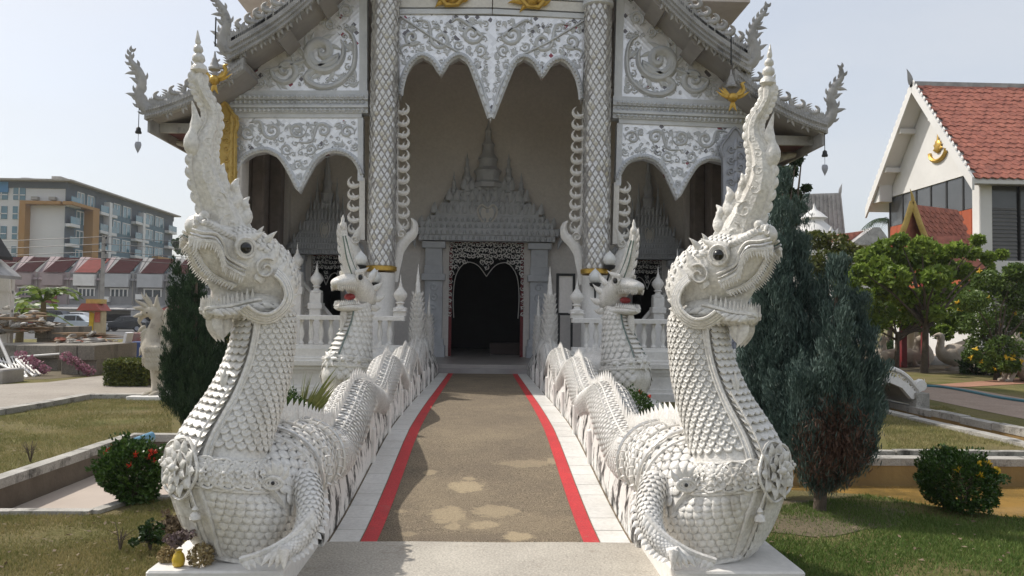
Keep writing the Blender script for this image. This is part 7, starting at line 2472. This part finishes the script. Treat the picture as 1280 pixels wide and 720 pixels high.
# dark-roofed shed at the far edge
sh = thing('shed', at(-12, 440, 26), 'small shed with dark roof and pale post beside banana plants', 'building')
P = lambda x, y, Y=26: at(x, y, Y)
MB().prism([P(-60, 268), P(-4, 290), P(16, 322), P(16, 326), P(-8, 300), P(-60, 285)], (0, -4, 0)).build('roof', mat('dark_shed_roof', (.05, .045, .045), .8, (.03, .03, .03), 3, .5), sh)
MB().prism([P(-60, 310), P(-6, 318), P(27, 346), P(27, 350), P(-8, 326), P(-60, 320)], (0, -4, 0)).build('lower_roof', M['roofgrey'], sh)
pa, pb = P(10, 440), P(15, 340)
MB().chbox(pa.x, pb.x, 26, 26.2, 0, pb.z, .01).build('post', M['plaster'], sh)
MB().box(P(-60, 400).x, P(-14, 400).x, 27, 27.2, 0, pb.z).build('wall', M['plaster'], sh)
for z in (1.6, 2.2):
    MB().box(P(-14, 400).x, pb.x, 26.05, 26.12, z, z + .08).build('rail', M['plaster'], sh)
M['broad_mid'] = leaf_mat('mid_tree_leaf', (.06, .105, .018), (.13, .19, .04), .45, .25, 2)
# ------------------------------------------------------------------ right background
def tree(name, base, trunk_h, clumps, per, lsz, label, mt, r0=.12, group=None, flowers=None, fl=0, flat=.75, cat='tree'):
    """tapered trunk, limbs to every clump of leaves"""
    base = Vector(base)
    root = thing(name, base, label, cat, group)
    mb = MB()
    top = base + V(.05, 0, trunk_h)
    mb.tube([base - V(0, 0, .1), base + V(.06, .02, trunk_h * .5), top], [r0, r0 * .75, r0 * .6], 9)
    for c, r in clumps:
        c = Vector(c)
        s = lerp(base, top, random.uniform(.7, 1))
        mid = lerp(s, c, .5) + V(random.uniform(-.15, .15), random.uniform(-.1, .1), .12)
        mb.tube([s, mid, c], [r0 * .42, r0 * .26, r0 * .08], 6)
    mb.build('trunk', M['bark'], root, True)
    pts = clump_points([c for c, r in clumps], [r for c, r in clumps], per, flat)
    leaves_obj('crown', mt, root, pts, lsz[0], lsz[1], -.2)
    if flowers:
        idx = RNG.integers(0, len(clumps), fl)
        mb = MB()
        for i in idx:
            c, r = clumps[i]
            d = rand_unit(1)[0]; d[1] = -abs(d[1])
            q = Vector(c) + Vector(d.tolist()) * r * .95
            for j in range(7):
                u = Vector(rand_unit(1)[0].tolist())
                flame(mb, q, V(0, 0, 1), u, .10, .06, .1, .3, 4)
        mb.build('blossoms', flowers, root)
    return root
def clumps_px(lst, Y, dy=.8):
    out = []
    for (x, y, rpx) in lst:
        yy = Y + random.uniform(-dy, dy)
        out.append((at(x, y, yy), rpx * yy / 1000))
    return out
# leafy tree before the house
Yt = 25.5
L1 = [(1085, 322, 20), (1108, 312, 22), (1132, 322, 22), (1152, 306, 18), (1170, 318, 22), (1196, 312, 16), (1215, 316, 13), (1092, 346, 20), (1118, 345, 24), (1146, 340, 26), (1172, 346, 24), (1200, 338, 18), (1104, 366, 18), (1130, 370, 22), (1160, 372, 24), (1186, 366, 18), (1075, 338, 12), (1235, 322, 10), (1252, 318, 8), (1222, 300, 9), (1140, 390, 14), (1168, 392, 14), (1100, 330, 16), (1125, 300, 12), (1180, 330, 14)]
bt = at(1155, 455, Yt); bt.z = 0
tree('leafy_tree', bt, 1.9, clumps_px([(x, y, r * .85) for x, y, r in L1], Yt, 1.2), 430, (.26, .11), 'spreading bright green leafy tree in front of the red-roofed house', M['broad'], .13)
L1b = [(1062, 352, 18), (1080, 376, 20), (1106, 386, 22), (1130, 396, 20), (1186, 392, 22), (1206, 372, 20), (1218, 350, 18), (1200, 404, 18), (1160, 404, 18), (1096, 404, 16), (1068, 400, 16), (1230, 336, 14), (1178, 416, 14)]
bt = at(1120, 452, 28); bt.z = 0
tree('leafy_tree', bt, 1.3, clumps_px(L1b, 28), 360, (.24, .11), 'lower bushy yellow-green tree behind the spreading leafy tree', M['broad'], .11)
L2 = [(1235, 352, 20), (1262, 356, 22), (1215, 376, 20), (1245, 380, 26), (1275, 372, 22), (1222, 404, 22), (1250, 408, 26), (1280, 402, 22), (1228, 432, 22), (1256, 436, 24), (1282, 430, 20), (1240, 455, 16), (1262, 456, 14), (1205, 392, 12), (1215, 445, 12), (1270, 340, 16), (1298, 380, 22)]
bt = at(1245, 470, 22.5); bt.z = 0
tree('flowering_tree', bt, 1.0, clumps_px(L2, 22.5), 850, (.14, .05), 'dense dark green bush tree dotted with yellow blossoms', M['broad_mid'], .09, None, M['yellowflower'], 30)
L3 = [(1020, 300, 18), (1042, 304, 20), (1062, 316, 18), (1030, 326, 20), (1052, 336, 18), (1010, 335, 18), (1072, 340, 14), (1035, 350, 20), (1020, 370, 18), (1055, 365, 18), (1085, 372, 16), (1070, 390, 18), (1095, 396, 14)]
bt = at(1045, 440, 31); bt.z = 0
tree('olive_tree', bt, 1.6, clumps_px(L3, 31), 380, (.22, .11), 'olive-brown leafy tree beyond the conifers below the grey roof', M['yellowleaf'], .14)
L4 = [(995, 200, 9), (1003, 190, 6), (985, 215, 12), (978, 235, 14), (992, 245, 12), (970, 255, 14), (985, 275, 14), (975, 300, 16), (1000, 260, 8), (1008, 235, 5)]
bt = at(980, 440, 28); bt.z = 0
tree('tall_tree', bt, 4.2, clumps_px(L4, 28), 260, (.24, .12), 'tall dark tree rising behind the hall eave corner', M['broad_dark'], .18)
# dark mass of far garden trees behind everything
for (x, y, r, Y, lab) in ((1090, 380, 40, 44, 'dark garden tree under the tall palm'), (1185, 395, 42, 46, 'dark garden tree behind the garden column'), (1270, 390, 40, 44, 'dark garden tree behind the yellow-blossomed bush tree')):
    cl = clumps_px([(x + random.uniform(-r, r), y + random.uniform(-r * .6, r * .7), r * .45) for _ in range(13)], Y, 1.5)
    bt = at(x, 430, Y); bt.z = 0
    tree('garden_tree', bt, 1.5, cl, 240, (.34, .18), lab, M['broad_dark'], .16, 'garden trees before the house')
bt = at(232, 420, 100); bt.z = 0
tree('street_tree', bt, 6, clumps_px([(222, 304, 7), (230, 300, 8), (238, 306, 8), (228, 312, 9), (240, 314, 7)], 100), 200, (.5, .3), 'distant round tree peeping up beside the apartment block', M['broad_dark'], .2)
# low plants in the garden
for (px, py, r, lab) in ((1135, 448, .5, 'low dark shrub at the foot of the leafy tree'), (1118, 442, .45, 'low shrub beside the pale reclining garden statue'), (1218, 468, .42, 'low clipped shrub under the yellow-blossomed bush tree'), (1258, 470, .45, 'low leafy shrub nearest the pale seated statue')):
    b = gr(px, py)
    shrub('garden_shrub', (b.x, b.y, r * .55), r, 1500, lab, M['broad_dark'], None, 0, (.12, .06), 'shrub', 'low garden shrubs')
# palm
pb = at(1112, 430, 48); pb.z = 0
pt = at(1112, 276, 48)
pm_ = thing('palm_tree', pb, 'palm with drooping fronds behind the gable of the house', 'tree')
MB().tube([pb, (pb + pt) / 2 + V(.1, 0, 0), pt], [.16, .13, .11], 9).build('trunk', M['bark'], pm_, True)
for k in range(13):
    a = 2 * PI * k / 13
    d = V(math.cos(a), math.sin(a), 0)
    L_ = random.uniform(1.4, 2.0)
    pts = [pt + d * L_ * t + V(0, 0, L_ * (.62 * t - .95 * t * t)) for t in np.linspace(0, 1, 9)]
    mb = MB().tube(pts, [.03, .028, .025, .02, .017, .014, .01, .007, .003], 4)
    for i in range(1, 9):
        for j in (0, .5):
            q = lerp(pts[i - 1], pts[i], j)
            for sg in (-1, 1):
                sd = d.cross(V(0, 0, 1)) * sg
                e = q + sd * .38 + d * .2 - V(0, 0, .28)
                mb.add([q, q + d * .05, e], [(0, 1, 2)])
    mb.build('frond', M['broad_dark'], pm_)

# ---- red-roofed house with white gable
redtile = mat('red_roof_tile', (.42, .155, .105), .8, (.32, .11, .08), 1.5, .5, bump=.3, bs=12, stain=(.20, .085, .065), ss=1.2, sthr=.60, fine=(5, .25))
housew = mat('house_white', (.72, .71, .69), .7, (.62, .61, .59), .6, .5)
orangew = mat('orange_wood', (.40, .085, .03), .6, (.32, .07, .025), 1.5, .5, stretch=(1, 1, .15))
greyg = mat('smoked_glass', (.09, .095, .10), .15, (.06, .065, .07), .5, .5, spec=.6)
XG = 18.75                                    # outer edge of the gable overhang
apx = atx(1139, 106, XG); er = atx(1211, 220, XG); el = atx(1099, 262, XG)
YR_, ZR = apx.y, apx.z
YE, ZE = er.y, er.z
YL = YR_ + (YR_ - YE); ZL = ZE
hs = thing('house', V(XG + 8, YR_, 0), 'white gabled house with red tiled roof and orange timber wall', 'house')
X2 = 42.0
n1 = V(0, -(ZR - ZE), (YR_ - YE)).normalized()        # not used for shading, only offsets
def slope_pt(x, t, sgn, lift=0.0):
    """t: 0 ridge .. 1 eave"""
    y = YR_ + sgn * (YE - YR_) * t
    z = ZR + (ZE - ZR) * t
    return V(x, y, z + lift)
for sgn in (1, -1):
    MB().prism([slope_pt(XG + .1, 0, sgn, -.06), slope_pt(XG + .1, 1.02, sgn, -.06), slope_pt(XG + .1, 1.02, sgn, -.2), slope_pt(XG + .1, 0, sgn, -.2)], (X2 - XG, 0, 0)).build('roof_deck', housew, hs)
# roof tiles on the slope that faces the walkway, laid in courses
rows, ncol = 23, 34
tl = MB()
TWd = .34
ROWL = 1.02 / rows
slope_len = math.hypot(YR_ - YE, ZR - ZE)
tdir = (slope_pt(0, 1, 1) - slope_pt(0, 0, 1)).normalized()
tn = V(1, 0, 0).cross(tdir).normalized()
if tn.z < 0: tn = -tn
tw, tlh = TWd * .97, slope_len * ROWL * 1.25
tm = MB()
pts = [(-tw / 2, 0), (tw / 2, 0), (tw / 2, tlh * .72), (0, tlh), (-tw / 2, tlh * .72)]
tm.prism([V(x, y, 0) for x, y in pts], (0, 0, -.035))
TM = meshdata(tm, 'roof_tile', redtile)
cnt = 0
far = MB()
for j in range(rows):
    for i in range(46):
        x = XG + .35 + TWd * (i + .5 * (j % 2))
        p = slope_pt(x, j * ROWL, 1, .0) + tn * .05
        n2 = (tn - tdir * .06).normalized(); yv = (tdir + tn * .06).normalized(); xv = yv.cross(n2)
        jit = random.uniform(-.01, .01)
        if cnt < 290 and i < 13:
            inst('roof_tile', TM, frame(p + tn * jit, xv, yv, n2), hs); cnt += 1
        else:
            far.prism([p + xv * a + yv * b + tn * jit for a, b in pts], n2 * -.035)
tag(far.build('roof_tiles', redtile, hs), kind='stuff')
# white barge boards, scalloped ridge, soffit battens
for sgn in (1, -1):
    MB().prism([slope_pt(XG, -.01, sgn, .16), slope_pt(XG, 1.05, sgn, .16), slope_pt(XG, 1.05, sgn, -.34), slope_pt(XG, 0.0, sgn, -.34)], (.09, 0, 0)).build('bargeboard', housew, hs)
    mb = MB()
    for k in range(20):
        flame(mb, slope_pt(XG + .04, k / 20 + .03, sgn, .14), V(0, sgn, 0), V(0, 0, 1), .22, .24, .1, .3, 4, V(1, 0, 0))
    mb.build('bargeboard_cresting', housew, hs)
mb = MB().box(XG, X2, YR_ - .12, YR_ + .12, ZR - .1, ZR + .13)
mb.build('ridge_cap', M['roofgrey'], hs)
flame(MB(), V(XG - .02, YR_, ZR), V(-1, 0, 0), V(0, 0, 1), .75, .3, .25, .4, 7, V(0, 1, 0)).build('ridge_finial', M['roofgrey'], hs, True)
gw = XG + .8                                  # gable wall plane
MB().prism([slope_pt(gw, .03, 1, -.25), slope_pt(gw, .88, 1, -.25), slope_pt(gw, .88, -1, -.25), slope_pt(gw, .03, -1, -.25)], (.2, 0, 0)).build('gable_wall', housew, hs)
yW0 = slope_pt(gw, .86, 1).y; yW1 = slope_pt(gw, .86, -1).y
zW = slope_pt(gw, .88, 1).z - .3
for t in (.30, .62):
    for sgn in (1, -1):
        p = slope_pt(XG + .1, t, sgn, -.34)
        MB().box(XG + .1, gw, p.y - .12, p.y + .12, p.z - .12, p.z + .1).build('purlin', housew, hs)
p = slope_pt(XG, .86, -1, -.5)
MB().chbox(XG + .15, gw, p.y - .35, p.y + .35, p.z - .1, p.z + .75, .04).build('tie_beam', housew, hs)
# gilded emblem on the gable
em = atx(1172, 186, gw - .05)
mb = MB()
Yv, Zv = V(0, 1, 0), V(0, 0, 1)
for an in np.linspace(0, PI, 7):
    dd = Yv * math.cos(an) + Zv * math.sin(an)
    flame(mb, em, -Yv * math.cos(an), dd, .75 if abs(an - PI / 2) < .3 else .5, .22, .2, .4, 6, V(-1, 0, 0))
mb.tube([em + Yv * (.62 * math.cos(a)) + Zv * (-.1 + .42 * math.sin(a)) for a in np.linspace(PI, 2 * PI, 10)], .09, 6)
mb.ball(em + V(0, 0, .1), (.08, .25, .3), 8, 6)
mb.build('gilded_emblem', M['gold'], hs, True)
# glazing strip, timber wall
zt0, zt1 = zW - 1.35, zW + .02
ng = 6
for i in range(ng):
    a, b = lerp(yW0, yW1, i / ng), lerp(yW0, yW1, (i + 1) / ng)
    w = MB().box(gw + .06, gw + .1, a + .05, b - .05, zt0, zt1).build('window', greyg, hs)
    MB().box(gw + .03, gw + .13, b - .05, b + .05, zt0, zt1).build('window_post', M['iron'], w)
for i in range(11):
    a, b = lerp(yW0, yW1, i / 11), lerp(yW0, yW1, (i + 1) / 11)
    MB().box(gw + .05, gw + .12, a + .012, b - .012, 2.6, zt0 - .02).build('timber_panel', orangew, hs)
MB().box(gw + .2, X2, yW0 + 1.0, yW1, 0, ZE).build('inner_core', housew, hs)
pc0 = at(1221, 300, yW0); pc1 = at(1237, 300, yW0)
MB().chbox(pc0.x, pc1.x, yW0 - .2, yW0 + .3, 0, ZE - .05, .03).build('corner_post', housew, hs)
MB().box(XG + .3, X2, YE - .05, YE + .2, ZE - .32, ZE - .12).build('eave_fascia', M['roofgrey'], hs)
MB().box(XG + 1.2, X2, YE + .2, yW0 + 1, ZE - .16, ZE - .1).build('eave_soffit', housew, hs)
# louvred windows on the long side
zb, zt_ = at(1250, 326, yW0).z, at(1250, 232, yW0).z
MB().box(pc1.x + .02, X2, yW0 - .1, yW0 + .9, at(1250, 346, yW0).z, zb).build('sill_band', housew, hs)
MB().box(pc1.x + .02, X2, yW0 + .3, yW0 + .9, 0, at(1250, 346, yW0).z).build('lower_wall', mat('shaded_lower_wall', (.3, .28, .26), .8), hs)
for i in range(5):
    a = pc1.x + .05 + i * 1.25
    w = MB().box(a, a + 1.15, yW0 + .12, yW0 + .16, zb, zt_).build('window', greyg, hs)
    for k in range(14):
        zz = lerp(zb, lerp(zb, zt_, .72), (k + .5) / 14)
        MB().obox(V(a + .575, yW0 + .1, zz), V(.55, 0, 0), V(0, .03, .05), V(0, .006, -.004)).build('louvre', mat('grey_louvre', (.17, .165, .16), .5, (.13, .125, .12), 2, .5) if (i == 0 and k == 0) else bpy.data.materials['grey_louvre'], w)
    MB().box(a - .05, a - .005, yW0 + .02, yW0 + .2, zb, zt_).build('frame', M['iron'], w)
# small red porch roof with gilded gable edge
pr_ = thing('porch_roof', at(1170, 340, 27.8), 'small steep red tiled porch roof with gilded gable edges', 'porch')
Yp = 28.2
ax_ = at(1140, 256, Yp); l_ = at(1124, 300, Yp); r_ = at(1157, 300, Yp)
dep = V(2.4, 1.2, 0)
MB().prism([ax_, r_, r_ - V(0, 0, .1), ax_ - V(0, 0, .12)], dep).build('roof_slope', redtile, pr_)
MB().prism([ax_, l_, l_ - V(0, 0, .1), ax_ - V(0, 0, .12)], dep).build('roof_slope', redtile, pr_)
# rows of tiles on the visible slope
e1 = (r_ - ax_); L1_ = e1.length; e1 = e1.normalized(); dx_ = dep.normalized()
nn = dx_.cross(e1).normalized()
if nn.z < 0: nn = -nn
low_l = at(1150, 340, Yp) - r_
for j in range(7):
    for i in range(9):
        p = ax_ + e1 * (L1_ * j / 7) + dx_ * (.15 + .29 * (i + .5 * (j % 2))) + nn * .03
        MB().prism([p - dx_ * .14, p + dx_ * .14, p + dx_ * .14 + e1 * .2 + nn * .02, p + e1 * .28 + nn * .03, p - dx_ * .14 + e1 * .2 + nn * .02], nn * .02).build('roof_tile', redtile, pr_)
r2a, r2b = at(1160, 296, Yp + .3), at(1214, 338, Yp + .3)
MB().prism([V(r2a.x, Yp, r2a.z), V(r2a.x + 1.0, Yp, r2a.z), V(r2b.x, Yp - .6, r2b.z), V(r2a.x + .2, Yp - .6, r2b.z)], (0, .12, -.05)).build('skirt_roof', redtile, pr_)
for q in (l_, r_):
    blade(MB(), [ax_ - V(.02, .08, -.1), lerp(ax_, q, .5) - V(.02, .08, 0), q - V(.02, .08, 0), q - V(.02, .08, .05) + (q - ax_).normalized() * .15], [.11, .11, .12, .04], YN, .05).build('gilded_edge', M['goldslab'], pr_, True)
flame(MB(), ax_ - V(0, .08, 0), V(-1, 0, 0), V(0, 0, 1), .6, .16, .2, .4, 6, YN).build('finial', M['goldslab'], pr_, True)
for q in (at(1128, 300, Yp + .3), at(1155, 300, Yp + .3)):
    MB().chbox(q.x - .1, q.x + .1, Yp + .2, Yp + .4, 0, q.z, .01).build('post', M['redframe'], pr_)

# ---- grey roof, turret and low roofs between conifer and house
gh = thing('grey_roofed_hall', at(1028, 420, 62), 'distant hall with weathered grey roof behind white turret', 'building')
P = lambda x, y, Y=62: at(x, y, Y)
MB().prism([P(985, 243), P(1051, 241), P(1056, 292), P(975, 292)], (0, .4, 0)).build('roof', M['roofgrey'], gh)
for i in range(14):
    a = lerp(986, 1050, i / 13)
    MB().tube([P(a, 243) - V(0, .06, 0), P(lerp(978, 1055, i / 13), 291) - V(0, .06, 0)], .07, 5).build('roof_rib', M['roofgrey'], gh)
flame(MB(), P(1050, 243), V(1, 0, 0), V(0, 0, 1), .9, .3, .2, .4, 6, YN).build('finial', M['roofgrey'], gh)
MB().box(P(980, 300).x, P(1052, 300).x, 62.5, 70, 0, P(1000, 291).z).build('wall', M['porch'], gh)
tr_ = thing('white_turret', at(1018, 430, 50), 'small white pagoda turret in front of the grey roof', 'turret')
c = at(1018, 400, 50); c.z = 0
zz = lambda y: at(1018, y, 50).z
MB().lathe(c, [(.75, 0), (.75, zz(296)), (1.35, zz(294)), (1.0, zz(284)), (.6, zz(277)), (.6, zz(275)), (.85, zz(273)), (.45, zz(266)), (.16, zz(262)), (.08, zz(258)), (.01, zz(254))], 8, PI / 8).build('tower', housew, tr_, 40)
for k in range(8):
    a = 2 * PI * k / 8 + PI / 8
    flame(MB(), c + V(math.cos(a) * 1.3, math.sin(a) * 1.3, zz(294)), V(math.cos(a), math.sin(a), 0), V(0, 0, 1), .45, .25, .3, .4, 5).build('antefix', housew, tr_)
lr = thing('low_red_roof_house', at(1075, 430, 58), 'low house with red roof between turret and palm', 'building')
P = lambda x, y, Y=58: at(x, y, Y)
MB().prism([P(1052, 292), P(1084, 288), P(1104, 298), P(1050, 300)], (0, 3, 0)).build('roof', redtile, lr)
MB().box(P(1052, 300).x, P(1100, 300).x, 58.5, 64, 0, P(1075, 299.5).z).build('wall', housew, lr)
MB().prism([P(1062, 306, 57), P(1092, 284, 57), P(1100, 284, 57), P(1116, 306, 57)], (0, 3, 0)).build('annex_roof', M['roofgrey'], lr)

# ---- garden statues, column, stones under the trees
cl = gr(1138, 447); c = V(cl.x, 29.5, 0); c.x = at(1138, 430, 29.5).x
gc = thing('garden_column', c, 'plain cream column standing behind the leafy tree trunk', 'column')
MB().lathe(c, [(.22, 0), (.22, .15), (.16, .2), (.15, at(1138, 384, 29.5).z - .2), (.2, at(1138, 384, 29.5).z)], 12).build('shaft', mat('cream_column', (.55, .46, .34), .7, (.45, .37, .27), 3, .5), gc, True)
pale = mat('weathered_stone_statue', (.46, .40, .33), .8, (.32, .27, .22), 5, .5, bump=.4, bs=25)
def creature(px, py, Y, s, label, f=1, pose='sit'):
    b = at(px, py, Y); b.z = 0
    root = thing('garden_statue', b, label, 'statue', 'pale animal statues in the garden')
    X, Z = V(f, 0, 0), V(0, 0, 1)
    if pose == 'bird':
        q = smooth_path([(.55, .75, .03), (.35, .62, .16), (0, .48, .33), (-.35, .5, .28), (-.5, .62, .14), (-.48, .85, .10), (-.5, 1.02, .11), (-.62, 1.05, .05), (-.74, 1.0, .01)], 26)
    elif pose == 'lie':
        q = smooth_path([(.75, .2, .06), (.5, .3, .2), (0, .33, .26), (-.5, .36, .24), (-.62, .62, .14), (-.66, .85, .15), (-.82, .86, .1), (-.92, .83, .04)], 26)
    else:
        q = smooth_path([(.35, .1, .2), (.2, .3, .28), (0, .65, .25), (-.05, .95, .17), (-.08, 1.15, .17), (-.2, 1.22, .13), (-.32, 1.18, .05)], 26)
    bo = MB().tube([b + X * (u * s) + Z * (v * s) for u, v, r in q], [r * s for u, v, r in q], 12).build('body', pale, root, True)
    if pose == 'bird':
        for k in (-1, 1):
            flame(MB(), b + X * (-.15 * s) + Z * (.5 * s) + V(0, k * .3 * s, 0), Z, (X + Z * .35).normalized(), .85 * s, .4 * s, .3, .3, 8, V(0, 1, 0)).build('wing', pale, root, True)
        MB().lathe(b, [(.3 * s, 0), (.3 * s, .08 * s), (.12 * s, .12 * s), (.12 * s, .3 * s)], 12).build('pedestal', pale, root, True)
    else:
        for dx, dy in ((-.38, .15), (-.38, -.15), (.3, .16), (.3, -.16)):
            MB().tube([b + X * (dx * s * .8) + V(0, dy * s, 0) + Z * (.36 * s), b + X * (dx * s - .05 * s) + V(0, dy * s, .05 * s), b + X * (dx * s - .2 * s) + V(0, dy * s, .04 * s)], [.11 * s, .08 * s, .05 * s], 8).build('leg', pale, root, True)
        for k in (-1, 1):
            hx = q[-6]
            flame(MB(), b + X * (hx[0] * s + .06 * s) + Z * (hx[1] * s + .08 * s) + V(0, k * .08 * s, 0), X, Z, .18 * s, .1 * s, .2, .5, 5, V(0, 1, 0)).build('ear', pale, root, True)
    return root
creature(1124, 446, 29, 1.15, 'pale reclining animal statue below the garden column', -1, 'lie')
creature(1196, 452, 27, 1.15, 'pale bird statue with raised wings behind the leafy tree', 1, 'bird')
creature(1146, 440, 30.5, 1.3, 'pale upright animal statue beside the garden column', 1, 'sit')
creature(1276, 470, 22.0, .95, 'pale seated animal statue at the brick path edge', 1, 'sit')
creature(1102, 440, 31, .8, 'small pale seated statue beside the garden stones', -1, 'sit')
for (px, py, r, lab) in ((1166, 450, .5, 'flat pale boulder beside the leafy tree trunk'), (1178, 456, .62, 'dark flat boulder under the bird statue'), (1110, 452, .5, 'long flat boulder at the lawn edge'), (1100, 446, .45, 'brown boulder beside the small seated statue')):
    b = gr(px, py)
    rnd = random.Random(px)
    rings = [[b + V(math.cos(2 * PI * i / 9) * r * s * rnd.uniform(.85, 1.15) * 1.3, math.sin(2 * PI * i / 9) * r * s * rnd.uniform(.7, 1.0), z * r) for i in range(9)] for z, s in ((-.1, .9), (.2, 1), (.42, .85), (.55, .45))]
    tag(MB().loft(rings).build('garden_boulder', M['concrete'] if 'dark' in lab else pale, None, True), lab, 'boulder', 'garden boulders')
# paths
flat('brick_path', [(1150, 480), (1210, 486), (1300, 502), (1300, 528), (1220, 512), (1150, 497)], .006, mat('dusty_brick_path', (.34, .26, .20), .9, (.26, .19, .145), 2, .5, bump=.4, bs=20, fine=(25, .2)))
flat('red_path', [(1160, 482), (1300, 471), (1300, 479), (1190, 485)], .010, mat('red_brick_path', (.36, .19, .12), .9, (.28, .14, .09), 2, .5))
flat('garden_bed', [(1060, 462), (1300, 472), (1300, 440), (1060, 436)], .005, M['soil'])
hp_ = smooth_path([tuple(gr(x, y, .03)) for x, y in ((1152, 482), (1180, 484), (1215, 490), (1250, 497), (1300, 504))], 24)
tag(MB().tube([Vector(q) for q in hp_], .035, 6).build('garden_hose', mat('blue_hose', (.06, .20, .24), .5, (.05, .16, .2), 4, .5)), 'blue-green hose lying along the brick path edge', 'hose')
# little arched bridge with fretted rail
bk = gr(1130, 504)
YB_ = 14.6
sb = thing('garden_bridge', V(at(1130, 500, YB_).x, YB_, 0), 'small white arched garden bridge with fretted railing over the channel', 'bridge')
P = lambda x, y, Y=YB_: at(x, y, Y)
for dy in (0, 1.5):
    arc = [(1088, 474), (1100, 466), (1112, 463), (1124, 466), (1136, 474), (1146, 486), (1150, 492)]
    low = [(1150, 497), (1140, 498), (1128, 484), (1112, 477), (1098, 481), (1086, 492)]
    MB().prism([P(x, y + 6) + V(0, dy, 0) for x, y in arc] + [P(x, y + 1) + V(0, dy, 0) for x, y in low], (0, .14, 0)).build('side_wall', M['plaster'], sb)
    blade(MB(), [P(x, y) + V(0, dy + .05, .03) for x, y in smooth_path(arc, 20)], .05, YN, .07).build('hand_rail', M['plaster'], sb, True)
    for i in range(11):
        x, y = smooth_path(arc, 13)[i + 1]
        c3 = P(x, y + 4.2) + V(0, dy + .03, 0)
        scroll(mb := MB(), lambda u, v: c3 + V(u, 0, v), YN, (0, 0), .06, i, 1.2, 1 if i % 2 else -1, .25, .2, None, 3, 12)
        mb.build('fretwork', M['plaster'], sb, True)
    c3 = P(1151, 482) + V(0, dy + .05, 0)
    scroll(mb := MB(), lambda u, v: c3 + V(u, 0, v), YN, (0, 0), .13, 0, 1.5, 1, .3, .4, None, 5, 18)
    mb.tube([c3 + V(0, -.08, 0), c3 + V(0, .08, 0)], .10, 12)
    mb.build('end_volute', M['plaster'], sb, True)
    MB().chbox(P(1143, 492).x, P(1160, 492).x, YB_ + dy - .06, YB_ + dy + .2, .01, P(1150, 491).z, .01).build('end_block', M['kerb'], sb)
dk = [V(P(x, y + 10).x, YB_ + .14, P(x, y + 10).z) for x, y in arc]
MB().prism(dk + [q - V(0, 0, .08) for q in dk][::-1], (0, 1.36, 0)).build('deck', M['concrete'], sb)

# ------------------------------------------------------------------ thin haze over the whole place
hz = MB().box(-420, 420, -60, 420, -1.5, 40)
hzm = bpy.data.materials.new('haze_air')
hzm.use_nodes = True
hn = hzm.node_tree.nodes
for q in [n for n in hn if n.type != 'OUTPUT_MATERIAL']: hn.remove(q)
pv = hn.new('ShaderNodeVolumePrincipled')
pv.inputs['Color'].default_value = (.93, .95, 1.0, 1)
pv.inputs['Density'].default_value = .00042
pv.inputs['Anisotropy'].default_value = .2
hzm.node_tree.links.new(pv.outputs[0], hn['Material Output'].inputs['Volume'])
tag(hz.build('haze', hzm), kind='stuff')
